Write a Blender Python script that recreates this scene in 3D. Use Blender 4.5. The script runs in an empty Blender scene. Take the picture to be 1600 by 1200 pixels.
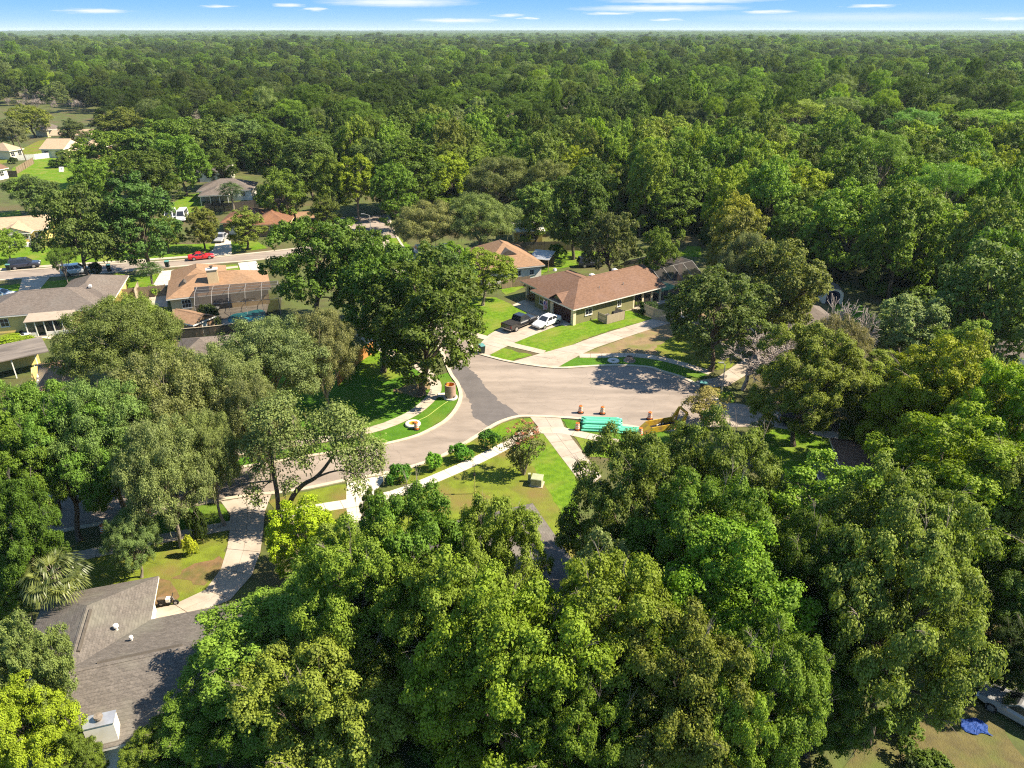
import bpy, bmesh, math, random
import numpy as np
from mathutils import Vector, Matrix
from mathutils.geometry import tessellate_polygon, intersect_point_tri_2d

SC = bpy.context.scene
C = SC.collection
R = math.radians
# ------------------------------------------------------------------ camera
CAMH = 38.0                       # metres above the street
FPX = 1136.0                      # focal length in pixels of the 1600 px wide photograph
PITCH = math.atan(555 / FPX)
cp, sp = math.cos(PITCH), math.sin(PITCH)
cam_d = bpy.data.cameras.new('camera')
cam_d.sensor_width = 36
cam_d.lens = 36 * FPX / 1600
cam_d.clip_start = 0.5
cam_d.clip_end = 60000
cam = bpy.data.objects.new('camera', cam_d)
C.objects.link(cam)
cam.location = (0, 0, CAMH)
cam.rotation_euler = (math.pi / 2 - PITCH, 0, 0)
SC.camera = cam

# ------------------------------------------------------------------ light
SUN_EL, SUN_AZ = 46.0, 88.0       # azimuth clockwise from +Y (the viewing direction)
sun_d = bpy.data.lights.new('sun', 'SUN')
sun_d.energy = 5.0
sun_d.angle = R(0.6)
sun_d.color = (1.0, 0.885, 0.70)
sun = bpy.data.objects.new('sun', sun_d)
C.objects.link(sun)
sv = Vector((math.sin(R(SUN_AZ)) * math.cos(R(SUN_EL)), math.cos(R(SUN_AZ)) * math.cos(R(SUN_EL)), math.sin(R(SUN_EL))))
sun.rotation_euler = sv.to_track_quat('Z', 'Y').to_euler()

W = bpy.data.worlds.new('World')
SC.world = W
W.use_nodes = True
nt = W.node_tree
nt.nodes.clear()


def N(tree, kind, **kw):
    n = tree.nodes.new(kind)
    for k, v in kw.items():
        setattr(n, k, v)
    return n


def build_world():
    L = nt.links.new
    out = N(nt, 'ShaderNodeOutputWorld')
    bg = N(nt, 'ShaderNodeBackground')
    bg.inputs['Strength'].default_value = 0.125
    sky = N(nt, 'ShaderNodeTexSky', sky_type='NISHITA', sun_disc=False)
    sky.sun_elevation = R(SUN_EL)
    sky.sun_rotation = R(SUN_AZ)
    sky.altitude = 40
    sky.air_density = 1.0
    sky.dust_density = 0.6
    sky.ozone_density = 3.0
    tc = N(nt, 'ShaderNodeTexCoord')
    sep = N(nt, 'ShaderNodeSeparateXYZ')
    L(tc.outputs['Generated'], sep.inputs[0])
    # clear deep-blue summer sky: pale band right at the horizon, blue above it
    ramp = N(nt, 'ShaderNodeValToRGB')
    L(sep.outputs['Z'], ramp.inputs[0])
    cr = ramp.color_ramp
    cr.elements[0].position = 0.0
    cr.elements[0].color = (1.98, 2.68, 3.2, 1)
    cr.elements[1].position = 1.0
    cr.elements[1].color = (0.62, 1.05, 1.95, 1)
    for p_, c_ in ((0.010, (1.1, 2.06, 3.05)), (0.022, (0.66, 1.68, 3.05)), (0.040, (0.36, 1.36, 2.95)), (0.12, (0.5, 1.38, 2.7)), (0.4, (0.6, 1.3, 2.4))):
        e = cr.elements.new(p_)
        e.color = (*c_, 1)
    mix = N(nt, 'ShaderNodeMix', data_type='RGBA')
    mix.inputs[0].default_value = 0.93
    L(sky.outputs[0], mix.inputs[6])
    L(ramp.outputs[0], mix.inputs[7])
    # thin streaks of high cloud low over the horizon (azimuth, elevation, half widths in degrees)
    at = N(nt, 'ShaderNodeMath', operation='ARCTAN2')
    L(sep.outputs['X'], at.inputs[0])
    L(sep.outputs['Y'], at.inputs[1])
    asn = N(nt, 'ShaderNodeMath', operation='ARCSINE')
    L(sep.outputs['Z'], asn.inputs[0])
    comb = N(nt, 'ShaderNodeCombineXYZ')
    L(at.outputs[0], comb.inputs[0])
    L(asn.outputs[0], comb.inputs[1])
    nz = N(nt, 'ShaderNodeTexNoise')
    nz.inputs['Scale'].default_value = 1.0
    nz.inputs['Detail'].default_value = 6
    vm = N(nt, 'ShaderNodeVectorMath', operation='MULTIPLY')
    vm.inputs[1].default_value = (60, 700, 1)
    L(comb.outputs[0], vm.inputs[0])
    L(vm.outputs[0], nz.inputs['Vector'])
    off = N(nt, 'ShaderNodeVectorMath', operation='MULTIPLY_ADD')
    nsub = N(nt, 'ShaderNodeVectorMath', operation='SUBTRACT')
    L(nz.outputs['Color'], nsub.inputs[0])
    nsub.inputs[1].default_value = (0.5, 0.5, 0.5)
    L(nsub.outputs[0], off.inputs[0])
    off.inputs[1].default_value = (0.055, 0.0032, 0)
    L(comb.outputs[0], off.inputs[2])
    total = None
    for (u, v, w, h) in ((150, 17, 32, 2.6), (338, 10, 18, 1.5), (450, 8, 18, 2.0), (493, 14.5, 13, 2.4), (620, 3.5, 85, 5), (713, 32, 48, 2.6), (795, 24, 16, 2.2), (829, 28.5, 12, 1.4),
                         (1028, 13, 95, 3.6), (952, 21, 28, 1.6), (1075, 1.5, 90, 2.6), (1041, 31, 18, 1.6), (1201, 18.5, 30, 2.0), (1362, 9, 26, 1.8), (1575, 29.5, 24, 2.0), (1350, 27, 160, 5)):
        d = Vector(((u - 800) / FPX, cp + (600 - v) / FPX * sp, -sp + (600 - v) / FPX * cp)).normalized()
        az, el = math.atan2(d.x, d.y), math.asin(d.z)
        s_ = N(nt, 'ShaderNodeVectorMath', operation='SUBTRACT')
        L(off.outputs[0], s_.inputs[0])
        s_.inputs[1].default_value = (az, el, 0)
        m_ = N(nt, 'ShaderNodeVectorMath', operation='MULTIPLY')
        m_.inputs[1].default_value = (FPX / w * 0.9, FPX / h * 0.9, 0)
        L(s_.outputs[0], m_.inputs[0])
        ln = N(nt, 'ShaderNodeVectorMath', operation='LENGTH')
        L(m_.outputs[0], ln.inputs[0])
        mr = N(nt, 'ShaderNodeMapRange')
        mr.inputs[1].default_value = 1.25
        mr.inputs[2].default_value = 0.25
        mr.inputs[3].default_value = 0
        mr.inputs[4].default_value = 0.35 if w > 120 else 0.8
        L(ln.outputs['Value'], mr.inputs[0])
        if total is None:
            total = mr.outputs[0]
        else:
            mx = N(nt, 'ShaderNodeMath', operation='MAXIMUM')
            L(total, mx.inputs[0])
            L(mr.outputs[0], mx.inputs[1])
            total = mx.outputs[0]
    mix2 = N(nt, 'ShaderNodeMix', data_type='RGBA')
    L(total, mix2.inputs[0])
    L(mix.outputs[2], mix2.inputs[6])
    mix2.inputs[7].default_value = (3.3, 3.36, 3.46, 1)
    L(mix2.outputs[2], bg.inputs['Color'])
    L(bg.outputs[0], out.inputs[0])


build_world()
SC.view_settings.view_transform = 'Standard'
SC.view_settings.look = 'None'
SC.view_settings.exposure = 1.42
SC.view_settings.gamma = 1
SC.view_settings.use_curve_mapping = False
SC.render.engine = 'CYCLES'
cy = SC.cycles
cy.max_bounces = 5
cy.diffuse_bounces = 2
cy.glossy_bounces = 2
cy.transmission_bounces = 4
cy.transparent_max_bounces = 6
cy.volume_bounces = 0
cy.caustics_reflective = False
cy.caustics_refractive = False
cy.sample_clamp_indirect = 4
cy.use_denoising = False
cy.filter_width = 1.15
HAZE_DENSITY = 6.5e-5


# ------------------------------------------------------------------ helpers
def ray(u, v):
    dx = (u - 800) / FPX
    dy = (600 - v) / FPX
    return (dx, cp + dy * sp, -sp + dy * cp)


def G(u, v, z=0.0):
    """the place on the level z that photograph pixel (u, v) shows"""
    d = ray(u, v)
    t = (z - CAMH) / d[2]
    return Vector((d[0] * t, d[1] * t, z))


def VY(u, v, y):
    d = ray(u, v)
    t = y / d[1]
    return Vector((d[0] * t, y, CAMH + d[2] * t))


def depth_of(p):
    return p[1] * cp + (CAMH - p[2]) * sp


def pix(p):
    d = depth_of(p)
    up = p[1] * sp + (p[2] - CAMH) * cp
    return (800 + FPX * p[0] / d, 600 - FPX * up / d)


def tag(o, label=None, cat=None, group=None, kind=None):
    if label:
        o['label'] = label
    if cat:
        o['category'] = cat
    if group:
        o['group'] = group
    if kind:
        o['kind'] = kind
    return o


def empty(name, loc=(0, 0, 0), rz=0.0):
    o = bpy.data.objects.new(name, None)
    C.objects.link(o)
    o.empty_display_size = 0.3
    o.location = loc
    o.rotation_euler = (0, 0, rz)
    return o


def thing(name, label, cat, loc=(0, 0, 0), rz=0.0, group=None):
    return tag(empty(name, loc, rz), label, cat, group)


def link(name, me, parent=None, loc=None, rz=None):
    o = bpy.data.objects.new(name, me)
    C.objects.link(o)
    if parent is not None:
        o.parent = parent
    if loc is not None:
        o.location = loc
    if rz is not None:
        o.rotation_euler = (0, 0, rz)
    return o


def np_mesh(name, verts, faces, m=None, var=None, smooth=False):
    """faces: (n, k) integer array"""
    me = bpy.data.meshes.new(name)
    verts = np.asarray(verts, dtype=np.float32)
    faces = np.asarray(faces, dtype=np.int32)
    n, k = faces.shape
    me.vertices.add(len(verts))
    me.vertices.foreach_set('co', verts.ravel())
    me.loops.add(n * k)
    me.loops.foreach_set('vertex_index', faces.ravel())
    me.polygons.add(n)
    me.polygons.foreach_set('loop_start', np.arange(0, n * k, k, dtype=np.int32))
    if smooth:
        me.polygons.foreach_set('use_smooth', np.ones(n, dtype=bool))
    me.update(calc_edges=True)
    me.validate()
    if var is not None:
        a = me.attributes.new('var', 'FLOAT', 'POINT')
        a.data.foreach_set('value', np.asarray(var, dtype=np.float32))
    if m is not None:
        me.materials.append(m)
    return me


class MB:
    """collects boxes, tubes, prisms and lathes; build() links them as one mesh object"""

    def __init__(self):
        self.bm = bmesh.new()

    def quad(self, pts):
        self.bm.faces.new([self.bm.verts.new(p) for p in pts])
        return self

    def box(self, x0, y0, z0, x1, y1, z1, M=None):
        P = [Vector((x, y, z)) for z in (z0, z1) for y in (y0, y1) for x in (x0, x1)]
        if M is not None:
            P = [M @ p for p in P]
        v = [self.bm.verts.new(p) for p in P]
        for f in ((0, 2, 3, 1), (4, 5, 7, 6), (0, 1, 5, 4), (2, 6, 7, 3), (0, 4, 6, 2), (1, 3, 7, 5)):
            self.bm.faces.new([v[i] for i in f])
        return self

    def prism(self, prof, y0, y1, axis='y'):
        """polygon (a, z) swept along y (or x)"""
        def P(a, z, b):
            return (a, b, z) if axis == 'y' else (b, a, z)
        A = [self.bm.verts.new(P(a, z, y0)) for a, z in prof]
        B = [self.bm.verts.new(P(a, z, y1)) for a, z in prof]
        n = len(prof)
        self.bm.faces.new(A)
        self.bm.faces.new(B[::-1])
        for i in range(n):
            self.bm.faces.new((A[i], B[i], B[(i + 1) % n], A[(i + 1) % n]))
        return self

    def slab(self, pts, z0, z1):
        """flat polygon (x, y) of some thickness"""
        A = [self.bm.verts.new((p[0], p[1], z0)) for p in pts]
        B = [self.bm.verts.new((p[0], p[1], z1)) for p in pts]
        n = len(pts)
        self.bm.faces.new(B)
        self.bm.faces.new(A[::-1])
        for i in range(n):
            self.bm.faces.new((A[i], A[(i + 1) % n], B[(i + 1) % n], B[i]))
        return self

    def lathe(self, prof, seg=16, cx=0, cy=0, cap=True):
        rings = []
        for r, z in prof:
            rings.append([self.bm.verts.new((cx + r * math.cos(2 * math.pi * i / seg), cy + r * math.sin(2 * math.pi * i / seg), z)) for i in range(seg)])
        for a, b in zip(rings, rings[1:]):
            for i in range(seg):
                j = (i + 1) % seg
                self.bm.faces.new((a[i], a[j], b[j], b[i]))
        if cap:
            if prof[0][0] > 1e-4:
                self.bm.faces.new(rings[0][::-1])
            if prof[-1][0] > 1e-4:
                self.bm.faces.new(rings[-1])
        return self

    def tube(self, path, rad, seg=8, cap=True):
        path = [Vector(p) for p in path]
        if not hasattr(rad, '__len__'):
            rad = [rad] * len(path)
        rings = []
        for i, p in enumerate(path):
            t = (path[min(i + 1, len(path) - 1)] - path[max(i - 1, 0)]).normalized()
            a = t.orthogonal().normalized() if abs(t.z) < 0.9 else Vector((1, 0, 0)).cross(t).normalized()
            if i:
                a = (pa - t * pa.dot(t)).normalized()
            pa = a
            b = t.cross(a)
            rings.append([self.bm.verts.new(p + (a * math.cos(2 * math.pi * k / seg) + b * math.sin(2 * math.pi * k / seg)) * rad[i]) for k in range(seg)])
        for r0, r1 in zip(rings, rings[1:]):
            for k in range(seg):
                j = (k + 1) % seg
                self.bm.faces.new((r0[k], r0[j], r1[j], r1[k]))
        if cap:
            self.bm.faces.new(rings[0][::-1])
            self.bm.faces.new(rings[-1])
        return self

    def loft(self, sections, cap=True):
        """sections: equal-length rings of points"""
        rings = [[self.bm.verts.new(p) for p in s] for s in sections]
        n = len(rings[0])
        for a, b in zip(rings, rings[1:]):
            for i in range(n):
                j = (i + 1) % n
                self.bm.faces.new((a[i], a[j], b[j], b[i]))
        if cap:
            self.bm.faces.new(rings[0][::-1])
            self.bm.faces.new(rings[-1])
        return self

    def mesh(self, name, m, smooth=False, bevel=0.0):
        bm = self.bm
        if bevel:
            bmesh.ops.bevel(bm, geom=[e for e in bm.edges], offset=bevel, segments=1, affect='EDGES', clamp_overlap=True)
        bmesh.ops.recalc_face_normals(bm, faces=bm.faces)
        me = bpy.data.meshes.new(name)
        bm.to_mesh(me)
        bm.free()
        if smooth:
            me.polygons.foreach_set('use_smooth', np.ones(len(me.polygons), dtype=bool))
        if m:
            me.materials.append(m)
        return me

    def build(self, name, m, parent=None, smooth=False, bevel=0.0, loc=None, rz=None):
        return link(name, self.mesh(name, m, smooth, bevel), parent, loc, rz)


def copy_tree(o, parent=None):
    c = o.copy()
    C.objects.link(c)
    c.parent = parent
    for ch in list(o.children):
        copy_tree(ch, c)
    return c


# ------------------------------------------------------------------ materials
def mat(name, c1, c2=None, scale=2.0, rough=0.85, spec=0.25, bump=0.0, bscale=30.0, metal=0.0, detail=5.0, c3=None, s3=0.3, coord='Object', stretch=None, contrast=(0.35, 0.65)):
    m = bpy.data.materials.new(name)
    m.use_nodes = True
    t = m.node_tree
    b = t.nodes['Principled BSDF']
    b.inputs['Roughness'].default_value = rough
    b.inputs['Specular IOR Level'].default_value = spec
    b.inputs['Metallic'].default_value = metal
    tc = N(t, 'ShaderNodeTexCoord')
    src = tc.outputs['Object']
    if coord == 'World':
        geo = N(t, 'ShaderNodeNewGeometry')
        src = geo.outputs['Position']
    if stretch:
        mp = N(t, 'ShaderNodeVectorMath', operation='MULTIPLY')
        mp.inputs[1].default_value = stretch
        t.links.new(src, mp.inputs[0])
        src = mp.outputs[0]
    col = None
    if c2 is None:
        c2 = tuple(x * 0.8 for x in c1)
    nz = N(t, 'ShaderNodeTexNoise')
    nz.inputs['Scale'].default_value = scale
    nz.inputs['Detail'].default_value = detail
    nz.inputs['Roughness'].default_value = 0.65
    t.links.new(src, nz.inputs['Vector'])
    rp = N(t, 'ShaderNodeValToRGB')
    rp.color_ramp.elements[0].position = contrast[0]
    rp.color_ramp.elements[1].position = contrast[1]
    rp.color_ramp.elements[0].color = (*c2, 1)
    rp.color_ramp.elements[1].color = (*c1, 1)
    t.links.new(nz.outputs[0], rp.inputs[0])
    col = rp.outputs[0]
    if c3 is not None:
        n3 = N(t, 'ShaderNodeTexNoise')
        n3.inputs['Scale'].default_value = s3
        n3.inputs['Detail'].default_value = 4
        t.links.new(src, n3.inputs['Vector'])
        r3 = N(t, 'ShaderNodeMapRange')
        r3.inputs[1].default_value = 0.47
        r3.inputs[2].default_value = 0.68
        t.links.new(n3.outputs[0], r3.inputs[0])
        mx = N(t, 'ShaderNodeMix', data_type='RGBA')
        t.links.new(r3.outputs[0], mx.inputs[0])
        t.links.new(col, mx.inputs[6])
        mx.inputs[7].default_value = (*c3, 1)
        col = mx.outputs[2]
    t.links.new(col, b.inputs['Base Color'])
    if bump:
        nb = N(t, 'ShaderNodeTexNoise')
        nb.inputs['Scale'].default_value = bscale
        nb.inputs['Detail'].default_value = 3
        t.links.new(src, nb.inputs['Vector'])
        bp = N(t, 'ShaderNodeBump')
        bp.inputs['Strength'].default_value = bump
        bp.inputs['Distance'].default_value = 0.05
        t.links.new(nb.outputs[0], bp.inputs['Height'])
        t.links.new(bp.outputs[0], b.inputs['Normal'])
    return m


def shingle(name, c1, c2, c3):
    """asphalt shingles: mottled tabs in courses running level along the slope"""
    m = mat(name, c1, c2, scale=9, rough=0.92, spec=0.15, detail=4, c3=c3, s3=0.35, bump=0.25, bscale=40)
    t = m.node_tree
    b = t.nodes['Principled BSDF']
    tc = N(t, 'ShaderNodeTexCoord')
    sx = N(t, 'ShaderNodeSeparateXYZ')
    t.links.new(tc.outputs['Object'], sx.inputs[0])
    mz = N(t, 'ShaderNodeMath', operation='MULTIPLY')
    mz.inputs[1].default_value = 15.0
    t.links.new(sx.outputs['Z'], mz.inputs[0])
    fr = N(t, 'ShaderNodeMath', operation='FRACT')
    t.links.new(mz.outputs[0], fr.inputs[0])
    fl = N(t, 'ShaderNodeMath', operation='FLOOR')
    t.links.new(mz.outputs[0], fl.inputs[0])
    cb = N(t, 'ShaderNodeCombineXYZ')
    ax = N(t, 'ShaderNodeMath', operation='ADD')
    t.links.new(sx.outputs['X'], ax.inputs[0])
    t.links.new(sx.outputs['Y'], ax.inputs[1])
    m3 = N(t, 'ShaderNodeMath', operation='MULTIPLY')
    m3.inputs[1].default_value = 3.3
    t.links.new(ax.outputs[0], m3.inputs[0])
    f3 = N(t, 'ShaderNodeMath', operation='FLOOR')
    t.links.new(m3.outputs[0], f3.inputs[0])
    t.links.new(f3.outputs[0], cb.inputs[0])
    t.links.new(fl.outputs[0], cb.inputs[1])
    wn = N(t, 'ShaderNodeTexWhiteNoise', noise_dimensions='3D')
    t.links.new(cb.outputs[0], wn.inputs['Vector'])
    mr = N(t, 'ShaderNodeMapRange')
    mr.inputs[3].default_value = 0.86
    mr.inputs[4].default_value = 1.12
    t.links.new(wn.outputs['Value'], mr.inputs[0])
    ed = N(t, 'ShaderNodeMapRange')
    ed.inputs[1].default_value = 0.0
    ed.inputs[2].default_value = 0.22
    ed.inputs[3].default_value = 0.66
    ed.inputs[4].default_value = 1.0
    t.links.new(fr.outputs[0], ed.inputs[0])
    mm = N(t, 'ShaderNodeMath', operation='MULTIPLY')
    t.links.new(mr.outputs[0], mm.inputs[0])
    t.links.new(ed.outputs[0], mm.inputs[1])
    old = b.inputs['Base Color'].links[0].from_socket
    mx = N(t, 'ShaderNodeVectorMath', operation='MULTIPLY')
    t.links.new(old, mx.inputs[0])
    t.links.new(mm.outputs[0], mx.inputs[1])
    t.links.new(mx.outputs[0], b.inputs['Base Color'])
    return m


def foliage(name, trans=0.28, rough=0.6, spec=0.2, hue=(1.1, 1.08, 0.78), lo=0.62, hi=1.4):
    m = bpy.data.materials.new(name)
    m.use_nodes = True
    t = m.node_tree
    L = t.links.new
    t.nodes.clear()
    out = N(t, 'ShaderNodeOutputMaterial')
    oi = N(t, 'ShaderNodeObjectInfo')
    at = N(t, 'ShaderNodeAttribute', attribute_name='tint', attribute_type='INSTANCER')
    ad = N(t, 'ShaderNodeVectorMath', operation='ADD')
    L(oi.outputs['Color'], ad.inputs[0])
    L(at.outputs['Color'], ad.inputs[1])
    va = N(t, 'ShaderNodeAttribute', attribute_name='var')
    mr = N(t, 'ShaderNodeMapRange')
    mr.inputs[3].default_value = lo
    mr.inputs[4].default_value = hi
    L(va.outputs['Fac'], mr.inputs[0])
    mu = N(t, 'ShaderNodeVectorMath', operation='SCALE')
    L(ad.outputs[0], mu.inputs[0])
    L(mr.outputs[0], mu.inputs['Scale'])
    # leaves grow yellower towards the young end of the range
    hx = N(t, 'ShaderNodeVectorMath', operation='MULTIPLY')
    L(mu.outputs[0], hx.inputs[0])
    hx.inputs[1].default_value = hue
    mx = N(t, 'ShaderNodeMix', data_type='RGBA')
    L(va.outputs['Fac'], mx.inputs[0])
    L(mu.outputs[0], mx.inputs[6])
    L(hx.outputs[0], mx.inputs[7])
    pb = N(t, 'ShaderNodeBsdfPrincipled')
    pb.inputs['Roughness'].default_value = rough
    pb.inputs['Specular IOR Level'].default_value = spec
    L(mx.outputs[2], pb.inputs['Base Color'])
    tr = N(t, 'ShaderNodeBsdfTranslucent')
    tm = N(t, 'ShaderNodeVectorMath', operation='MULTIPLY')
    tm.inputs[1].default_value = (1.3, 1.4, 0.65)
    L(mx.outputs[2], tm.inputs[0])
    L(tm.outputs[0], tr.inputs['Color'])
    ms = N(t, 'ShaderNodeMixShader')
    ms.inputs[0].default_value = trans
    L(pb.outputs[0], ms.inputs[1])
    L(tr.outputs[0], ms.inputs[2])
    L(ms.outputs[0], out.inputs[0])
    return m


M = {}
M['ground'] = mat('ground_litter', (0.085, 0.115, 0.022), (0.06, 0.062, 0.022), scale=0.35, coord='World', c3=(0.10, 0.078, 0.036), s3=0.09, bump=0.7, bscale=6, detail=8)
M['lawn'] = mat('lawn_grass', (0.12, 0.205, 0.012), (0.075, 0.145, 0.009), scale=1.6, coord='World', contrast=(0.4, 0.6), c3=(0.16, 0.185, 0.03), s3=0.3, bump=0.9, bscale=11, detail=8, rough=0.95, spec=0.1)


def mown(m, ang, period, amt=0.13):
    t = m.node_tree
    b = t.nodes['Principled BSDF']
    geo = N(t, 'ShaderNodeNewGeometry')
    dt = N(t, 'ShaderNodeVectorMath', operation='DOT_PRODUCT')
    dt.inputs[1].default_value = (math.cos(ang), math.sin(ang), 0)
    t.links.new(geo.outputs['Position'], dt.inputs[0])
    nz = N(t, 'ShaderNodeTexNoise')
    nz.inputs['Scale'].default_value = 0.5
    t.links.new(geo.outputs['Position'], nz.inputs['Vector'])
    ad = N(t, 'ShaderNodeMath', operation='ADD')
    t.links.new(dt.outputs['Value'], ad.inputs[0])
    t.links.new(nz.outputs[0], ad.inputs[1])
    ml = N(t, 'ShaderNodeMath', operation='MULTIPLY')
    ml.inputs[1].default_value = 2 * math.pi / period
    t.links.new(ad.outputs[0], ml.inputs[0])
    sn = N(t, 'ShaderNodeMath', operation='SINE')
    t.links.new(ml.outputs[0], sn.inputs[0])
    mr = N(t, 'ShaderNodeMapRange')
    mr.inputs[1].default_value = -1
    mr.inputs[3].default_value = 1 - amt
    mr.inputs[4].default_value = 1 + amt
    t.links.new(sn.outputs[0], mr.inputs[0])
    old = b.inputs['Base Color'].links[0].from_socket
    mx = N(t, 'ShaderNodeVectorMath', operation='SCALE')
    t.links.new(old, mx.inputs[0])
    t.links.new(mr.outputs[0], mx.inputs['Scale'])
    t.links.new(mx.outputs[0], b.inputs['Base Color'])


mown(M['lawn'], 2.2, 0.95, 0.055)
M['lawn_shade'] = mat('shaded_grass', (0.075, 0.17, 0.013), (0.05, 0.125, 0.01), scale=1.1, coord='World', c3=(0.105, 0.16, 0.02), s3=0.2, bump=0.9, bscale=11, detail=8, rough=0.95, spec=0.1)  # darker copy of the lawn green, tree shade put into its colour
M['lawn_dry'] = mat('dry_grass', (0.15, 0.19, 0.02), (0.11, 0.135, 0.018), scale=0.9, coord='World', contrast=(0.4, 0.6), c3=(0.16, 0.125, 0.04), s3=0.25, bump=0.8, bscale=11, detail=8, rough=0.95, spec=0.1)
M['brown_yard'] = mat('brown_yard', (0.125, 0.105, 0.035), (0.08, 0.065, 0.026), scale=1.2, coord='World', c3=(0.085, 0.105, 0.02), s3=0.35, bump=0.9, bscale=11, detail=9)
M['dirt'] = mat('bare_soil', (0.26, 0.18, 0.095), (0.16, 0.115, 0.06), scale=1.0, coord='World', c3=(0.12, 0.13, 0.03), s3=0.5, bump=0.5, bscale=14, detail=8)
M['needles'] = mat('brown_litter', (0.2, 0.12, 0.055), (0.11, 0.075, 0.035), scale=2.0, coord='World', c3=(0.09, 0.1, 0.02), s3=0.4, bump=0.5, bscale=14, detail=8)
M['asphalt'] = mat('worn_asphalt', (0.262, 0.216, 0.18), (0.205, 0.169, 0.141), scale=0.55, coord='World', c3=(0.288, 0.239, 0.2), s3=0.13, bump=0.15, bscale=40, detail=10, rough=0.9, stretch=(0.6, 1.5, 1))


def weather(m, crack=0.8, streak=0.12, scale=0.28):
    t = m.node_tree
    b = t.nodes['Principled BSDF']
    geo = N(t, 'ShaderNodeNewGeometry')
    nz = N(t, 'ShaderNodeTexNoise')
    nz.inputs['Scale'].default_value = 0.7
    nz.inputs['Detail'].default_value = 5
    t.links.new(geo.outputs['Position'], nz.inputs['Vector'])
    wa = N(t, 'ShaderNodeVectorMath', operation='MULTIPLY_ADD')
    t.links.new(nz.outputs['Color'], wa.inputs[0])
    wa.inputs[1].default_value = (1.6, 1.6, 0)
    t.links.new(geo.outputs['Position'], wa.inputs[2])
    vo = N(t, 'ShaderNodeTexVoronoi', feature='DISTANCE_TO_EDGE', voronoi_dimensions='2D')
    vo.inputs['Scale'].default_value = scale
    t.links.new(wa.outputs[0], vo.inputs['Vector'])
    mr = N(t, 'ShaderNodeMapRange')
    mr.inputs[1].default_value = 0.0
    mr.inputs[2].default_value = 0.012
    mr.inputs[3].default_value = crack
    mr.inputs[4].default_value = 1.0
    t.links.new(vo.outputs['Distance'], mr.inputs[0])
    st = N(t, 'ShaderNodeTexNoise')
    st.inputs['Scale'].default_value = 1.0
    st.inputs['Detail'].default_value = 4
    mv = N(t, 'ShaderNodeVectorMath', operation='MULTIPLY')
    mv.inputs[1].default_value = (0.09, 0.75, 1)
    t.links.new(wa.outputs[0], mv.inputs[0])
    t.links.new(mv.outputs[0], st.inputs['Vector'])
    m2 = N(t, 'ShaderNodeMapRange')
    m2.inputs[1].default_value = 0.35
    m2.inputs[2].default_value = 0.65
    m2.inputs[3].default_value = 1 - streak
    m2.inputs[4].default_value = 1 + streak
    t.links.new(st.outputs[0], m2.inputs[0])
    mm = N(t, 'ShaderNodeMath', operation='MULTIPLY')
    t.links.new(mr.outputs[0], mm.inputs[0])
    t.links.new(m2.outputs[0], mm.inputs[1])
    old = b.inputs['Base Color'].links[0].from_socket
    mx = N(t, 'ShaderNodeVectorMath', operation='SCALE')
    t.links.new(old, mx.inputs[0])
    t.links.new(mm.outputs[0], mx.inputs['Scale'])
    t.links.new(mx.outputs[0], b.inputs['Base Color'])
    return m


weather(M['asphalt'])
M['patch'] = mat('fresh_asphalt', (0.125, 0.112, 0.108), (0.1, 0.09, 0.087), scale=0.7, coord='World', bump=0.15, bscale=40, detail=9, rough=0.9)
M['concrete'] = mat('old_concrete', (0.42, 0.355, 0.28), (0.34, 0.285, 0.22), scale=1.1, coord='World', c3=(0.42, 0.375, 0.31), s3=0.4, bump=0.08, bscale=30, detail=9)
M['concrete_white'] = mat('new_concrete', (0.56, 0.5, 0.41), (0.48, 0.43, 0.35), scale=1.5, coord='World', bump=0.08, bscale=30, detail=8)
M['concrete_drive'] = mat('stained_concrete', (0.39, 0.325, 0.26), (0.3, 0.25, 0.2), scale=0.8, coord='World', c3=(0.38, 0.33, 0.28), s3=0.35, bump=0.08, bscale=30, detail=9)
weather(M['concrete_drive'], 0.75, 0.1, 0.5)
weather(M['patch'], 0.9, 0.08, 0.5)
M['kerb'] = mat('kerb_concrete', (0.5, 0.435, 0.33), (0.4, 0.34, 0.25), scale=1.4, coord='World', detail=8)
M['bark'] = mat('oak_bark', (0.15, 0.115, 0.085), (0.075, 0.058, 0.045), scale=5, bump=0.8, bscale=18, stretch=(1, 1, 0.35))
M['bark_pale'] = mat('pale_bark', (0.28, 0.235, 0.19), (0.16, 0.13, 0.1), scale=5, bump=0.6, bscale=18, stretch=(1, 1, 0.35))
M['bark_grey'] = mat('grey_twigs', (0.4, 0.34, 0.3), (0.29, 0.245, 0.215), scale=3)
M['leaf'] = foliage('oak_leaves')
M['moss'] = foliage('spanish_moss', trans=0.25, rough=0.9, spec=0.05, hue=(1.05, 1.05, 0.95), lo=0.8, hi=1.15)
M['needle'] = foliage('pine_needles', trans=0.3)
M['frond'] = foliage('palm_fronds', trans=0.35, rough=0.4, spec=0.4, hue=(1.3, 1.1, 0.8))
M['roof_brown'] = shingle('brown_shingles', (0.195, 0.115, 0.077), (0.145, 0.085, 0.058), (0.18, 0.11, 0.08))
M['roof_tan'] = shingle('tan_shingles', (0.29, 0.178, 0.105), (0.23, 0.14, 0.085), (0.25, 0.16, 0.1))
M['roof_grey'] = shingle('grey_shingles', (0.17, 0.14, 0.12), (0.105, 0.088, 0.078), (0.145, 0.125, 0.11))
M['roof_dark'] = shingle('charcoal_shingles', (0.155, 0.135, 0.118), (0.095, 0.084, 0.075), (0.15, 0.14, 0.115))
M['roof_rust'] = shingle('rust_shingles', (0.2, 0.1, 0.058), (0.14, 0.072, 0.045), (0.24, 0.12, 0.065))
M['roof_beige'] = shingle('beige_shingles', (0.42, 0.31, 0.2), (0.34, 0.25, 0.17), (0.37, 0.28, 0.19))
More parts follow.
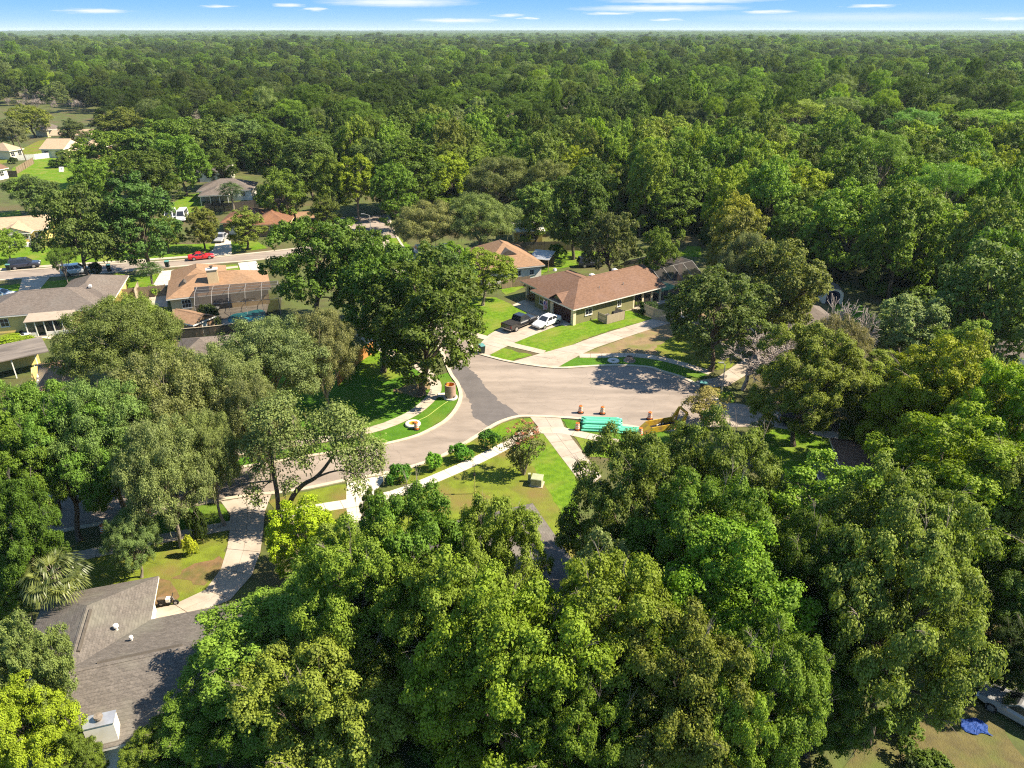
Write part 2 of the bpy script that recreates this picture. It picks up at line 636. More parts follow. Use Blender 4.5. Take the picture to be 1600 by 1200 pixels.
M['roof_flat'] = mat('flat_roofing', (0.2, 0.17, 0.145), (0.14, 0.12, 0.105), scale=1.2, stretch=(0.4, 2, 1), c3=(0.1, 0.085, 0.075), s3=0.5)
M['porch_sheet'] = mat('porch_sheet', (0.34, 0.28, 0.22), (0.28, 0.23, 0.18), scale=1.5)
M['bronze_bar'] = mat('cage_bars', (0.26, 0.25, 0.24), (0.2, 0.19, 0.18), scale=3, rough=0.5)
M['tin'] = mat('galvanised_sheet', (0.55, 0.56, 0.58), (0.42, 0.42, 0.44), scale=1.5, rough=0.4, metal=0.6, spec=0.5)
M['wall_green'] = mat('olive_paint', (0.23, 0.215, 0.1), (0.2, 0.19, 0.09), scale=1.5, bump=0.1)
M['wall_cream'] = mat('cream_paint', (0.75, 0.63, 0.42), (0.67, 0.56, 0.38), scale=1.5)
M['wall_yellow'] = mat('yellow_paint', (0.78, 0.58, 0.2), (0.7, 0.52, 0.18), scale=1.5)
M['wall_tan'] = mat('tan_paint', (0.66, 0.5, 0.3), (0.58, 0.44, 0.26), scale=1.5)
M['wall_white'] = mat('white_paint', (0.8, 0.76, 0.68), (0.72, 0.68, 0.6), scale=1.2, c3=(0.64, 0.6, 0.51), s3=0.8)
M['wall_brown'] = mat('brown_paint', (0.3, 0.19, 0.11), (0.24, 0.15, 0.09), scale=1.5)
M['trim'] = mat('white_trim', (0.74, 0.71, 0.65), (0.66, 0.63, 0.57), scale=2)
M['fascia_dark'] = mat('dark_fascia', (0.1, 0.085, 0.07), (0.07, 0.06, 0.05), scale=2)
M['glass'] = mat('window_glass', (0.03, 0.034, 0.04), (0.02, 0.022, 0.028), scale=0.8, rough=0.08, spec=0.6)
M['maroon'] = mat('maroon_door', (0.06, 0.02, 0.02), (0.045, 0.016, 0.016), scale=2, rough=0.5)
M['dark'] = mat('dark_interior', (0.02, 0.018, 0.017), (0.014, 0.012, 0.012), scale=2)
M['wood'] = mat('weathered_boards', (0.27, 0.2, 0.13), (0.19, 0.14, 0.095), scale=3, stretch=(1, 1, 0.2))
M['wood_pale'] = mat('pale_boards', (0.42, 0.35, 0.25), (0.34, 0.28, 0.2), scale=3, stretch=(1, 1, 0.2))
M['wood_orange'] = mat('cedar_boards', (0.5, 0.22, 0.07), (0.4, 0.17, 0.055), scale=3, stretch=(1, 1, 0.2))
M['wood_dark'] = mat('dark_boards', (0.06, 0.05, 0.042), (0.04, 0.034, 0.03), scale=3, stretch=(1, 1, 0.2))
M['orange'] = mat('orange_plastic', (0.72, 0.17, 0.03), (0.6, 0.14, 0.03), scale=4, rough=0.5, spec=0.4)
M['band'] = mat('white_band', (0.7, 0.66, 0.6), (0.6, 0.55, 0.5), scale=6, rough=0.5)
M['rubber'] = mat('black_rubber', (0.022, 0.021, 0.02), (0.016, 0.015, 0.015), scale=5, rough=0.8)
M['pipe'] = mat('green_pipe', (0.12, 0.5, 0.33), (0.1, 0.43, 0.29), scale=2, rough=0.4, spec=0.4)
M['pipe_in'] = mat('pipe_bore_shade', (0.03, 0.1, 0.07), scale=2)  # darkened pipe green for the shaded inside
M['yellow'] = mat('yellow_steel', (0.56, 0.37, 0.03), (0.46, 0.29, 0.03), scale=3, rough=0.5, c3=(0.3, 0.17, 0.05), s3=2)
M['precast'] = mat('precast_concrete', (0.44, 0.3, 0.22), (0.32, 0.21, 0.16), scale=3, c3=(0.25, 0.17, 0.14), s3=1.6)
M['precast_in'] = mat('orange_lining', (0.75, 0.33, 0.04), (0.6, 0.25, 0.035), scale=2)
M['ring'] = mat('pale_precast', (0.66, 0.6, 0.54), (0.54, 0.49, 0.44), scale=4)
M['bin'] = mat('bin_green', (0.022, 0.038, 0.032), (0.018, 0.03, 0.026), scale=3, rough=0.5)
M['bin_lid'] = mat('bin_lid', (0.1, 0.26, 0.25), (0.08, 0.21, 0.2), scale=3, rough=0.5)
M['util'] = mat('utility_green', (0.34, 0.36, 0.22), (0.28, 0.3, 0.18), scale=3, rough=0.6)
M['tarp'] = mat('blue_tarp', (0.012, 0.05, 0.22), (0.01, 0.04, 0.18), scale=4, rough=0.7, bump=0.5, bscale=6)
M['steel'] = mat('grey_steel', (0.42, 0.42, 0.41), (0.34, 0.34, 0.33), scale=3, rough=0.45, metal=0.4)
M['hose'] = mat('yellow_hose', (0.5, 0.5, 0.14), scale=3, rough=0.6)
M['pool'] = mat('pool_water', (0.07, 0.36, 0.38), (0.05, 0.29, 0.33), scale=0.8, rough=0.06, spec=0.6)
M['flag_red'] = mat('flag_cloth', (0.55, 0.12, 0.15), scale=3)
M['flag_white'] = mat('flag_white', (0.72, 0.66, 0.66), scale=3)
M['flag_blue'] = mat('flag_blue', (0.08, 0.1, 0.3), scale=3)
M['tyre'] = mat('tyre_rubber', (0.02, 0.02, 0.02), scale=6, rough=0.85)
M['rim'] = mat('alloy_rim', (0.45, 0.45, 0.46), (0.35, 0.35, 0.36), scale=6, rough=0.3, metal=0.7)
M['red_light'] = mat('tail_light', (0.35, 0.01, 0.01), scale=4, rough=0.25)
M['head_light'] = mat('head_light', (0.75, 0.76, 0.78), scale=4, rough=0.15, spec=0.6)
M['cushion'] = mat('garden_fabric', (0.2, 0.15, 0.1), scale=3)


def car_paint(name, c):
    m = mat(name, c, tuple(x * 0.93 for x in c), scale=1.5, rough=0.3, spec=0.5)
    m.node_tree.nodes['Principled BSDF'].inputs['Coat Weight'].default_value = 0.6
    m.node_tree.nodes['Principled BSDF'].inputs['Coat Roughness'].default_value = 0.08
    return m


def screen_mat(lo=0.42, hi=0.6):
    """insect screen: a fine dark mesh, mostly see-through"""
    m = bpy.data.materials.new('insect_screen')
    m.use_nodes = True
    t = m.node_tree
    t.nodes.clear()
    out = N(t, 'ShaderNodeOutputMaterial')
    d = N(t, 'ShaderNodeBsdfDiffuse')
    d.inputs[0].default_value = (0.055, 0.05, 0.048, 1)
    tr = N(t, 'ShaderNodeBsdfTransparent')
    ms = N(t, 'ShaderNodeMixShader')
    nz = N(t, 'ShaderNodeTexNoise')
    nz.inputs['Scale'].default_value = 1.5
    mr = N(t, 'ShaderNodeMapRange')
    mr.inputs[3].default_value = lo
    mr.inputs[4].default_value = hi
    t.links.new(nz.outputs[0], mr.inputs[0])
    t.links.new(mr.outputs[0], ms.inputs[0])
    t.links.new(tr.outputs[0], ms.inputs[1])
    t.links.new(d.outputs[0], ms.inputs[2])
    t.links.new(ms.outputs[0], out.inputs[0])
    return m


M['screen'] = screen_mat()
M['screen_dense'] = screen_mat(0.66, 0.82)

# ------------------------------------------------------------------ polylines
rnd = random.Random(4)


def catmull(pts, n=6, closed=False):
    pts = [Vector(p) for p in pts]
    out = []
    k = len(pts)
    rng = range(k) if closed else range(k - 1)
    for i in rng:
        if closed:
            p0, p1, p2, p3 = pts[i - 1], pts[i], pts[(i + 1) % k], pts[(i + 2) % k]
        else:
            p0, p1, p2, p3 = pts[max(i - 1, 0)], pts[i], pts[i + 1], pts[min(i + 2, k - 1)]
        for j in range(n):
            t = j / n
            out.append(0.5 * ((2 * p1) + (p2 - p0) * t + (2 * p0 - 5 * p1 + 4 * p2 - p3) * t * t + (3 * p1 - p0 - 3 * p2 + p3) * t ** 3))
    if not closed:
        out.append(pts[-1])
    return out


def gpts(px, z=0.0):
    return [G(u, v, z) for u, v in px]


def resample(pts, step):
    L_ = [0.0]
    for a, b in zip(pts, pts[1:]):
        L_.append(L_[-1] + (b - a).length)
    n = max(1, round(L_[-1] / step))
    out = []
    j = 0
    for i in range(n + 1):
        d = L_[-1] * i / n
        while j < len(L_) - 2 and L_[j + 1] < d:
            j += 1
        t = (d - L_[j]) / max(1e-6, L_[j + 1] - L_[j])
        out.append(pts[j].lerp(pts[j + 1], min(1, max(0, t))))
    return out


def sheet(name, pts, z, m, jitter=0.0, kind='structure', step=0.7):
    """a flat piece of ground from world points"""
    pts = [Vector((p[0], p[1], 0)) for p in pts]
    if jitter:
        ring = resample(pts + [pts[0]], step)[:-1]
        pts = [p + Vector((rnd.gauss(0, jitter), rnd.gauss(0, jitter), 0)) for p in ring]
    tris = tessellate_polygon([pts])
    me = bpy.data.meshes.new(name)
    me.from_pydata([(p.x, p.y, z) for p in pts], [], [t for t in tris])
    bm = bmesh.new()
    bm.from_mesh(me)
    for f in bm.faces:
        f.normal_update()
        if f.normal.z < 0:
            f.normal_flip()
    bm.to_mesh(me)
    bm.free()
    me.materials.append(m)
    o = link(name, me)
    o['kind'] = kind
    return o


def ribbon(name, path, w, z0, z1, m, parent=None, side=0.0):
    """kerb: a low box swept along a path"""
    mb = MB()
    secs = []
    for i, p in enumerate(path):
        t = (path[min(i + 1, len(path) - 1)] - path[max(i - 1, 0)])
        t.z = 0
        t.normalize()
        n = Vector((-t.y, t.x, 0))
        a, b = p + n * (side - w / 2), p + n * (side + w / 2)
        secs.append([(a.x, a.y, z0), (b.x, b.y, z0), (b.x, b.y, z1), (a.x, a.y, z1)])
    mb.loft(secs)
    return mb.build(name, m, parent)


def slab_row(name, left, right, cols, step, z, m, kind='structure', gap=0.035, base=None, mats=None):
    """concrete flags between two edges (world points); each flag is its own piece"""
    n = max(1, round(0.5 * (sum((b - a).length for a, b in zip(left, left[1:])) + sum((b - a).length for a, b in zip(right, right[1:]))) / step))
    def even(p):
        tot = sum((b - a).length for a, b in zip(p, p[1:]))
        return resample(p, tot / n)
    Lp, Rp = even(left), even(right)
    n = min(len(Lp), len(Rp)) - 1
    mb = MB()
    mb.loft([[(Lp[i].x, Lp[i].y, 0.0), (Rp[i].x, Rp[i].y, 0.0), (Rp[i].x, Rp[i].y, z - 0.025), (Lp[i].x, Lp[i].y, z - 0.025)] for i in range(n + 1)])
    root = mb.build(name, base or M['dirt'])
    root['kind'] = kind
    for i in range(n):
        for c in range(cols):
            a0, a1 = Lp[i].lerp(Rp[i], c / cols), Lp[i].lerp(Rp[i], (c + 1) / cols)
            b0, b1 = Lp[i + 1].lerp(Rp[i + 1], c / cols), Lp[i + 1].lerp(Rp[i + 1], (c + 1) / cols)
            ctr = (a0 + a1 + b0 + b1) / 4
            q = []
            for p in (a0, a1, b1, b0):
                d = ctr - p
                q.append(p + d.normalized() * gap * 0.7)
            dz = rnd.uniform(-0.006, 0.006)
            s = MB().slab(q, 0.0, z + dz)
            s.build('slab', m, root)
    return root


def path_edges(center, w):
    Lp, Rp = [], []
    for i, p in enumerate(center):
        t = (center[min(i + 1, len(center) - 1)] - center[max(i - 1, 0)]).normalized()
        n = Vector((-t.y, t.x, 0))
        Lp.append(p + n * w / 2)
        Rp.append(p - n * w / 2)
    return Lp, Rp


# ------------------------------------------------------------------ ground
def build_ground():
    far = 15700
    wide = 13200
    me = np_mesh('ground', [(-wide, -36, 0), (wide, -36, 0), (wide, far, 0), (-wide, far, 0)], [[0, 1, 2, 3]], M['ground'])
    link('ground', me)['kind'] = 'structure'


build_ground()
near_kerb_px = [(-60, 855), (50, 838), (205, 810), (353, 780), (460, 767), (545, 750), (586, 743), (616, 737), (643, 730), (686, 715), (720, 697), (746, 681), (766, 668), (786, 658), (810, 651.5), (840, 651), (873, 652.5), (906, 655), (960, 663), (1010, 670), (1060, 672), (1100, 661), (1122, 642), (1118, 622), (1093, 604), (1066, 590), (1033, 580), (1013, 574), (966, 571), (916, 573), (866, 575), (800, 566), (766, 558), (741, 551)]
far_kerb_px = [(-60, 795), (50, 780), (205, 757), (363, 733), (483, 713), (540, 705), (598, 695), (640, 685), (666, 675), (697, 657), (714, 637), (720, 618), (715, 600), (706, 587), (699, 572), (688, 545), (662, 490), (625, 430), (590, 390), (556, 362), (530, 340)]
right_kerb_px = [(741, 551), (726, 522), (706, 490), (672, 440), (640, 400), (618, 366), (606, 335)]
near_kerb = catmull(gpts(near_kerb_px), 5)
far_kerb = catmull(gpts(far_kerb_px), 5)
right_kerb = catmull(gpts(right_kerb_px), 5)
sheet('road', far_kerb + right_kerb[::-1][:-1] + near_kerb[::-1], 0.004, M['asphalt'])
patch_px = [(700, 579), (712, 571), (727, 569), (737, 579), (748, 589), (756, 601), (763, 610), (771, 617), (778, 627), (787, 630), (796, 636), (803, 643), (811, 650), (800, 653), (786, 658), (772, 663), (763, 666), (757, 664), (752, 659), (744, 654), (736, 648), (738, 640), (734, 630), (729, 618), (720, 603), (712, 594), (707, 587)]
sheet('asphalt_patch', gpts(patch_px), 0.009, M['patch'], jitter=0.11, step=0.35)
# kerbs
ribbon('kerb', near_kerb, 0.42, 0.0, 0.11, M['kerb'])['kind'] = 'structure'
ribbon('kerb', far_kerb, 0.42, 0.0, 0.11, M['kerb'])['kind'] = 'structure'
ribbon('kerb', right_kerb, 0.42, 0.0, 0.11, M['kerb'])['kind'] = 'structure'
# the cross street at the upper left
cs_up = catmull(gpts([(-60, 430), (10, 424), (100, 418), (200, 411.5), (297, 406), (395, 396), (480, 386), (552, 372)]), 4)
cs_lo = catmull(gpts([(-60, 444), (10, 437), (100, 431), (200, 424), (297, 415), (395, 407), (490, 396), (575, 383)]), 4)
sheet('road', cs_up + cs_lo[::-1], 0.006, M['asphalt'])
ribbon('kerb', cs_up, 0.7, 0, 0.1, M['concrete'])['kind'] = 'structure'
ribbon('kerb', cs_lo, 0.7, 0, 0.1, M['concrete'])['kind'] = 'structure'


def lawn(px, m='lawn', z=0.03, jitter=0.09, smooth=False, name='lawn'):
    p = gpts(px)
    if smooth:
        p = catmull(p, 4, True)
    return sheet(name, p, z, M[m], jitter=jitter)


# lawns of the big brown-roofed house
lawn([(700, 470), (735, 462), (775, 465), (802, 477), (825, 490), (785, 510), (757, 527), (732, 516)], 'lawn')
lawn([(792, 540), (847, 552), (890, 540), (935, 522), (985, 508), (1020, 498), (1000, 490), (977, 484), (945, 494), (890, 506), (860, 513)], 'lawn')
lawn([(761, 554), (780, 543.5), (832, 555), (797, 565)], 'lawn')
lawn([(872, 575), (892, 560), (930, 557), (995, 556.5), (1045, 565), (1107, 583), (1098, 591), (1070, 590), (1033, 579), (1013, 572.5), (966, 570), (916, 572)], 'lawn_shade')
lawn([(907, 553), (960, 535), (1010, 517), (1060, 497), (1110, 488), (1125, 520), (1095, 545), (1040, 558), (995, 554), (940, 555)], 'dirt', z=0.02, jitter=0.12, name='worn_grass')
lawn([(1020, 545), (1060, 520), (1125, 515), (1170, 545), (1140, 575), (1107, 580), (1050, 562)], 'lawn_dry', z=0.034, jitter=0.12)
# left lot lawns
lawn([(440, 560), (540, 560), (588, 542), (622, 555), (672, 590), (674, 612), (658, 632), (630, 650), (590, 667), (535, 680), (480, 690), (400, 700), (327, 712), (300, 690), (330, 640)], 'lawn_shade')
lawn([(560, 560), (600, 548), (625, 562), (640, 585), (600, 595), (565, 590)], 'lawn', z=0.034, jitter=0.15)
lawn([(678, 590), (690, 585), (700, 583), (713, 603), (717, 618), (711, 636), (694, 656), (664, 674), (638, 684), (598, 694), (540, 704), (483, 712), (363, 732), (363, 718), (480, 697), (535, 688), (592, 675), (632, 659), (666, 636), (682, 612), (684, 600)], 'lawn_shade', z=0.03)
lawn([(640, 600), (655, 585), (676, 586), (672, 606), (655, 620), (615, 612)], 'dirt', z=0.038, jitter=0.2, name='bare_soil')
lawn([(560, 548), (590, 520), (612, 530), (640, 548), (622, 552), (600, 541)], 'lawn')
# lower right strip with the round shrubs, and lawns round the sidewalk
lawn([(600, 745), (618, 739), (645, 732), (688, 717), (722, 699), (748, 683), (768, 670), (788, 661), (812, 654), (832, 655), (834, 669), (812, 680), (790, 692), (740, 716), (690, 738), (640, 757), (610, 757)], 'lawn_dry')
lawn([(752, 684), (772, 670), (790, 661), (812, 654), (832, 655), (833, 667), (812, 678), (792, 690), (770, 690)], 'lawn', z=0.036)
lawn([(640, 768), (700, 746), (760, 718), (795, 700), (833, 677), (850, 675), (885, 722), (880, 760), (900, 830), (898, 880), (860, 840), (820, 790), (700, 830), (600, 850), (560, 830), (600, 790)], 'lawn_dry')
lawn([(800, 700), (835, 677), (850, 675), (882, 722), (905, 712), (915, 740), (900, 800), (905, 845), (885, 820), (862, 775), (838, 735)], 'lawn', z=0.034, jitter=0.12)
lawn([(875, 655), (905, 658), (960, 666), (1010, 673), (1060, 676), (1060, 690), (1000, 695), (950, 686), (890, 672)], 'lawn_shade')
lawn([(892, 676), (945, 690), (1000, 700), (1000, 720), (920, 715)], 'lawn')
lawn([(420, 783), (460, 772), (540, 756), (548, 782), (470, 795), (430, 801)], 'lawn_dry')
lawn([(415, 812), (470, 803), (545, 790), (560, 830), (480, 860), (412, 850)], 'lawn_dry')
lawn([(240, 800), (353, 786), (358, 816), (300, 826), (245, 838)], 'lawn_shade')
lawn([(130, 860), (240, 845), (357, 826), (356, 852), (348, 885), (330, 915), (300, 938), (245, 950), (200, 925), (135, 925)], 'lawn_dry', jitter=0.12)
lawn([(240, 948), (243, 903), (262, 905), (285, 935), (250, 952)], 'needles', z=0.036, jitter=0.12, name='leaf_litter')
lawn([(270, 905), (300, 880), (352, 872), (345, 895), (325, 915)], 'needles', z=0.038, jitter=0.25, name='leaf_litter')
lawn([(1120, 640), (1142, 633), (1150, 626), (1140, 612), (1115, 612)], 'lawn', z=0.036)
lawn([(1180, 668), (1215, 668), (1300, 680), (1310, 720), (1270, 745), (1220, 740), (1180, 715)], 'lawn')
lawn([(1300, 470), (1350, 478), (1375, 510), (1345, 512), (1300, 488)], 'lawn_shade')
lawn([(1540, 825), (1585, 825), (1590, 868), (1550, 870)], 'lawn')
lawn([(1340, 1150), (1420, 1110), (1500, 1085), (1560, 1120), (1600, 1190), (1600, 1260), (1300, 1260)], 'brown_yard', jitter=0.2)
lawn([(1500, 960), (1560, 950), (1620, 970), (1620, 1060), (1530, 1020)], 'needles', z=0.03, jitter=0.3, name='leaf_litter')
lawn([(60, 1150), (100, 1145), (110, 1190), (60, 1240)], 'needles', z=0.03, jitter=0.2, name='leaf_litter')
# upper left neighbourhood
lawn([(-60, 425), (10, 420), (100, 414), (200, 408), (297, 402), (420, 388), (400, 376), (300, 382), (160, 380), (60, 385), (-60, 395)], 'lawn')
lawn([(-60, 452), (70, 440), (150, 434), (200, 431), (250, 427), (236, 450), (180, 452), (120, 448), (40, 470), (-60, 480)], 'lawn')
lawn([(275, 425), (370, 413), (378, 428), (310, 434)], 'lawn')
lawn([(20, 262), (50, 248), (110, 246), (160, 250), (170, 275), (120, 300), (60, 310), (10, 300)], 'lawn')
lawn([(250, 330), (290, 305), (330, 300), (330, 320), (290, 335)], 'lawn')
lawn([(-20, 245), (40, 230), (60, 220), (120, 215), (150, 225), (130, 244), (50, 244), (-20, 262)], 'lawn_dry')
lawn([(-20, 560), (40, 545), (110, 515), (60, 508), (-20, 530)], 'lawn_dry')
lawn([(-40, 340), (30, 328), (40, 345), (-40, 360)], 'lawn')
lawn([(780, 452), (790, 440), (820, 448), (790, 462)], 'lawn')
lawn([(835, 445), (850, 425), (900, 415), (960, 405), (960, 395), (900, 392), (860, 398), (830, 400), (800, 395)], 'lawn')
lawn([(1060, 400), (1075, 385), (1095, 385), (1095, 402)], 'lawn')
lawn([(700, 405), (610, 395), (605, 372), (625, 372), (660, 400)], 'lawn')
lawn([(530, 345), (548, 337), (560, 345), (546, 356)], 'lawn')
lawn([(1540, 152), (1600, 146), (1660, 150), (1660, 160), (1580, 160)], 'lawn_dry', jitter=0.5)
lawn([(280, 530), (330, 522), (345, 535), (290, 548)], 'lawn_shade')

# driveways and sidewalks, each flag a piece of its own
cen = catmull(gpts([(588, 541), (612, 553), (655, 574), (676, 592), (681.5, 604), (678, 617), (665, 631), (650, 643), (630, 654), (592, 669), (535, 682), (480, 691), (400, 703), (327, 713), (250, 726)]), 4)
a_, b_ = path_edges(cen, 1.35)
slab_row('sidewalk', a_, b_, 1, 1.5, 0.06, M['concrete'])
cen = catmull(gpts([(884, 673), (833, 673.5), (812, 683), (790, 697), (740, 722), (690, 744), (636, 766), (600, 777), (540, 788), (467, 799.5), (425, 808)]), 4)
cut = [i for i, p in enumerate(cen) if pix(p)[0] < 792][0]
for seg_, mm_ in ((cen[:cut + 1], 'concrete'), (cen[cut:], 'concrete_white')):
    a_, b_ = path_edges(seg_, 1.35)
    slab_row('sidewalk', a_, b_, 1, 1.5, 0.06, M[mm_])
cen = catmull(gpts([(362, 821), (300, 833), (240, 845), (130, 868), (20, 890)]), 4)
a_, b_ = path_edges(cen, 1.35)
slab_row('sidewalk', a_, b_, 1, 1.5, 0.06, M['concrete'])
cen = catmull(gpts([(874, 672), (920, 682), (965, 692)]), 4)
a_, b_ = path_edges(cen, 1.3)
slab_row('sidewalk', a_, b_, 1, 1.5, 0.055, M['concrete'])
cen = catmull(gpts([(735, 521), (765, 530), (795, 538), (850, 551)]), 4)
a_, b_ = path_edges(cen, 1.3)
slab_row('sidewalk', a_, b_, 1, 1.5, 0.055, M['concrete'])
cen = catmull(gpts([(905, 556), (945, 556), (995, 555.5), (1045, 563.5), (1110, 583)]), 4)
a_, b_ = path_edges(cen, 1.3)
slab_row('sidewalk', a_, b_, 1, 1.5, 0.05, M['concrete'])
cen = catmull(gpts([(560, 522), (588, 540)]), 4)
a_, b_ = path_edges(cen, 1.3)
slab_row('sidewalk', a_, b_, 1, 1.5, 0.05, M['concrete'])
cen = catmull(gpts([(604, 388), (603, 372), (603, 358)]), 4)
a_, b_ = path_edges(cen, 1.3)
slab_row('sidewalk', a_, b_, 1, 1.5, 0.05, M['concrete'])
# driveway of the big house
slab_row('driveway', gpts([(742, 551), (757, 527), (785, 511), (828, 489), (842, 481)]), gpts([(763, 556), (794, 540), (845, 519), (875, 508), (893, 502)]), 2, 3.0, 0.05, M['concrete_drive'])
slab_row('walkway', gpts([(800, 477), (815, 470), (838, 465)]), gpts([(826, 490), (842, 481), (856, 474)]), 1, 2.4, 0.045, M['concrete'])
slab_row('walkway', gpts([(872, 507), (905, 497), (985, 480)]), gpts([(884, 510), (912, 501), (992, 483)]), 1, 2.4, 0.045, M['concrete'])
# long shared drive to the right
slab_row('driveway', gpts([(798, 566), (848, 551.5), (890, 541), (935, 524), (1018, 499), (1075, 480)]), gpts([(868, 576), (906, 555), (930, 544), (962, 533), (1012, 516), (1085, 494)]), 2, 3.0, 0.05, M['concrete_drive'])
# drive in front of the dark roof
slab_row('driveway', gpts([(828, 652), (846, 674), (882, 722), (915, 765)]), gpts([(876, 653), (884, 673), (907, 702), (940, 745)]), 2, 2.6, 0.05, M['concrete_drive'])
# drive of the near grey roofed house
slab_row('driveway', gpts([(345, 784), (361, 806), (357, 850), (348, 884), (333, 913), (300, 938), (240, 953), (215, 958)]), gpts([(425, 771), (414, 800), (410, 850), (402, 884), (385, 915), (352, 945), (297, 963), (235, 990)]), 2, 2.6, 0.05, M['concrete_drive'])
# white drive under the mossy oak
slab_row('driveway', gpts([(542, 753), (540, 790), (546, 818)]), gpts([(606, 742), (572, 790), (572, 816)]), 2, 2.4, 0.05, M['concrete_white'])
# drives on the right
slab_row('driveway', gpts([(1118, 628), (1150, 630), (1200, 641), (1260, 650), (1310, 655)]), gpts([(1080, 668), (1150, 667), (1210, 668), (1260, 676), (1310, 690)]), 2, 2.8, 0.05, M['concrete_drive'])
slab_row('driveway', gpts([(1087, 596), (1120, 590), (1165, 560), (1220, 540)]), gpts([(1100, 607), (1140, 603), (1190, 570), (1240, 550)]), 2, 2.8, 0.048, M['concrete_drive'])
# drives of the cross street houses
slab_row('driveway', gpts([(252, 424), (237, 450)]), gpts([(278, 421), (266, 447)]), 2, 3.0, 0.05, M['concrete_white'])
slab_row('driveway', gpts([(372, 411), (378, 430)]), gpts([(400, 408), (410, 425)]), 2, 3.0, 0.05, M['concrete_white'])
slab_row('driveway', gpts([(35, 435), (28, 458)]), gpts([(80, 431), (58, 458)]), 2, 3.0, 0.05, M['concrete'])
slab_row('driveway', gpts([(318, 402), (335, 388), (338, 372)]), gpts([(362, 398), (362, 386), (360, 370)]), 2, 3.0, 0.05, M['concrete_white'])
slab_row('driveway', gpts([(612, 405), (660, 395), (715, 388)]), gpts([(632, 420), (690, 405), (740, 396)]), 2, 3.0, 0.05, M['concrete'])
slab_row('patio', gpts([(228, 478), (236, 458)]), gpts([(262, 480), (262, 457)]), 2, 3.0, 0.05, M['concrete'])
cen = catmull(gpts([(-40, 424), (100, 414), (200, 408), (297, 401)]), 4)
a_, b_ = path_edges(cen, 1.3)
slab_row('sidewalk', a_, b_, 1, 3.0, 0.05, M['concrete'])
cen = catmull(gpts([(270, 429), (310, 424), (372, 417)]), 4)
a_, b_ = path_edges(cen, 1.3)
slab_row('sidewalk', a_, b_, 1, 3.0, 0.05, M['concrete'])

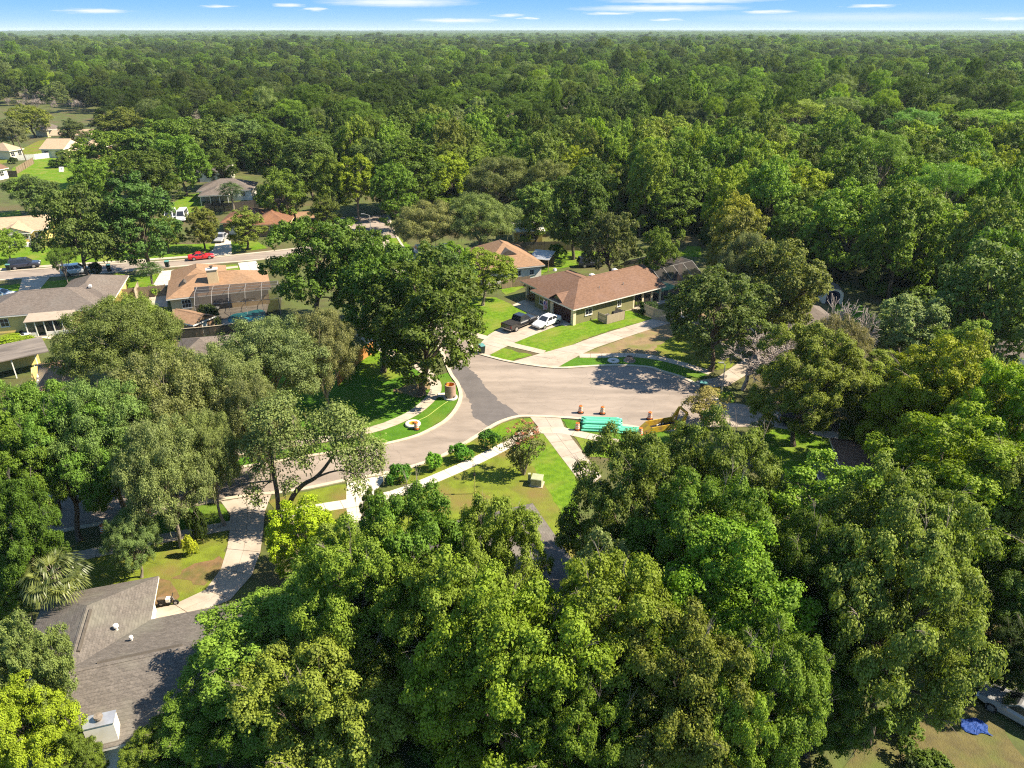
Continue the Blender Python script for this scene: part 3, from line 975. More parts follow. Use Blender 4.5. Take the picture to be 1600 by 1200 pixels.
# ------------------------------------------------------------------ houses
M['navy_door'] = mat('navy_door', (0.02, 0.022, 0.05), scale=3)
class House:
    """local frame: x runs along the eave from pixel a to pixel b, y away from the camera"""

    def __init__(self, name, label, cat, a, b, ze=2.6, off=(0, 0)):
        A, B = G(*a, ze), G(*b, ze)
        d = B - A
        self.len = d.length
        ang = math.atan2(d.y, d.x)
        self.root = thing(name, label, cat, (A.x, A.y, 0), ang)
        self.ze = ze

    def local(self, u, v, z=0.0):
        p = G(u, v, z) - self.root.location
        a = -self.root.rotation_euler.z
        return (p.x * math.cos(a) - p.y * math.sin(a), p.x * math.sin(a) + p.y * math.cos(a))

    def hip(self, x0, x1, y0, y1, m, pitch=0.42, hips=(1, 1), axis='x', ze=None, name='roof', fascia=None, thick=0.2, gable_mat=None):
        ze = self.ze if ze is None else ze
        if axis == 'y':
            T = lambda x, y, z: (y, x, z)
            x0, x1, y0, y1 = y0, y1, x0, x1
        else:
            T = lambda x, y, z: (x, y, z)
        hw = (y1 - y0) / 2
        ym = (y0 + y1) / 2
        zr = ze + hw * pitch
        r0 = x0 + (hw if hips[0] else 0)
        r1 = x1 - (hw if hips[1] else 0)
        if r1 < r0:
            r0 = r1 = (x0 + x1) / 2
        a, b, c, d = T(x0, y0, ze), T(x1, y0, ze), T(x1, y1, ze), T(x0, y1, ze)
        p, q = T(r0, ym, zr), T(r1, ym, zr)
        mb = MB()
        if r1 > r0:
            mb.quad([a, b, q, p]).quad([c, d, p, q])
        else:
            mb.quad([a, b, p]).quad([c, d, p])
        if hips[1]:
            mb.quad([b, c, q])
        if hips[0]:
            mb.quad([d, a, p])
        bmesh.ops.remove_doubles(mb.bm, verts=mb.bm.verts, dist=0.001)
        roof = mb.build(name, M[m] if isinstance(m, str) else m, self.root)
        # fascia boards and soffit
        fb = MB()
        e = 0.012
        lo = ze - thick
        X0, X1, Y0, Y1 = x0 + e, x1 - e, y0 + e, y1 - e
        t2 = lambda x, y, z: T(x, y, z)
        for (xa, ya, xb, yb) in ((X0, Y0, X1, Y0 + 0.04), (X0, Y1 - 0.04, X1, Y1), (X0, Y0 + 0.04, X0 + 0.04, Y1 - 0.04), (X1 - 0.04, Y0 + 0.04, X1, Y1 - 0.04)):
            P, Q = t2(xa, ya, lo), t2(xb, yb, ze - 0.012)
            fb.box(min(P[0], Q[0]), min(P[1], Q[1]), P[2], max(P[0], Q[0]), max(P[1], Q[1]), Q[2])
        P, Q = t2(X0 + 0.05, Y0 + 0.05, lo + 0.01), t2(X1 - 0.05, Y1 - 0.05, lo + 0.05)
        fb.box(min(P[0], Q[0]), min(P[1], Q[1]), P[2], max(P[0], Q[0]), max(P[1], Q[1]), Q[2])
        fb.build('fascia', M[fascia or 'trim'], roof)
        # gable triangles set in under the rake
        for k, xe in ((0, x0), (1, x1)):
            if not hips[k]:
                ins = 0.35 if k == 0 else -0.35
                gm = MB()
                w = hw - 0.35
                pts = [(y0 + 0.35 * 1.0, ze - 0.05), (y1 - 0.35, ze - 0.05), (ym, ze - 0.08 + (hw - 0.12) * pitch)]
                xa, xb = xe + ins - 0.05, xe + ins + 0.05
                f1 = [gm.bm.verts.new(T(xa, yy, zz)) for yy, zz in pts]
                f2 = [gm.bm.verts.new(T(xb, yy, zz)) for yy, zz in pts]
                gm.bm.faces.new(f1)
                gm.bm.faces.new(f2[::-1])
                for i in range(3):
                    gm.bm.faces.new((f1[i], f2[i], f2[(i + 1) % 3], f1[(i + 1) % 3]))
                gm.build('gable', M[gable_mat or 'trim'], self.root)
        # ridge cap
        if r1 - r0 > 0.5:
            cb = MB()
            A, B = Vector(T(r0, ym, zr)), Vector(T(r1, ym, zr))
            n = Vector(T(0, 1, 0))
            s = 0.16
            dz = s * pitch
            for sg in (1, -1):
                cb.quad([A + Vector((0, 0, .03)), B + Vector((0, 0, .03)), B + n * sg * s + Vector((0, 0, .03 - dz)), A + n * sg * s + Vector((0, 0, .03 - dz))])
            cb.build('ridge_cap', M[m] if isinstance(m, str) else m, roof)
        return roof, zr

    def walls(self, x0, x1, y0, y1, m, z1=None, name='wall'):
        z1 = self.ze - 0.16 if z1 is None else z1
        mb = MB().box(x0, y0, 0, x1, y1, z1)
        return mb.build(name, M[m], self.root)

    def window(self, x, y, side, z=1.0, w=1.1, h=1.1, bars=1, frame='trim'):
        """side: 's' faces -y, 'n' +y, 'w' -x, 'e' +x"""
        ang = {'s': 0, 'e': math.pi / 2, 'n': math.pi, 'w': -math.pi / 2}[side]
        f = MB()
        t = 0.07
        f.box(-w / 2, -0.06, 0, -w / 2 + t, 0.0, h).box(w / 2 - t, -0.06, 0, w / 2, 0.0, h)
        f.box(-w / 2 + t, -0.06, 0, w / 2 - t, 0.0, t).box(-w / 2 + t, -0.06, h - t, w / 2 - t, 0.0, h)
        f.box(-w / 2 + t, -0.045, h / 2 - 0.02, w / 2 - t, -0.001, h / 2 + 0.02)
        for i in range(bars):
            xx = -w / 2 + w * (i + 1) / (bars + 1)
            f.box(xx - 0.018, -0.042, t, xx + 0.018, -0.0015, h - t)
        o = f.build('window', M[frame], self.root, loc=(x, y, z), rz=ang)
        MB().box(-w / 2 + t, -0.02, t, w / 2 - t, -0.002, h - t).build('pane', M['glass'], o)
        MB().box(-w / 2 - 0.06, -0.1, -0.07, w / 2 + 0.06, 0.0, -0.002).build('sill', M[frame], o)
        return o

    def panel(self, name, x, y, side, z, w, h, m, grooves=0):
        ang = {'s': 0, 'e': math.pi / 2, 'n': math.pi, 'w': -math.pi / 2}[side]
        mb = MB()
        if grooves:
            for i in range(grooves):
                mb.box(-w / 2, -0.05, h * i / grooves + 0.012, w / 2, 0.0, h * (i + 1) / grooves - 0.012)
        else:
            mb.box(-w / 2, -0.05, 0, w / 2, 0, h)
        return mb.build(name, M[m], self.root, loc=(x, y, z), rz=ang)

    def post(self, x, y, m='trim', s=0.16, z1=None, name='post'):
        return MB().box(x - s / 2, y - s / 2, 0, x + s / 2, y + s / 2, self.ze - 0.19 if z1 is None else z1).build(name, M[m], self.root)

    def box(self, name, m, *a, **k):
        return MB().box(*a).build(name, M[m], self.root, **k)


def cage(name, label, loc, rz, L_, D_, hw=2.6, top=3.9, inset=1.8, nx=4, screen='screen'):
    """screened pool cage: aluminium bars with screen panels between, mansard top"""
    t = thing(name, label, 'pool cage', loc, rz)
    bars = MB()
    r = 0.04
    xs = [L_ * i / nx for i in range(nx + 1)]
    prof = [(0, 0), (0, hw), (inset, top), (D_ - inset, top), (D_, hw), (D_, 0)]
    for x in xs:
        for (y0, z0), (y1, z1) in zip(prof, prof[1:]):
            bars.tube([(x, y0, z0), (x, y1, z1)], r, 4)
    for (y, z) in prof[1:5]:
        bars.tube([(0, y, z), (L_, y, z)], r, 4)
    bars.tube([(0, D_ / 2, top), (L_, D_ / 2, top)], r, 4)
    bars.tube([(0, 0, 0.08), (L_, 0, 0.08)], r, 4)
    bars.build('frame', M['bronze_bar'], t)

    def pan(q):
        MB().quad(q).build('screen_panel', M[screen], t)
    segs = [(prof[0], prof[1]), (prof[1], prof[2]), (prof[2], (D_ / 2, top)), ((D_ / 2, top), prof[3]), (prof[3], prof[4])]
    g = 0.06
    for x0, x1 in zip(xs, xs[1:]):
        for (a, b) in segs:
            pan([(x0 + g, a[0], a[1]), (x1 - g, a[0], a[1]), (x1 - g, b[0], b[1]), (x0 + g, b[0], b[1])])
    for x in (0, L_):
        pan([(x, 0.06, 0), (x, D_ - 0.06, 0), (x, D_ - 0.06, hw), (x, 0.06, hw)])
        pan([(x, 0.08, hw + 0.02), (x, D_ - 0.08, hw + 0.02), (x, D_ - inset, top - 0.03), (x, inset, top - 0.03)])
    return t


def vent(h, x, y, z, s=0.3, m='trim', name='roof_vent'):
    mb = MB().box(-s, -s, -0.15, s, s, 0.16).lathe([(s * 0.7, 0.16), (s * 0.6, 0.26), (0.001, 0.32)], 10)
    return mb.build(name, M[m], h.root, loc=(x, y, z))


# --- the brown roofed house on the cul-de-sac
h = House('ranch_house', 'long brown roofed house with maroon garage door behind the parked pickup', 'house', (896, 484), (1041, 447))
L_ = h.len
P_ = 0.43
_, zr = h.hip(0, L_, 0, 10.4, 'roof_brown', P_, (1, 0), gable_mat='wall_green')
h.hip(1.4, 11.5, 5.2, 15.0, 'roof_brown', P_ * 0.92, (0, 1), axis='y', gable_mat='wall_cream')
h.hip(0.25, 4.4, 2.6, 6.0, 'roof_brown', 0.62, (0, 0), ze=2.62, name='porch_roof', gable_mat='wall_green')
h.walls(0.55, L_ - 6.2, 0.55, 9.8, 'wall_green')
h.walls(L_ - 6.2, L_ - 0.4, 3.4, 9.8, 'wall_cream')
h.walls(3.0, 11.0, 9.8, 14.4, 'wall_cream')
h.panel('garage_door', 0.55, 3.1, 'w', 0.03, 3.9, 2.1, 'maroon', grooves=4)
for y in (0.62, 5.4):
    h.box('column', 'wall_cream', 0.32, y - 0.28, 0, 0.8, y + 0.28, 2.4)
for y in (7.9, 10.4, 13.6):
    h.post(1.9, y, 'wall_cream', 0.4)
h.panel('door', 3.0, 11.6, 'w', 0.05, 1.0, 2.05, 'maroon')
h.window(3.0, 13.3, 'w', 0.8, 1.4, 1.3)
h.window(0.55, 8.0, 'w', 0.9, 1.3, 1.2)
h.window(3.3, 0.55, 's', 1.0, 1.35, 1.0)
h.window(9.2, 0.55, 's', 1.05, 0.8, 1.0)
for x in (L_ - 6.1, L_ - 4.2, L_ - 2.3, L_ - 0.5):
    h.post(x, 0.7, 'wall_cream', 0.3)
for x in (L_ - 5.15, L_ - 3.25, L_ - 1.4):
    s_ = MB().quad([(x - 0.78, 0.7, 0.1), (x + 0.78, 0.7, 0.1), (x + 0.78, 0.7, 2.35), (x - 0.78, 0.7, 2.35)]).build('screen_panel', M['screen'], h.root)
h.panel('patio_door', L_ - 3.2, 3.4, 's', 0.05, 3.0, 2.1, 'glass')
h.box('porch_floor', 'concrete', L_ - 6.1, -0.4, 0.01, L_ + 0.2, 3.35, 0.1)
for (x, y) in ((L_ * 0.44, 5.6), (L_ * 0.69, 5.6)):
    vent(h, x, y, zr - 0.12, 0.34)
vent(h, 6.4, 12.5, 2.6 + 1.5, 0.22)
for (x, y) in ((L_ * 0.38, 2.6), (L_ * 0.62, 2.2)):
    MB().lathe([(0.06, -0.2), (0.06, 0.35)], 8).build('vent_pipe', M['steel'], h.root, loc=(x, y, 2.6 + y * P_))
rz_ = h.root.rotation_euler.z


def hl(H_, x, y):
    a = H_.root.rotation_euler.z
    return Vector((H_.root.location.x + x * math.cos(a) - y * math.sin(a), H_.root.location.y + x * math.sin(a) + y * math.cos(a), 0))


main_house = h
cage('pool_enclosure', 'dark screened pool cage at the end of the brown roofed house', hl(h, L_ + 0.15, 0.6), rz_, 8.8, 11.2, 2.5, 4.3, 2.6, screen='screen_dense')
pf = MB().slab([(0, 0), (9.2, 0), (9.2, 11.5), (0, 11.5)], 0.0, 0.05).build('pool_deck', M['concrete_white'], None, loc=hl(h, L_ + 0.1, 0.5), rz=rz_)
pf['kind'] = 'structure'
MB().slab([(2, 3), (7, 3), (7, 8.5), (2, 8.5)], 0.05, 0.062).build('water', M['pool'], pf)
# chimney like stone stack at the far end of the cage
st = MB().box(-0.5, -0.5, 0, 0.5, 0.5, 3.4).box(-0.6, -0.6, 3.4, 0.6, 0.6, 3.6).build('chimney_stack', M['precast'], None, loc=hl(h, L_ + 9.8, 6.8), rz=rz_)
tag(st, 'pale brick outdoor chimney beside the pool cage', 'chimney')


def fence(name, label, pts, hgt, m, post_m=None, board=0.14, gap=0.012, group=None, cap=False):
    """board fence through world points: posts and rails are parts, the narrow boards one part"""
    b = MB()
    ps = []
    o0 = Vector((pts[0].x, pts[0].y, 0))
    t = thing(name, label, 'fence', o0, 0, group)
    rl = MB()
    r = random.Random(len(pts) + int(abs(o0.x) * 10))
    for A, B in zip(pts, pts[1:]):
        A, B = A - o0, B - o0
        d = (B - A)
        n = max(1, int(d.length / (board + gap)))
        a = math.atan2(d.y, d.x)
        for i in range(n):
            c = A.lerp(B, (i + 0.5) / n)
            Mx = Matrix.Translation((c.x, c.y, 0)) @ Matrix.Rotation(a, 4, 'Z')
            b.box(-board / 2, -0.012, 0.05, board / 2, 0.012, hgt + r.uniform(-0.02, 0.02), Mx)
        k = max(1, round(d.length / 2.4))
        for i in range(k + 1):
            ps.append(A.lerp(B, i / k))
        Mx = Matrix.Translation((A.x, A.y, 0)) @ Matrix.Rotation(a, 4, 'Z')
        for z in (0.35, hgt - 0.35):
            rl.box(0, 0.016, z, d.length, 0.056, z + 0.09, Mx)
        if cap:
            rl.box(0, -0.06, hgt + 0.03, d.length, 0.08, hgt + 0.08, Mx)
    bo = b.build('boards', M[m], t)
    bo['kind'] = 'stuff'
    rl.build('rail', M[post_m or m], t)
    for p in ps:
        MB().box(-0.05, 0.058, 0, 0.05, 0.158, hgt + 0.06).build('post', M[post_m or m], t, loc=(p.x, p.y, 0))
    return t


fence('fence', 'pale board fence running from the screened porch towards the dark oak', gpts([(1006, 492), (1022, 499), (1040, 503), (1062, 508)]), 1.7, 'wood_pale')
q = [hl(main_house, *c) for c in ((4.6, -0.1), (4.6, -2.0), (8.0, -2.0), (8.0, -0.1))]
fence('bin_enclosure', 'pale board enclosure against the olive wall of the brown roofed house', q, 1.35, 'wood_pale')
fence('fence', 'dark board fence behind the tin shed', gpts([(800, 393), (850, 392), (905, 391)]), 1.8, 'wood')
fence('fence', 'weathered board fence beyond the tin shed at right', gpts([(905, 391), (935, 390), (960, 389)]), 1.8, 'wood_pale')
fence('fence', 'dark weathered fence left of the brown roofed house', gpts([(784, 452), (800, 449), (828, 446)]), 1.6, 'wood')
fence('fence', 'orange cedar fence at the back of the shaded lawn', gpts([(528, 604), (548, 582), (562, 566), (584, 552)]), 1.7, 'wood_orange')
fence('fence', 'board fence with shade darkened boards below the swimming pool', gpts([(286, 534), (330, 530), (395, 522)]), 1.8, 'wood_dark', cap=True, post_m='wood_pale')  # boards face away from the sun, that shade is put into their colour
fence('fence', 'brown board fence between the grey garage roof and the tan house', gpts([(186, 470), (212, 467), (260, 462)]), 1.8, 'wood')
fence('fence', 'weathered fence slanting across the far lawn', gpts([(27, 272), (40, 264), (53, 256)]), 1.9, 'wood')
fence('fence', 'long white fence in front of the far beige house', gpts([(28, 251), (55, 249.5), (86, 246)]), 1.7, 'trim')
fence('fence', 'black board fence behind the rust roofed house', gpts([(322, 332), (365, 330), (398, 326), (455, 322)]), 2.0, 'wood_dark')
fence('fence', 'dark fence at the edge of the near far lawn', gpts([(-5, 278), (27, 277)]), 1.8, 'wood_dark')
fence('fence', 'broken grey rail fence under the gold tipped tree', gpts([(1238, 1140), (1270, 1128), (1305, 1118)]), 1.1, 'wood', board=0.1, gap=0.5)
fence('gate', 'wooden gate beside the white concrete of the tan house', gpts([(214, 474), (219, 462)]), 2.2, 'wood_pale')

# --- tan roofed house behind the vivid tree
h = House('tan_house', 'tan roofed house with pale walls left of the tin shed', 'house', (752, 424), (852, 414))
L_ = h.len
h.hip(0, L_, 0, 13, 'roof_tan', 0.52, (1, 1), axis='y')
h.walls(0.5, L_ - 0.5, 0.5, 12.5, 'wall_white')
h.window(L_ - 4.6, 0.5, 's', 1.0, 1.0, 1.0)
h.window(L_ - 2.2, 0.5, 's', 1.0, 0.8, 0.9)
gx = L_ / 2
MB().prism([(gx - 1.5, 4.1), (gx + 1.5, 4.1), (gx, 4.95)], 2.7, 5.0).build('louvre_gable', M['fascia_dark'], h.root)
p = G(848, 413)
h2 = House('tin_shed', 'open shed with a shiny tin roof beside the tan roofed house', 'shed', (826, 404), (858, 407), 2.2)
MB().prism([(0, 2.2), (0, 2.28), (4.2, 2.75), (4.2, 2.67)], 0, h2.len, axis='x').build('roof', M['tin'], h2.root)
for x in (0.2, h2.len - 0.2):
    for y in (0.3, 3.9):
        h2.post(x, y, 'wood', 0.12, 2.25 + y * 0.11)
h2.box('wall', 'wood_dark', 0.2, 3.6, 0, h2.len - 0.2, 3.7, 2.4)

# --- house with yellow walls and pale roof further back
h = House('yellow_walled_house', 'yellow walled house with pale flat roof among trees at centre', 'house', (800, 362), (852, 361), 2.7)
h.hip(0, h.len, 0, 8, 'wall_white', 0.12, (0, 0))
h.walls(0.5, h.len - 0.5, 0.5, 7.5, 'wall_yellow')
h.window(h.len - 2.2, 0.5, 's', 1.0, 1.2, 1.1)
h.window(2.2, 0.5, 's', 1.0, 1.2, 1.1)

# --- tan house with the pool
h = House('pool_house', 'tan roofed house with chimney beside the swimming pool', 'house', (259, 468), (424, 450))
L_ = h.len
h.hip(0, L_, 0, 9.6, 'roof_tan', 0.42, (1, 1))
h.hip(0.2, 8.6, 4.2, 15.0, 'roof_tan', 0.46, (1, 1), axis='y')
h.walls(0.5, L_ - 0.5, 0.5, 9.0, 'wall_tan')
h.walls(0.7, 8.0, 9.0, 14.4, 'wall_tan')
h.window(2.6, 0.5, 's', 0.8, 1.3, 1.3, 2)
h.window(0.5, 5.0, 'w', 0.9, 1.4, 1.1)
h.panel('patio_door', 7.5, 0.5, 's', 0.05, 2.6, 2.1, 'glass')
ch = h.box('chimney', 'wall_tan', 6.0, 2.3, 2.0, 7.5, 3.2, 5.6)
MB().box(5.9, 2.2, 5.6, 7.6, 3.3, 5.75).build('chimney_cap', M['trim'], ch)
MB().lathe([(0.2, 5.75), (0.2, 6.05), (0.3, 6.1), (0.3, 6.16)], 10, 6.75, 2.75).build('flue', M['fascia_dark'], ch)
sp_ = MB().quad([(4.0, 0.5, 2.6 + 0.5 * .42 + .06), (6.0, 0.5, 2.6 + 0.5 * .42 + .06), (6.0, 1.8, 2.6 + 1.8 * .42 + .06), (4.0, 1.8, 2.6 + 1.8 * .42 + .06)]).build('solar_panel', M['glass'], h.root)
MB().prism([(1.9, 3.5), (3.3, 3.5), (2.6, 4.15)], 2.9, 4.4).build('louvre_gable', M['fascia_dark'], h.root)
pool_h = h
a = h.root.rotation_euler.z
cage('pool_enclosure', 'dark screened cage over the blue swimming pool', G(309, 503), math.atan2((G(412, 494) - G(309, 503)).y, (G(412, 494) - G(309, 503)).x), 11.5, 6.8, 2.5, 3.7, 2.0, nx=5)
pd = sheet('pool_deck', gpts([(296, 500), (309, 506), (360, 510), (414, 500), (420, 475), (330, 478), (300, 482)]), 0.04, M['concrete'])
wt = sheet('pool_water', catmull(gpts([(357, 497), (366, 491), (385, 488), (404, 484), (414, 487), (412, 497), (390, 503), (360, 505)]), 4, True), 0.06, M['pool'])
for i, (u, v) in enumerate(((320, 493), (336, 490))):
    c_ = thing('lounger', ('pale lounger by the pool, left one', 'pale lounger by the pool, right one')[i], 'lounger', G(u, v), 0.4 + i, 'loungers by the pool')
    MB().box(-0.9, -0.3, 0.28, 0.4, 0.3, 0.36).build('seat', M['trim'], c_)
    MB().prism([(0.4, 0.3), (0.95, 0.75), (0.9, 0.8), (0.36, 0.36)], -0.3, 0.3).build('backrest', M['trim'], c_)
    for x in (-0.8, 0.6):
        for y in (-0.25, 0.25):
            MB().box(x - 0.03, y - 0.03, 0.04, x + 0.03, y + 0.03, 0.28).build('leg', M['trim'], c_)
h = House('garden_shed', 'small tan roofed shed with brown walls below the tan house', 'shed', (258, 498), (302, 508), 2.2)
h.hip(0, h.len, 0, 4.0, 'roof_tan', 0.4, (0, 0), gable_mat='wall_brown')
h.walls(0.3, h.len - 0.3, 0.3, 3.7, 'wall_brown')
h.panel('door', h.len - 0.3, 2.0, 'e', 0.02, 0.9, 1.8, 'trim')

# --- yellow house with grey roof at the left
h = House('yellow_house', 'yellow house with grey roof and screened back porch at left', 'house', (-40, 498), (148, 482))
L_ = h.len
h.hip(0, L_ + 0.6, 0, 9.5, 'roof_grey', 0.42, (1, 1), gable_mat='wall_yellow')
h.walls(0.5, L_ - 0.5, 0.5, 9.0, 'wall_yellow')
x0, _y = h.local(103, 454, 2.6)
x1, y1 = h.local(183, 440, 2.6)
h.hip(L_ - 6.5, L_ + 1.8, 3.0, 15.5, 'roof_grey', 0.42, (1, 1), axis='y')
h.walls(L_ - 6.0, L_ + 1.3, 8.9, 15.0, 'wall_yellow')
xw, _ = h.local(13, 498, 1.5)
h.window(xw, 0.5, 's', 0.9, 1.1, 1.2)
xa, _ = h.local(38, 502, 2.3)
xb, _ = h.local(112, 496, 2.3)
MB().prism([(-2.6, 2.25), (-2.6, 2.33), (0.7, 2.72), (0.7, 2.62)], xa, xb, axis='x').build('porch_roof', M['porch_sheet'], h.root)
n = 5
for i in range(n + 1):
    x = xa + 0.15 + (xb - xa - 0.3) * i / n
    h.post(x, -2.4, 'trim', 0.12, 2.26)
    if i < n:
        x2 = xa + 0.15 + (xb - xa - 0.3) * (i + 1) / n
        MB().quad([(x + .07, -2.4, 0.7), (x2 - .07, -2.4, 0.7), (x2 - .07, -2.4, 2.22), (x + .07, -2.4, 2.22)]).build('screen_panel', M['screen'], h.root)
        if i != 1:
            h.box('kick_panel', 'trim', x + 0.07, -2.44, 0.02, x2 - 0.07, -2.36, 0.68)
h.box('porch_floor', 'concrete', xa, -2.5, 0.02, xb, 0.48, 0.1)
h.panel('door', (xa + xb) / 2, 0.5, 's', 0.1, 1.8, 2.0, 'glass')
vent(h, L_ - 1.5, 6.0, 2.6 + 1.5, 0.2)

# --- brown roof and carport below it
h = House('brown_roofed_house', 'brown roofed house with yellow wall half hidden under mossy oak', 'house', (45, 624), (122, 610))
L_ = h.len
h.hip(0, L_, 0, 10, 'roof_tan', 0.34, (0, 1), gable_mat='wall_yellow')
h.walls(1.8, L_ - 0.5, 0.5, 9.4, 'wall_yellow')
h.panel('door', 3.4, 0.5, 's', 0.05, 0.9, 2.0, 'trim')
h.window(5.6, 0.5, 's', 0.9, 1.0, 1.1)
cpv = House('carport', 'flat grey brown carport roof below the yellow house', 'carport', (2, 566), (62, 553), 2.5)
MB().prism([(0, 2.5), (0, 2.62), (5.4, 2.8), (5.4, 2.68)], -3.0, cpv.len + 1.0, axis='x').build('roof', M['roof_flat'], cpv.root)
for x in (-2.6, 1.0, cpv.len - 0.5):
    for y in (0.3, 5.0):
        cpv.post(x, y, 'trim', 0.12, 2.5 + y * 0.033)
cpv.box('wall', 'wall_yellow', -1.5, 3.6, 0, cpv.len, 3.75, 2.55)

h = House('grey_roofed_cottage', 'grey roofed house mostly hidden under the live oaks below the pool', 'house', (262, 574), (352, 566))
h.hip(0, h.len, 0, 9, 'roof_grey', 0.36, (1, 1))
h.walls(0.5, h.len - 0.5, 0.5, 8.5, 'wall_white')
h.window(3.0, 0.5, 's')

# --- porch house at the upper left edge
h = House('porch_house', 'cream house with gabled front porch at the left edge', 'house', (-40, 366), (72, 358), 2.7)
L_ = h.len
h.hip(0, L_, 0, 10, 'roof_beige', 0.36, (0, 0), gable_mat='wall_cream')
h.walls(0.5, L_ - 0.5, 0.5, 9.4, 'wall_yellow')
xa, _ = h.local(-6, 365, 2.7)
xb, _ = h.local(50, 362, 2.7)
h.hip(xa, xb, -2.3, 5.2, 'roof_beige', 0.4, (0, 0), axis='y', ze=2.72, name='porch_roof', gable_mat='wall_cream')
for k in range(3):
    h.post(xa + 0.5 + (xb - xa - 1.0) * k / 2, -1.9, 'trim', 0.22, 2.54)
h.box('porch_floor', 'trim', xa + 0.2, -2.2, 0.02, xb - 0.2, 0.48, 0.35)
h.panel('door', (xa * 2 + xb) / 3, 0.5, 's', 0.36, 1.0, 2.0, 'trim')
h.window((xa + 2.2 * xb) / 3.2, 0.5, 's', 1.0, 1.2, 1.2)
h.window(L_ - 1.8, 0.5, 's', 1.0, 1.0, 1.1)

# --- rust roofed house across the street
h = House('rust_roofed_house', 'rust roofed house behind the two small street trees', 'house', (338, 353), (452, 350))
L_ = h.len
h.hip(L_ * 0.42, L_, 0, 13, 'roof_rust', 0.44, (1, 1), axis='y', fascia='wall_tan')
h.hip(0, L_ * 0.7, 2.5, 12, 'roof_rust', 0.42, (1, 1), fascia='wall_tan')
h.walls(0.5, L_ * 0.6, 3.0, 11.5, 'wall_brown')
h.walls(L_ * 0.45, L_ - 0.5, 0.5, 12.3, 'wall_brown')
h.panel('garage_door', L_ * 0.2, 3.0, 's', 0.03, 2.8, 2.1, 'trim', 4)
h.window(L_ * 0.75, 0.5, 's')
h = House('outbuilding', 'low tan roofed outbuilding right of the rust roofed house', 'shed', (463, 342), (492, 340), 2.5)
h.hip(0, h.len, 0, 6, 'roof_tan', 0.25, (0, 0), fascia='fascia_dark')
h.walls(0.4, h.len - 0.4, 0.4, 5.6, 'wall_brown')

# --- grey house with screened porch
h = House('screened_house', 'white house with grey roof and screened porch behind the palm', 'house', (302, 303), (392, 300))
L_ = h.len
h.hip(0, L_, 3, 13, 'roof_grey', 0.4, (1, 1))
h.walls(0.5, L_ - 0.5, 3.5, 12.5, 'wall_white')
h.hip(1.5, 8.5, -2.5, 8.0, 'roof_grey', 0.3, (1, 1), axis='y')
for x in (1.9, 4.1, 6.2, 8.1):
    h.post(x, -2.1, 'trim', 0.14)
for x in (3.0, 5.15, 7.15):
    MB().quad([(x - 0.95, -2.1, 0.1), (x + 0.95, -2.1, 0.1), (x + 0.95, -2.1, 2.4), (x - 0.95, -2.1, 2.4)]).build('screen_panel', M['screen'], h.root)
h.window(L_ - 2.5, 3.5, 's')
h = House('white_house', 'white walled house with dark gable behind the screened porch house', 'house', (306, 268), (362, 266), 3.0)
h.hip(0, h.len, 0, 9, 'roof_dark', 0.4, (0, 0), gable_mat='wall_white')
h.walls(0.5, h.len - 0.5, 0.5, 8.5, 'wall_white')
h.window(3.0, 0.5, 's', 1.0, 1.3, 1.3)
h.window(6.5, 0.5, 's', 1.0, 1.3, 1.3)

# --- shaded grey house on the right and the little arched shed
h = House('garage_house', 'grey roofed house with shaded garage right of the olive oak', 'house', (1188, 527), (1338, 524))
L_ = h.len
h.hip(4.2, L_, 0, 11, 'roof_grey', 0.42, (1, 1), fascia='trim')
h.hip(0, 7.5, -2.4, 8.0, 'roof_grey', 0.34, (1, 1), axis='y')
h.walls(4.8, L_ - 0.5, 0.5, 10.4, 'wall_brown')
h.walls(0.5, 7.0, -1.8, 7.5, 'wall_brown')
h.panel('garage_door', 3.4, -1.8, 's', 0.03, 4.4, 2.1, 'wall_tan', 4)
vent(h, L_ - 5.5, 3.2, 4.0, 0.22, 'fascia_dark')
p = G(1300, 475)
sh = thing('arched_shed', 'small white shed with arched dark doorway before the wood at right', 'shed', p, -0.15)
w_, hh = 1.5, 2.5
arc = [(-w_, 0), (-w_, hh * 0.62)] + [(-w_ * math.cos(t), hh * 0.62 + (hh * 0.38) * math.sin(t)) for t in [math.pi * k / 8 for k in range(1, 8)]] + [(w_, hh * 0.62), (w_, 0)]
MB().prism([(x * 0.98, z * 0.98) for x, z in arc], 0.1, 2.8).build('wall', M['wall_white'], sh)
mb = MB()
for k in range(1, len(arc) - 2):
    (x0, z0), (x1, z1) = arc[k], arc[k + 1]
    mb.quad([(x0 * 1.03, -0.1, z0 * 1.02), (x1 * 1.03, -0.1, z1 * 1.02), (x1 * 1.03, 2.95, z1 * 1.02), (x0 * 1.03, 2.95, z0 * 1.02)])
mb.build('roof', M['roof_grey'], sh)
MB().prism([(x * 0.66, z * 0.84) for x, z in arc], 0.06, 0.11).build('door', M['navy_door'], sh)

# --- the nearest roof, bottom left
A, B = G(145, 1041, 4.1), G(244, 1020, 4.1)
kd = (B - A)
kang = math.atan2(kd.y, kd.x)
h = House.__new__(House)
h.ze = 2.6
h.root = thing('near_house', 'nearest house with weathered dark grey roof at bottom left', 'house', (A.x, A.y, 0), kang)
HWK = 4.9
pk = 1.5 / HWK
h.hip(-1.3, 15, -HWK, HWK, 'roof_dark', pk, (0, 1), fascia='trim', gable_mat='wall_white')
x0, y0 = h.local(54, 965, 2.6)
x1, y1 = h.local(245, 901, 2.6)
xe, _ = h.local(237, 973, 2.6)
wx0, wx1 = -7.2, 2.6
x_r, y_r = h.local(137, 950, 4.1)
wy1 = max(y0, y1)
WK = dict(x0=-5.0, x1=2.3, y1=9.4)
h.hip(WK['x0'], WK['x1'], -0.6, WK['y1'], 'roof_dark', 1.46 / 3.65, (0, 1), axis='y', fascia='trim', gable_mat='wall_white')
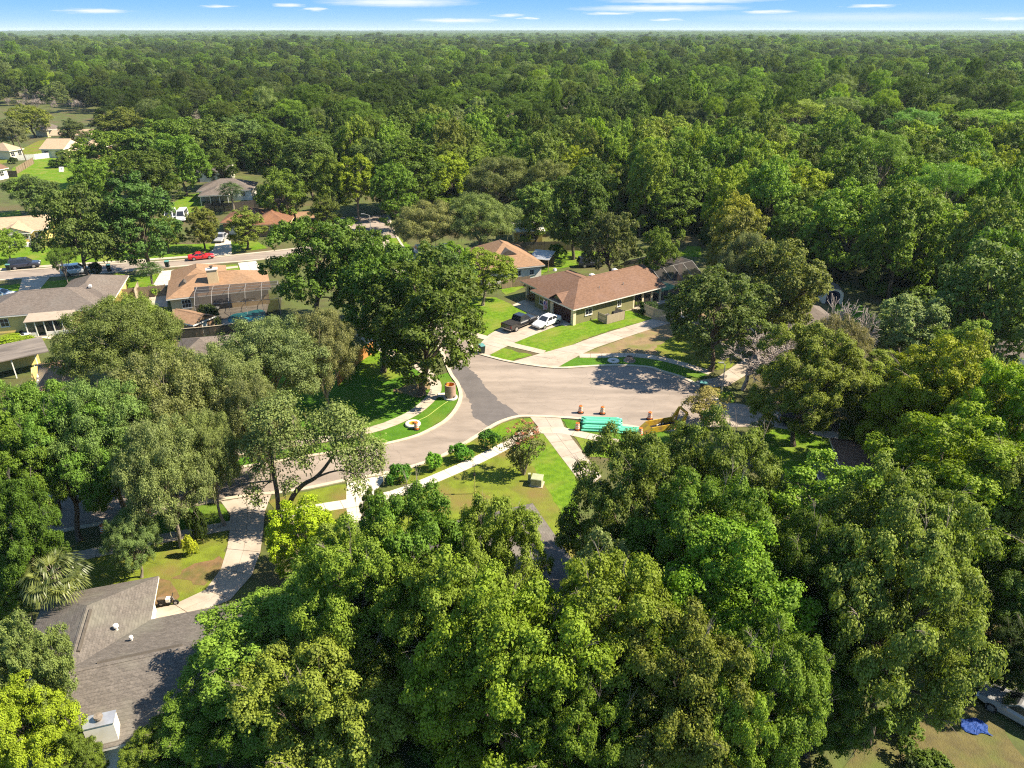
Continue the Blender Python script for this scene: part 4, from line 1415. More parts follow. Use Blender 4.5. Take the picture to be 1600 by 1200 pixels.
h.walls(-0.8, 14.4, -HWK + 0.6, HWK - 0.6, 'wall_tan')
h.walls(WK['x0'] + 0.6, WK['x1'] - 0.6, 0.0, WK['y1'] - 0.6, 'wall_white')
for (xa, ya, xb, yb, z_) in ((0.2, 0.22, 4.9, 0.22, 4.06), (-1.1, 1.6, -1.1, 5.3, 4.02)):
    MB().tube([(xa, ya, z_), (xb, yb, z_)], 0.11, 6).build('ridge_vent', M['fascia_dark'], h.root)
for (u, v, s) in ((182, 982, 0.11), (206, 1000, 0.08)):
    lx, ly = h.local(u, v, 3.4)
    MB().lathe([(s * 0.8, -0.3), (s * 0.8, 0.25), (s * 1.6, 0.27), (s * 1.4, 0.42), (0.001, 0.46)], 10).build('vent_pipe', M['trim'], h.root, loc=(lx, ly, 3.3))
lx, ly = h.local(156, 1128, 3.9)
cw = MB().box(-0.75, -0.42, -3.0, 0.75, 0.42, 0.42).build('chimney', M['wall_white'], h.root, loc=(lx, ly, 3.6))
MB().box(-0.78, -0.45, 0.42, 0.78, 0.45, 0.47).build('chimney_cap', M['tin'], cw)
MB().lathe([(0.15, 0.47), (0.15, 0.62), (0.24, 0.66), (0.22, 0.8), (0.001, 0.84)], 12).build('flue', M['bark_pale'], cw)
near_h = h

# --- dark roof under the trees in the middle
h = House('dark_roofed_house', 'dark grey roof edge showing between trees below the corner lawn', 'house', (907, 892), (833, 787))
L_ = h.len
h.hip(-5, L_ + 0.1, 0, 12.5, 'roof_dark', 0.3, (1, 1), fascia='trim')
h.walls(-4.4, L_ - 0.5, 0.6, 11.9, 'wall_cream')
h.window(3.0, 0.6, 's')
# --- small brown roof on the right
h = House('brown_porch_house', 'small brown porch roof showing below the small lawn at right', 'house', (1312, 727), (1352, 731), 2.6)
h.hip(0, 12, 0, 5, 'roof_brown', 0.3, (1, 1))
h.walls(0.5, 11.5, 0.5, 4.5, 'wall_brown')
h.window(1.8, 0.5, 's')
h.hip(-2.2, 2.0, -4.2, 0.4, 'roof_grey', 0.1, (0, 0), ze=2.5, name='porch_roof', gable_mat='wall_brown')
for x in (-1.9, 1.7):
    h.post(x, -3.9, 'trim', 0.14, 2.3)
h = House('hidden_house', 'pale walled house glimpsed through trees at the right edge', 'house', (1570, 560), (1660, 560), 2.6)
h.hip(0, 12, 0, 9, 'roof_grey', 0.35, (1, 1))
h.walls(0.5, 11.5, 0.5, 8.5, 'wall_white')

# --- far houses
for (a, b, d, m, wm, hips, lab) in (
        ((60, 233), (99, 233), 12, 'roof_beige', 'wall_cream', (0, 0), 'beige house with cream gable in the middle of the far left group'),
        ((14, 236), (38, 232), 10, 'roof_beige', 'wall_cream', (1, 1), 'low beige house at the left of the far left group'),
        ((117, 233), (152, 233), 11, 'roof_beige', 'wall_brown', (1, 1), 'beige roofed house with dark porch at right of the far left group'),
        ((71, 203), (101, 200), 10, 'roof_grey', 'wall_tan', (1, 1), 'grey brown roofed house at the back of the far left group'),
        ((76, 212), (145, 211), 8, 'roof_beige', 'wall_cream', (0, 0), 'long beige roofed house behind the cone shaped tree'),
        ((-24, 270), (14, 262), 10, 'roof_brown', 'wall_white', (0, 0), 'brown roofed white house cut off by the left edge'),
        ((290, 203), (334, 201), 14, 'roof_flat', 'wall_white', (1, 1), 'grey roof among trees above the screened porch house'),
        ((272, 146), (292, 146), 14, 'roof_tan', 'wall_cream', (1, 1), 'small tan roof far off in the trees at upper left'),
        ((1550, 143), (1578, 142), 16, 'roof_rust', 'wall_brown', (1, 1), 'far brown roofed house beside the field at the right edge')):
    h = House('far_house', lab, 'house', a, b, 2.8)
    h.hip(0, h.len, 0, d, m, 0.42, hips, gable_mat=wm)
    h.walls(0.5, h.len - 0.5, 0.5, d - 0.5, wm)
    for k in (0.25, 0.7):
        h.window(h.len * k, 0.5, 's', 0.9, 1.4, 1.3)
for (u, v, w, hgt, lab) in ((667, 73, 26, 20, 'white long building far off near the horizon at centre'), (1094, 72, 14, 18, 'small white building far off near the horizon right of centre'), (12, 93, 30, 17, 'grey white roof far off at the left edge'),
                            (1300, 114, 26, 16, 'pale green roof far off in the wood at right'), (1452, 118, 12, 16, 'small white roof far off in the wood at right')):
    d = ray(u, v)
    hgt = 13.5
    t_ = (12.0 - CAMH) / d[2]
    x, y = d[0] * t_, d[1] * t_
    w2 = 0.7 * w * math.hypot(y, 20) / FPX / 2
    t = thing('far_building', lab, 'building', (x, y, 0), 0.1)
    MB().box(-w2, -8, 0, w2, 8, hgt * 0.85).build('wall', M['wall_white'], t)
    MB().prism([(-8.4, hgt * 0.85), (8.4, hgt * 0.85), (0, hgt)], -w2 - .4, w2 + .4, axis='x').build('roof', M['tin'], t)

# ------------------------------------------------------------------ vehicles
CARS = dict(
    sedan=dict(L=4.75, W=1.84, zb=0.24, top=[(-2.37, 0.72), (-2.3, 0.96), (-1.6, 1.02), (-0.9, 0.98), (0.9, 0.95), (1.5, 0.86), (2.2, 0.7), (2.37, 0.55)], cab=(-1.75, 1.05, -1.05, 0.25, 0.93, 1.44), wb=(-1.38, 1.42), r=0.34),
    sports=dict(L=4.5, W=1.88, zb=0.2, top=[(-2.25, 0.62), (-2.15, 0.88), (-1.4, 0.92), (-0.6, 0.86), (0.8, 0.82), (1.5, 0.74), (2.1, 0.6), (2.25, 0.45)], cab=(-1.6, 0.75, -0.85, -0.05, 0.82, 1.24), wb=(-1.3, 1.38), r=0.34),
    suv=dict(L=4.9, W=1.94, zb=0.32, top=[(-2.45, 0.9), (-2.4, 1.12), (-1.4, 1.12), (0.9, 1.1), (1.3, 1.06), (2.2, 0.96), (2.45, 0.75)], cab=(-2.38, 1.25, -2.15, 0.45, 1.08, 1.78), wb=(-1.42, 1.45), r=0.38),
    van=dict(L=5.4, W=2.05, zb=0.34, top=[(-2.7, 1.1), (-2.66, 1.3), (-1.0, 1.3), (1.4, 1.26), (2.2, 1.1), (2.6, 0.9), (2.7, 0.7)], cab=(-2.64, 2.15, -2.55, 1.3, 1.25, 2.35), wb=(-1.7, 1.7), r=0.36),
)


def wheels(root, W_, wb, r):
    tm = MB().tube([(0, -0.115, 0), (0, 0.115, 0)], r, 16).mesh('tyre', M['tyre'])
    rm = MB().tube([(0, -0.122, 0), (0, 0.122, 0)], r * 0.62, 12).mesh('rim', M['rim'])
    for x in wb:
        for s in (-1, 1):
            w = link('wheel', tm, root, (x, s * (W_ / 2 - 0.09), r))
            link('rim', rm, w)


def ring(x, w, zb, zt):
    return [(x, -w * 0.86, zb), (x, -w, zb + 0.16), (x, -w, zt - 0.16), (x, -w * 0.84, zt), (x, w * 0.84, zt), (x, w, zt - 0.16), (x, w, zb + 0.16), (x, w * 0.86, zb)]


def cabin(root, c, W_, paint, bars=1, roof_in=0.72):
    b0, b1, t0, t1, zl, zh = c
    wb_, wt = W_ / 2 * 0.9, W_ / 2 * roof_in

    def P(k, s, t):
        """k 0..1 back to front, s -1..1 across, t 0..1 up"""
        xa, xb = b0 + (b1 - b0) * k, t0 + (t1 - t0) * k
        return Vector((xa + (xb - xa) * t, s * (wb_ + (wt - wb_) * t), zl + (zh - zl) * t))
    mb = MB()
    lo = [P(0, -1, 0), P(1, -1, 0), P(1, 1, 0), P(0, 1, 0)]
    hi = [P(0, -1, 1), P(1, -1, 1), P(1, 1, 1), P(0, 1, 1)]
    cr = [p + Vector((0, 0, 0.05)) for p in (P(0.06, -.85, 1), P(0.94, -.85, 1), P(0.94, .85, 1), P(0.06, .85, 1))]
    mb.loft([lo, hi, cr])
    mb.build('cabin', paint, root)

    def pane(name, q, n):
        MB().quad([p + n * 0.012 for p in q]).build(name, M['glass'], root)
    pane('windscreen', [P(1, -.86, .08), P(1, .86, .08), P(1, .86, .92), P(1, -.86, .92)], Vector((1, 0, .6)).normalized())
    pane('rear_window', [P(0, -.84, .15), P(0, .84, .15), P(0, .84, .9), P(0, -.84, .9)], Vector((-1, 0, .5)).normalized())
    n = bars + 1
    for s in (-1, 1):
        for i in range(n):
            k0, k1 = 0.08 + 0.86 * i / n + 0.015, 0.08 + 0.86 * (i + 1) / n - 0.015
            pane('side_window', [P(k0, s, .1), P(k1, s, .1), P(k1, s, .88), P(k0, s, .88)], Vector((0, s, .25)).normalized())


def car(name, label, cat, kind, loc, head, paint):
    c = CARS[kind]
    t = thing(name, label, cat, loc, head)
    mb = MB()
    W_, L2 = c['W'] / 2, c['L'] / 2
    secs = []
    for x, z in c['top']:
        k = 1 - 0.14 * max(0, (abs(x) - L2 * 0.72) / (L2 * 0.28)) ** 2
        secs.append(ring(x, W_ * k, c['zb'] + (0.1 if abs(x) > L2 * 0.9 else 0), z))
    mb.loft(secs)
    mb.build('body', paint, t)
    cabin(t, c['cab'], c['W'], paint, 2 if kind in ('suv', 'van') else 1)
    wheels(t, c['W'], c['wb'], c['r'])
    zf, zr = c['top'][-2][1], c['top'][1][1]
    for s in (-1, 1):
        MB().box(L2 - 0.16, s * W_ * 0.66 - 0.17, zf - 0.2, L2 - 0.02, s * W_ * 0.66 + 0.17, zf - 0.06).build('headlight', M['head_light'], t)
        MB().box(-L2 - 0.01, s * W_ * 0.68 - 0.18, zr - 0.26, -L2 + 0.1, s * W_ * 0.68 + 0.18, zr - 0.1).build('tail_light', M['red_light'], t)
        x_m = c['cab'][1] - 0.3
        MB().box(x_m - 0.08, s * W_ - 0.02, c['cab'][4], x_m + 0.08, s * (W_ + 0.2) + (0.02 if s < 0 else 0), c['cab'][4] + 0.14).build('mirror', paint, t)
    return t


def pickup(label, loc, head, paint):
    t = thing('pickup_truck', label, 'pickup truck', loc, head)
    W_ = 0.99
    mb = MB()
    mb.loft([ring(x, W_ * k, 0.42, z) for x, z, k in ((0.55, 1.18, 1), (1.35, 1.18, 1), (2.3, 1.12, 0.98), (2.85, 1.05, 0.94), (2.95, 0.85, 0.9))])
    mb.loft([ring(x, W_, 0.42, 1.14) for x in (-1.0, 0.55)])
    mb.build('body', paint, t)
    bed = MB()
    bed.box(-2.95, -W_, 0.45, -1.02, -W_ + 0.1, 1.17).box(-2.95, W_ - 0.1, 0.45, -1.02, W_, 1.17)
    bed.box(-2.93, -W_ + 0.1, 0.45, -1.02, W_ - 0.1, 0.68).box(-1.1, -W_ + 0.1, 0.68, -1.02, W_ - 0.1, 1.15)
    bed.build('bed', paint, t)
    MB().box(-3.0, -W_ + 0.11, 0.62, -2.935, W_ - 0.11, 1.14).build('tailgate', paint, t)
    MB().slab([(-2.92, -W_ + .03), (-1.05, -W_ + .03), (-1.05, W_ - .03), (-2.92, W_ - .03)], 1.172, 1.2).build('bed_cover', M['rubber'], t)
    cabin(t, (-0.98, 1.3, -0.72, 0.5, 1.12, 1.86), W_ * 2, paint, 1, 0.76)
    wheels(t, W_ * 2, (-1.9, 1.9), 0.41)
    MB().box(-3.1, -W_ * 0.95, 0.45, -2.99, W_ * 0.95, 0.62).build('bumper', M['rim'], t)
    MB().box(2.9, -W_ * 0.9, 0.42, 3.04, W_ * 0.9, 0.62).build('bumper', M['rim'], t)
    for s in (-1, 1):
        MB().box(2.78, s * 0.72 - 0.18, 0.78, 2.97, s * 0.72 + 0.18, 0.95).build('headlight', M['head_light'], t)
        MB().box(-3.0, s * 0.9 - 0.07, 0.75, -2.9, s * 0.9 + 0.085, 1.1).build('tail_light', M['red_light'], t)
        MB().box(0.85, s * W_ - 0.05, 1.15, 1.05, s * (W_ + 0.24) + 0.05, 1.36).build('mirror', paint, t)
    return t


def head(a, b):
    p, q = G(*a), G(*b)
    return math.atan2(q.y - p.y, q.x - p.x)


P_BLACK = car_paint('black_paint', (0.02, 0.02, 0.022))
P_WHITE = car_paint('white_car_paint', (0.75, 0.75, 0.75))
P_RED = car_paint('red_paint', (0.55, 0.015, 0.02))
P_NAVY = car_paint('navy_paint', (0.025, 0.03, 0.05))
P_GREY = car_paint('grey_paint', (0.3, 0.3, 0.3))
pickup('black pickup truck parked on the wide driveway', G(813, 510), head((800, 518), (834, 504)), P_BLACK)
car('car', 'white sedan parked beside the black pickup', 'car', 'sedan', G(854, 508), head((867, 505), (842, 515)), P_WHITE)
car('car', 'red sports car parked at the kerb of the cross street', 'car', 'sports', G(315, 404.5), head((297, 406), (333, 402)), P_RED)
car('car', 'dark blue sport utility vehicle parked on the cross street grass', 'car', 'suv', G(40, 418.5), head((20, 420), (62, 415.5)), P_NAVY)
car('car', 'white vehicle half hidden behind the left paired tree', 'car', 'suv', G(121, 428), head((105, 429), (140, 425)), P_WHITE)
car('van', 'white van parked left of the other by the far fence', 'van', 'van', G(268, 345), -1.35, P_WHITE)
car('van', 'white van parked right of the other by the far fence', 'van', 'van', G(286, 344), -1.35, P_WHITE)
car('car', 'grey car on the driveway of the rust roofed house', 'car', 'sedan', G(346, 376), -1.5, P_GREY)
car('car', 'dark vehicle parked behind the brown roofed house', 'car', 'suv', G(923, 416), 0.2, P_NAVY)
car('car', 'white car on the driveway beside the vivid green trees', 'car', 'sedan', G(700, 393), 0.4, P_WHITE)
car('car', 'white car behind the vivid green trees', 'car', 'suv', G(668, 396), 0.45, P_WHITE)
pickup('dark pickup truck in the shade of the leaning trunk tree', G(1262, 664), head((1235, 662), (1290, 668)), P_NAVY)
car('car', 'white car at the left edge beside the yellow house', 'car', 'sedan', G(2, 466), 0.2, P_WHITE)
car('car', 'grey car with curved windscreen in the bottom right corner', 'car', 'sedan', G(1594, 1122), 2.3, P_GREY)


# ------------------------------------------------------------------ road works
def make_drum():
    t = thing('traffic_drum', 'x', 'traffic drum', (0, 0, 0), 0, 'orange traffic drums at the road works')
    MB().lathe([(0.4, 0.0), (0.4, 0.07), (0.3, 0.1)], 18).build('base', M['rubber'], t)
    prof = [(0.29, 0.1), (0.285, 0.27), (0.265, 0.28), (0.26, 0.48), (0.245, 0.49), (0.24, 0.69), (0.225, 0.7), (0.22, 0.9), (0.205, 0.94), (0.05, 0.96), (0.001, 0.96)]
    MB().lathe(prof, 18, cap=False).build('body', M['orange'], t, smooth=False)
    for z0, z1, r0, r1 in ((0.31, 0.45, 0.268, 0.265), (0.52, 0.66, 0.248, 0.245), (0.73, 0.85, 0.229, 0.226)):
        MB().lathe([(r0, z0), (r1, z1)], 18, cap=False).build('band', M['band'], t)
    MB().tube([(-0.09, 0, 0.95), (-0.08, 0, 1.05), (0.08, 0, 1.05), (0.09, 0, 0.95)], 0.018, 6).build('handle', M['rubber'], t)
    return t


drum = make_drum()
for i, (u, v, lab) in enumerate(((907, 645, 'orange banded drum on the asphalt, leftmost above the green pipes'), (941, 646.5, 'orange banded drum on the asphalt, second above the green pipes'), (1015, 655, 'orange banded drum on the asphalt beside the yellow trench box'),
                                 (902, 672, 'orange drum on the grass at the left end of the pipes'), (1000, 680, 'orange drum on the grass at the right end of the pipes'), (651, 671, 'orange drum against the pale ring on the left verge'),
                                 (163, 833, 'orange drum in the shade beside the left sidewalk'), (237, 812, 'orange drum half hidden behind the thin trunked live oak'))):
    t = drum if i == 0 else copy_tree(drum)
    t.location = G(u, v)
    t.rotation_euler.z = i * 0.7
    t.scale = (.93, .93, .93)
    t['label'] = lab
# the concrete riser and its base, the pale rings
t = thing('manhole_riser', 'tall concrete riser with orange inside standing on the left verge', 'concrete riser', G(704, 622))
MB().lathe([(0.8, 0), (0.8, 0.2), (0.6, 0.24)], 28).build('base', M['ring'], t, smooth=False)
MB().lathe([(0.62, 0.2), (0.64, 0.25), (0.62, 1.0), (0.63, 1.02), (0.62, 1.75), (0.52, 1.75), (0.5, 0.4)], 28, cap=False).build('barrel', M['precast'], t, smooth=False)
MB().lathe([(0.497, 0.4), (0.515, 1.742)], 28, cap=False).build('lining', M['precast_in'], t)
for a_ in (0.4, 2.6, 5.2):
    MB().box(0.56, -0.08, 0.3, 0.66, 0.08, 0.46).build('opening_shade', M['dark'], t, rz=a_ - 1.2)  # dark blocks on the barrel wall, shade of holes put into their colour
t = tag(MB().slab([(-.6, -.35), (.5, -.4), (.55, .35), (-.5, .4)], 0, 0.16).build('concrete_block', M['ring'], None, loc=G(692, 618), rz=0.2), 'pale concrete block lying left of the riser', 'concrete block')


def tore(name, label, loc, R0, r1, z, m, inner=None):
    t = thing(name, label, 'concrete ring', loc)
    MB().lathe([(R0 - r1, 0.0), (R0 + r1 * 0.7, 0.0), (R0 + r1, z * 0.35), (R0 + r1 * 0.92, z * 0.85), (R0 + r1 * 0.5, z), (R0 - r1 * 0.6, z), (R0 - r1, z * 0.8), (R0 - r1, 0.0)], 26, cap=False).build('ring', m, t, smooth=True)
    if inner:
        MB().lathe([(R0 - r1 - 0.004, 0.02), (R0 - r1 - 0.004, z * 0.8), (R0 - r1 * 0.6, z + 0.006)], 26, cap=False).build('lining', inner, t)
    return t


tore('manhole_ring', 'pale ring with orange inside lying on the left verge', G(645, 664), 0.58, 0.27, 0.26, M['ring'], M['precast_in'])
tore('manhole_ring', 'white concrete ring lying on the grass above the cul-de-sac', G(958.5, 565), 0.52, 0.24, 0.24, M['ring'])
t = thing('manhole_cone', 'low concrete cone beside the white ring on the cul-de-sac grass', 'concrete cone', G(983.5, 564))
MB().lathe([(0.75, 0), (0.75, 0.14), (0.58, 0.16), (0.46, 0.62), (0.36, 0.62), (0.42, 0.2)], 26, cap=False).build('cone', M['precast'], t)
MB().lathe([(0.76, -0.01), (0.76, 0.1)], 26, cap=False).build('base_rim', M['ring'], t)
hp = catmull([G(655, 656, .05), G(668, 650, .05), G(680, 641, .05), G(692, 632, .05), G(700, 627, .05)], 4)
tag(MB().tube(hp, 0.022, 6).build('hose', M['hose'], None), 'thin yellow hose lying on the verge between riser and ring', 'hose')
# bundles of green pipes
prng = random.Random(3)


def pipe_mesh(L_, r):
    outer = MB()
    outer.lathe([(r, 0), (r, L_ - 0.35), (r * 1.18, L_ - 0.3), (r * 1.18, L_), (r * 0.98, L_), (r * 0.9, 0.02), (r, 0)], 12, cap=False)
    return outer


def pipes(a, b, rows, L_, r, label, group, width):
    A, B = G(*a), G(*b)
    ang = math.atan2((B - A).y, (B - A).x)
    me = pipe_mesh(L_, r).mesh('pipe', M['pipe'], smooth=True)
    bore_shade = MB().lathe([(r * 0.88, 0.08), (0.001, 0.08)], 12, cap=False).lathe([(r * 0.88, L_ - 0.1), (0.001, L_ - 0.1)], 12, cap=False).mesh('bore_shade', M['pipe_in'])  # dark discs in the pipe ends, shade of the hollow put into their colour
    for lev, n in enumerate(rows):
        for i in range(n):
            y = (i - (n - 1) / 2) * r * 2.25
            z = r * 1.15 + lev * r * 1.95
            off = prng.uniform(-0.25, 0.25)
            da = prng.gauss(0, 0.008)
            o = link('pipe', me)
            c_ = A + Vector((math.cos(ang) * off - math.sin(ang) * y, math.sin(ang) * off + math.cos(ang) * y, z))
            flip = (i + lev) % 2
            o.rotation_euler = (0, math.pi / 2, ang + da + (math.pi if flip else 0))
            o.location = c_ + (Vector((math.cos(ang), math.sin(ang), 0)) * L_ if flip else Vector((0, 0, 0)))
            tag(o, label, 'pipe', group)
            link('bore_shade', bore_shade, o)


pipes((910, 664), (964, 666), (12, 10, 5), 4.0, 0.11, 'green plastic pipe in the larger stack on the verge', 'green pipes in the larger stack', 2)
pipes((967, 673), (1000, 675), (7, 5), 2.3, 0.09, 'green plastic pipe in the smaller stack beside the drum', 'green pipes in the smaller stack', 1)
# yellow trench box with a square frame at one end, lying at the kerb
tb = thing('trench_box', 'yellow steel trench box with tilted square frame at the kerb', 'trench box', G(1035, 669), head((1012, 672), (1056, 664)))
MB().box(-1.7, -0.75, 0.1, 1.7, -0.67, 0.75).build('side_plate', M['yellow'], tb)
MB().box(-1.7, 0.67, 0.1, 1.7, 0.75, 0.75).build('side_plate', M['yellow'], tb)
MB().box(-1.66, -0.67, 0.08, 1.66, 0.67, 0.14).build('floor_plate', M['dark'], tb)
MB().prism([(-2.5, 0.08), (-1.7, 0.1), (-1.7, 0.7)], -0.74, 0.74).build('ramp', M['yellow'], tb)
fr = MB()
q4 = [(1.55, -0.75, 0.5), (1.55, 0.75, 0.5), (2.35, 0.75, 1.75), (2.35, -0.75, 1.75)]
for i in range(4):
    fr.tube([q4[i], q4[(i + 1) % 4]], 0.15, 4)
fr.build('frame', M['yellow'], tb)
for s in (-0.75, 0.75):
    MB().tube([(2.35, s, 1.75), (2.0, s, 0.2)], 0.11, 4).build('strut', M['yellow'], tb)
for i in range(9):
    x, y = prng.uniform(-1.4, 1.3), prng.uniform(-0.5, 0.5)
    MB().tube([(x, y, 0.22), (x + prng.uniform(-.5, .5), y + prng.uniform(-.15, .15), 0.35)], 0.07, 6).build('fitting', M['rubber' if i % 3 else 'ring'], tb)
tag(MB().tube([G(1002, 671, .12), G(1016, 669, .3)], 0.05, 6).build('tow_bar', M['wood_dark'], None), 'dark bar leaning at the end of the yellow trench box', 'bar')


# ------------------------------------------------------------------ street furniture
def make_bin():
    t = thing('wheelie_bin', 'x', 'bin', (0, 0, 0), 0, 'wheelie bins at the kerbs')
    mb = MB()
    mb.loft([[(-.22, -.26, .06), (.22, -.26, .06), (.22, .24, .06), (-.22, .24, .06)], [(-.29, -.35, 1.02), (.29, -.35, 1.02), (.29, .36, 1.02), (-.29, .36, 1.02)]])
    mb.build('body', M['bin'], t)
    MB().loft([[(-.31, -.38, 1.025), (.31, -.38, 1.025), (.31, .4, 1.025), (-.31, .4, 1.025)], [(-.28, -.33, 1.11), (.28, -.33, 1.11), (.28, .36, 1.13), (-.28, .36, 1.13)]]).build('lid', M['bin_lid'], t)
    MB().tube([(-.26, .42, 1.0), (.26, .42, 1.0)], 0.025, 6).build('handle', M['rubber'], t)
    for s in (-.27, .27):
        MB().tube([(s - .03, .28, .13), (s + .03, .28, .13)], 0.13, 10).build('wheel', M['tyre'], t)
    return t


wb = make_bin()
for i, (u, v, z, lab) in enumerate(((753, 552, 0.5, 'dark wheelie bin with teal lid at the driveway of the big house'), (1098, 612, 1.2, 'dark wheelie bin at the right kerb of the cul-de-sac'), (262, 418, 0.2, 'dark wheelie bin on the cross street at the white driveway'),
                                    (171, 424, 0.4, 'dark wheelie bin by the paired trees on the cross street'), (15, 423, 0.2, 'dark wheelie bin beside the dark blue vehicle'))):
    t = wb if i == 0 else copy_tree(wb)
    t.location = G(u, v)
    t.rotation_euler.z = z
    t.scale = (1.15, 1.15, 1.1)
    t['label'] = lab
rb = tag(MB().box(-.3, -.22, 0, .3, .22, .34).build('recycling_crate', M['bin_lid'], None, loc=G(1109, 617), rz=.5), 'small green recycling crate beside the cul-de-sac bin', 'crate')
t = thing('transformer', 'pale green utility transformer box on the corner lawn', 'utility box', G(839, 757), -0.25)
MB().box(-.62, -.55, 0, .62, .55, .08).build('pad', M['concrete'], t)
MB().loft([[(-.5, -.45, .08), (.5, -.45, .08), (.5, .45, .08), (-.5, .45, .08)], [(-.5, -.42, .78), (.5, -.42, .78), (.5, .45, .84), (-.5, .45, .84)]]).build('cabinet', M['util'], t)
MB().loft([[(-.54, -.48, .785), (.54, -.48, .785), (.54, .48, .85), (-.54, .48, .85)], [(-.5, -.44, .84), (.5, -.44, .84), (.5, .45, .9), (-.5, .45, .9)]]).build('lid', M['util'], t)
MB().box(-.012, -.46, .12, .012, -.45, .74).build('seam', M['fascia_dark'], t)
t = thing('cable_pedestal', 'slim pale utility post beside the transformer box', 'utility post', G(827, 752), 0.1)
MB().box(-.12, -.12, 0, .12, .12, .75).build('body', M['util'], t)
MB().box(-.14, -.14, .75, .14, .14, .86).build('cap', M['util'], t)
t = thing('cable_pedestal', 'small dark utility post behind the transformer box', 'utility post', G(837, 746), 0.1)
MB().box(-.07, -.07, 0, .07, .07, .4).build('body', M['fascia_dark'], t)


def lamp(u, v, h_, label, m='steel', arm=1.4, dirx=-1):
    t = thing('street_lamp', label, 'street lamp', G(u, v))
    MB().tube([(0, 0, 0), (0, 0, h_ * .5), (0, 0, h_)], [.09, .075, .055], 8).build('pole', M[m], t)
    MB().tube(bez_([(0, 0, h_ - .1), (dirx * arm * .4, 0, h_ + .25), (dirx * arm, 0, h_ + .25)]), .035, 6).build('arm', M[m], t)
    MB().box(dirx * arm - .32, -.12, h_ + .2, dirx * arm + .32, .12, h_ + .32).build('lamp_head', M[m], t)
    return t


def bez_(p):
    a, b, c = [Vector(x) for x in p]
    return [a * (1 - t) ** 2 + b * 2 * t * (1 - t) + c * t * t for t in [i / 6 for i in range(7)]]


lamp(1127, 614, 3.6, 'slim grey street lamp beside the leafless pinkish tree', arm=.5)
lamp(581, 379, 5.4, 'grey street lamp post beside the upper street', arm=1.3)
t = thing('marker_post', 'thin pale marker post on the corner lawn with dark collar', 'post', G(742, 772))
MB().tube([(0, 0, 0), (0, 0, 2.0)], .045, 8).build('pole', M['hose'], t)
MB().tube([(0, 0, 2.0), (0, 0, 2.2)], .1, 8).build('collar', M['rubber'], t)
MB().tube([(0, 0, 2.2), (0, 0, 3.0)], .025, 6).build('tip', M['rubber'], t)
t = thing('utility_pole', 'dark slanted pole standing by the far beige houses', 'pole', G(43, 256))
MB().tube([(0, 0, 0), (-1.2, 0, 9.0)], [.16, .11], 8).build('pole', M['bark'], t)
MB().box(-2.0, -.06, 8.2, -.2, .06, 8.35).build('crossarm', M['bark'], t)
t = thing('utility_pole', 'tall pale pole rising from the far wood at upper left', 'pole', G(275, 152))
MB().tube([(0, 0, 0), (0, 0, 17)], [.3, .2], 8).build('pole', M['bark_pale'], t)
MB().box(-1.2, -.06, 15.8, 1.2, .06, 16).build('crossarm', M['bark'], t)
# flag by the front door of the brown roofed house
t = thing('flag', 'faded red and white striped flag hanging at the porch of the brown roofed house', 'flag', hl(main_house, 0.2, 6.1))
MB().tube([(0, 0, 1.7), (-.75, -.25, 2.35)], .02, 6).build('staff', M['trim'], t)
for k in range(7):
    w0, w1 = -.7 + k * .088, -.7 + (k + 1) * .088
    pts = [[(w + .05 * math.sin(z * 6), -.24 + .06 * math.sin(z * 5 + w * 6), z) for z in (2.3 + w * .35, 1.9, 1.5, 1.1, .8)] for w in (w0, w1)]
    mb = MB()
    for i in range(4):
        mb.quad([pts[0][i], pts[1][i], pts[1][i + 1], pts[0][i + 1]])
    mb.build('stripe', M['flag_red' if k % 2 else 'flag_white'], t)
MB().quad([(-.7, -.26, 2.05), (-.4, -.26, 2.15), (-.4, -.27, 1.6), (-.7, -.27, 1.55)]).build('canton', M['flag_blue'], t)
# porch chairs and plant pots
for i, (x, y, lab) in enumerate(((1.6, 8.6, 'brown porch chair by the front door, nearer the flag'), (1.6, 9.9, 'brown porch chair by the front door, farther from the flag'))):
    t = thing('porch_chair', lab, 'chair', hl(main_house, x, y), rz_ + math.pi)
    MB().box(-.3, -.3, .4, .3, .3, .48).build('seat', M['cushion'], t)
    MB().box(-.32, -.3, .48, -.24, .3, 1.0).build('backrest', M['cushion'], t)
    for sx in (-.26, .26):
        for sy in (-.26, .26):
            MB().box(sx - .03, sy - .03, 0, sx + .03, sy + .03, .4).build('leg', M['wood_dark'], t)
t = thing('outdoor_unit', 'pale air conditioning unit inside the board enclosure', 'air conditioner', hl(main_house, 5.6, -1.0), rz_)
MB().box(-.4, -.4, .05, .4, .4, .95).build('casing', M['steel'], t)
MB().lathe([(.34, .955), (.3, .98), (.1, .985)], 14).build('fan_grille', M['fascia_dark'], t)
t = thing('grill', 'dark barbecue in the board enclosure of the brown roofed house', 'barbecue', hl(main_house, 7.1, -1.0), rz_)
MB().box(-.5, -.3, 0, .5, .3, .9).build('cabinet', M['rubber'], t)
MB().prism([(-.3, .9), (.3, .9), (.22, 1.2), (-.1, 1.3)], -.5, .5, axis='x').build('lid', M['rubber'], t)
# the raised brown bed cover at the left of the front steps
t = tag(MB().loft([[(-1.6, -.7, .05), (1.6, -.7, .05), (1.6, .7, .05), (-1.6, .7, .05)], [(-1.5, -.6, .75), (1.5, -.6, .75), (1.5, .6, .9), (-1.5, .6, .9)]]).build('planter', M['wood_orange'], None, loc=G(839, 459), rz=-0.75), 'brown topped low planter beside the front steps', 'planter')
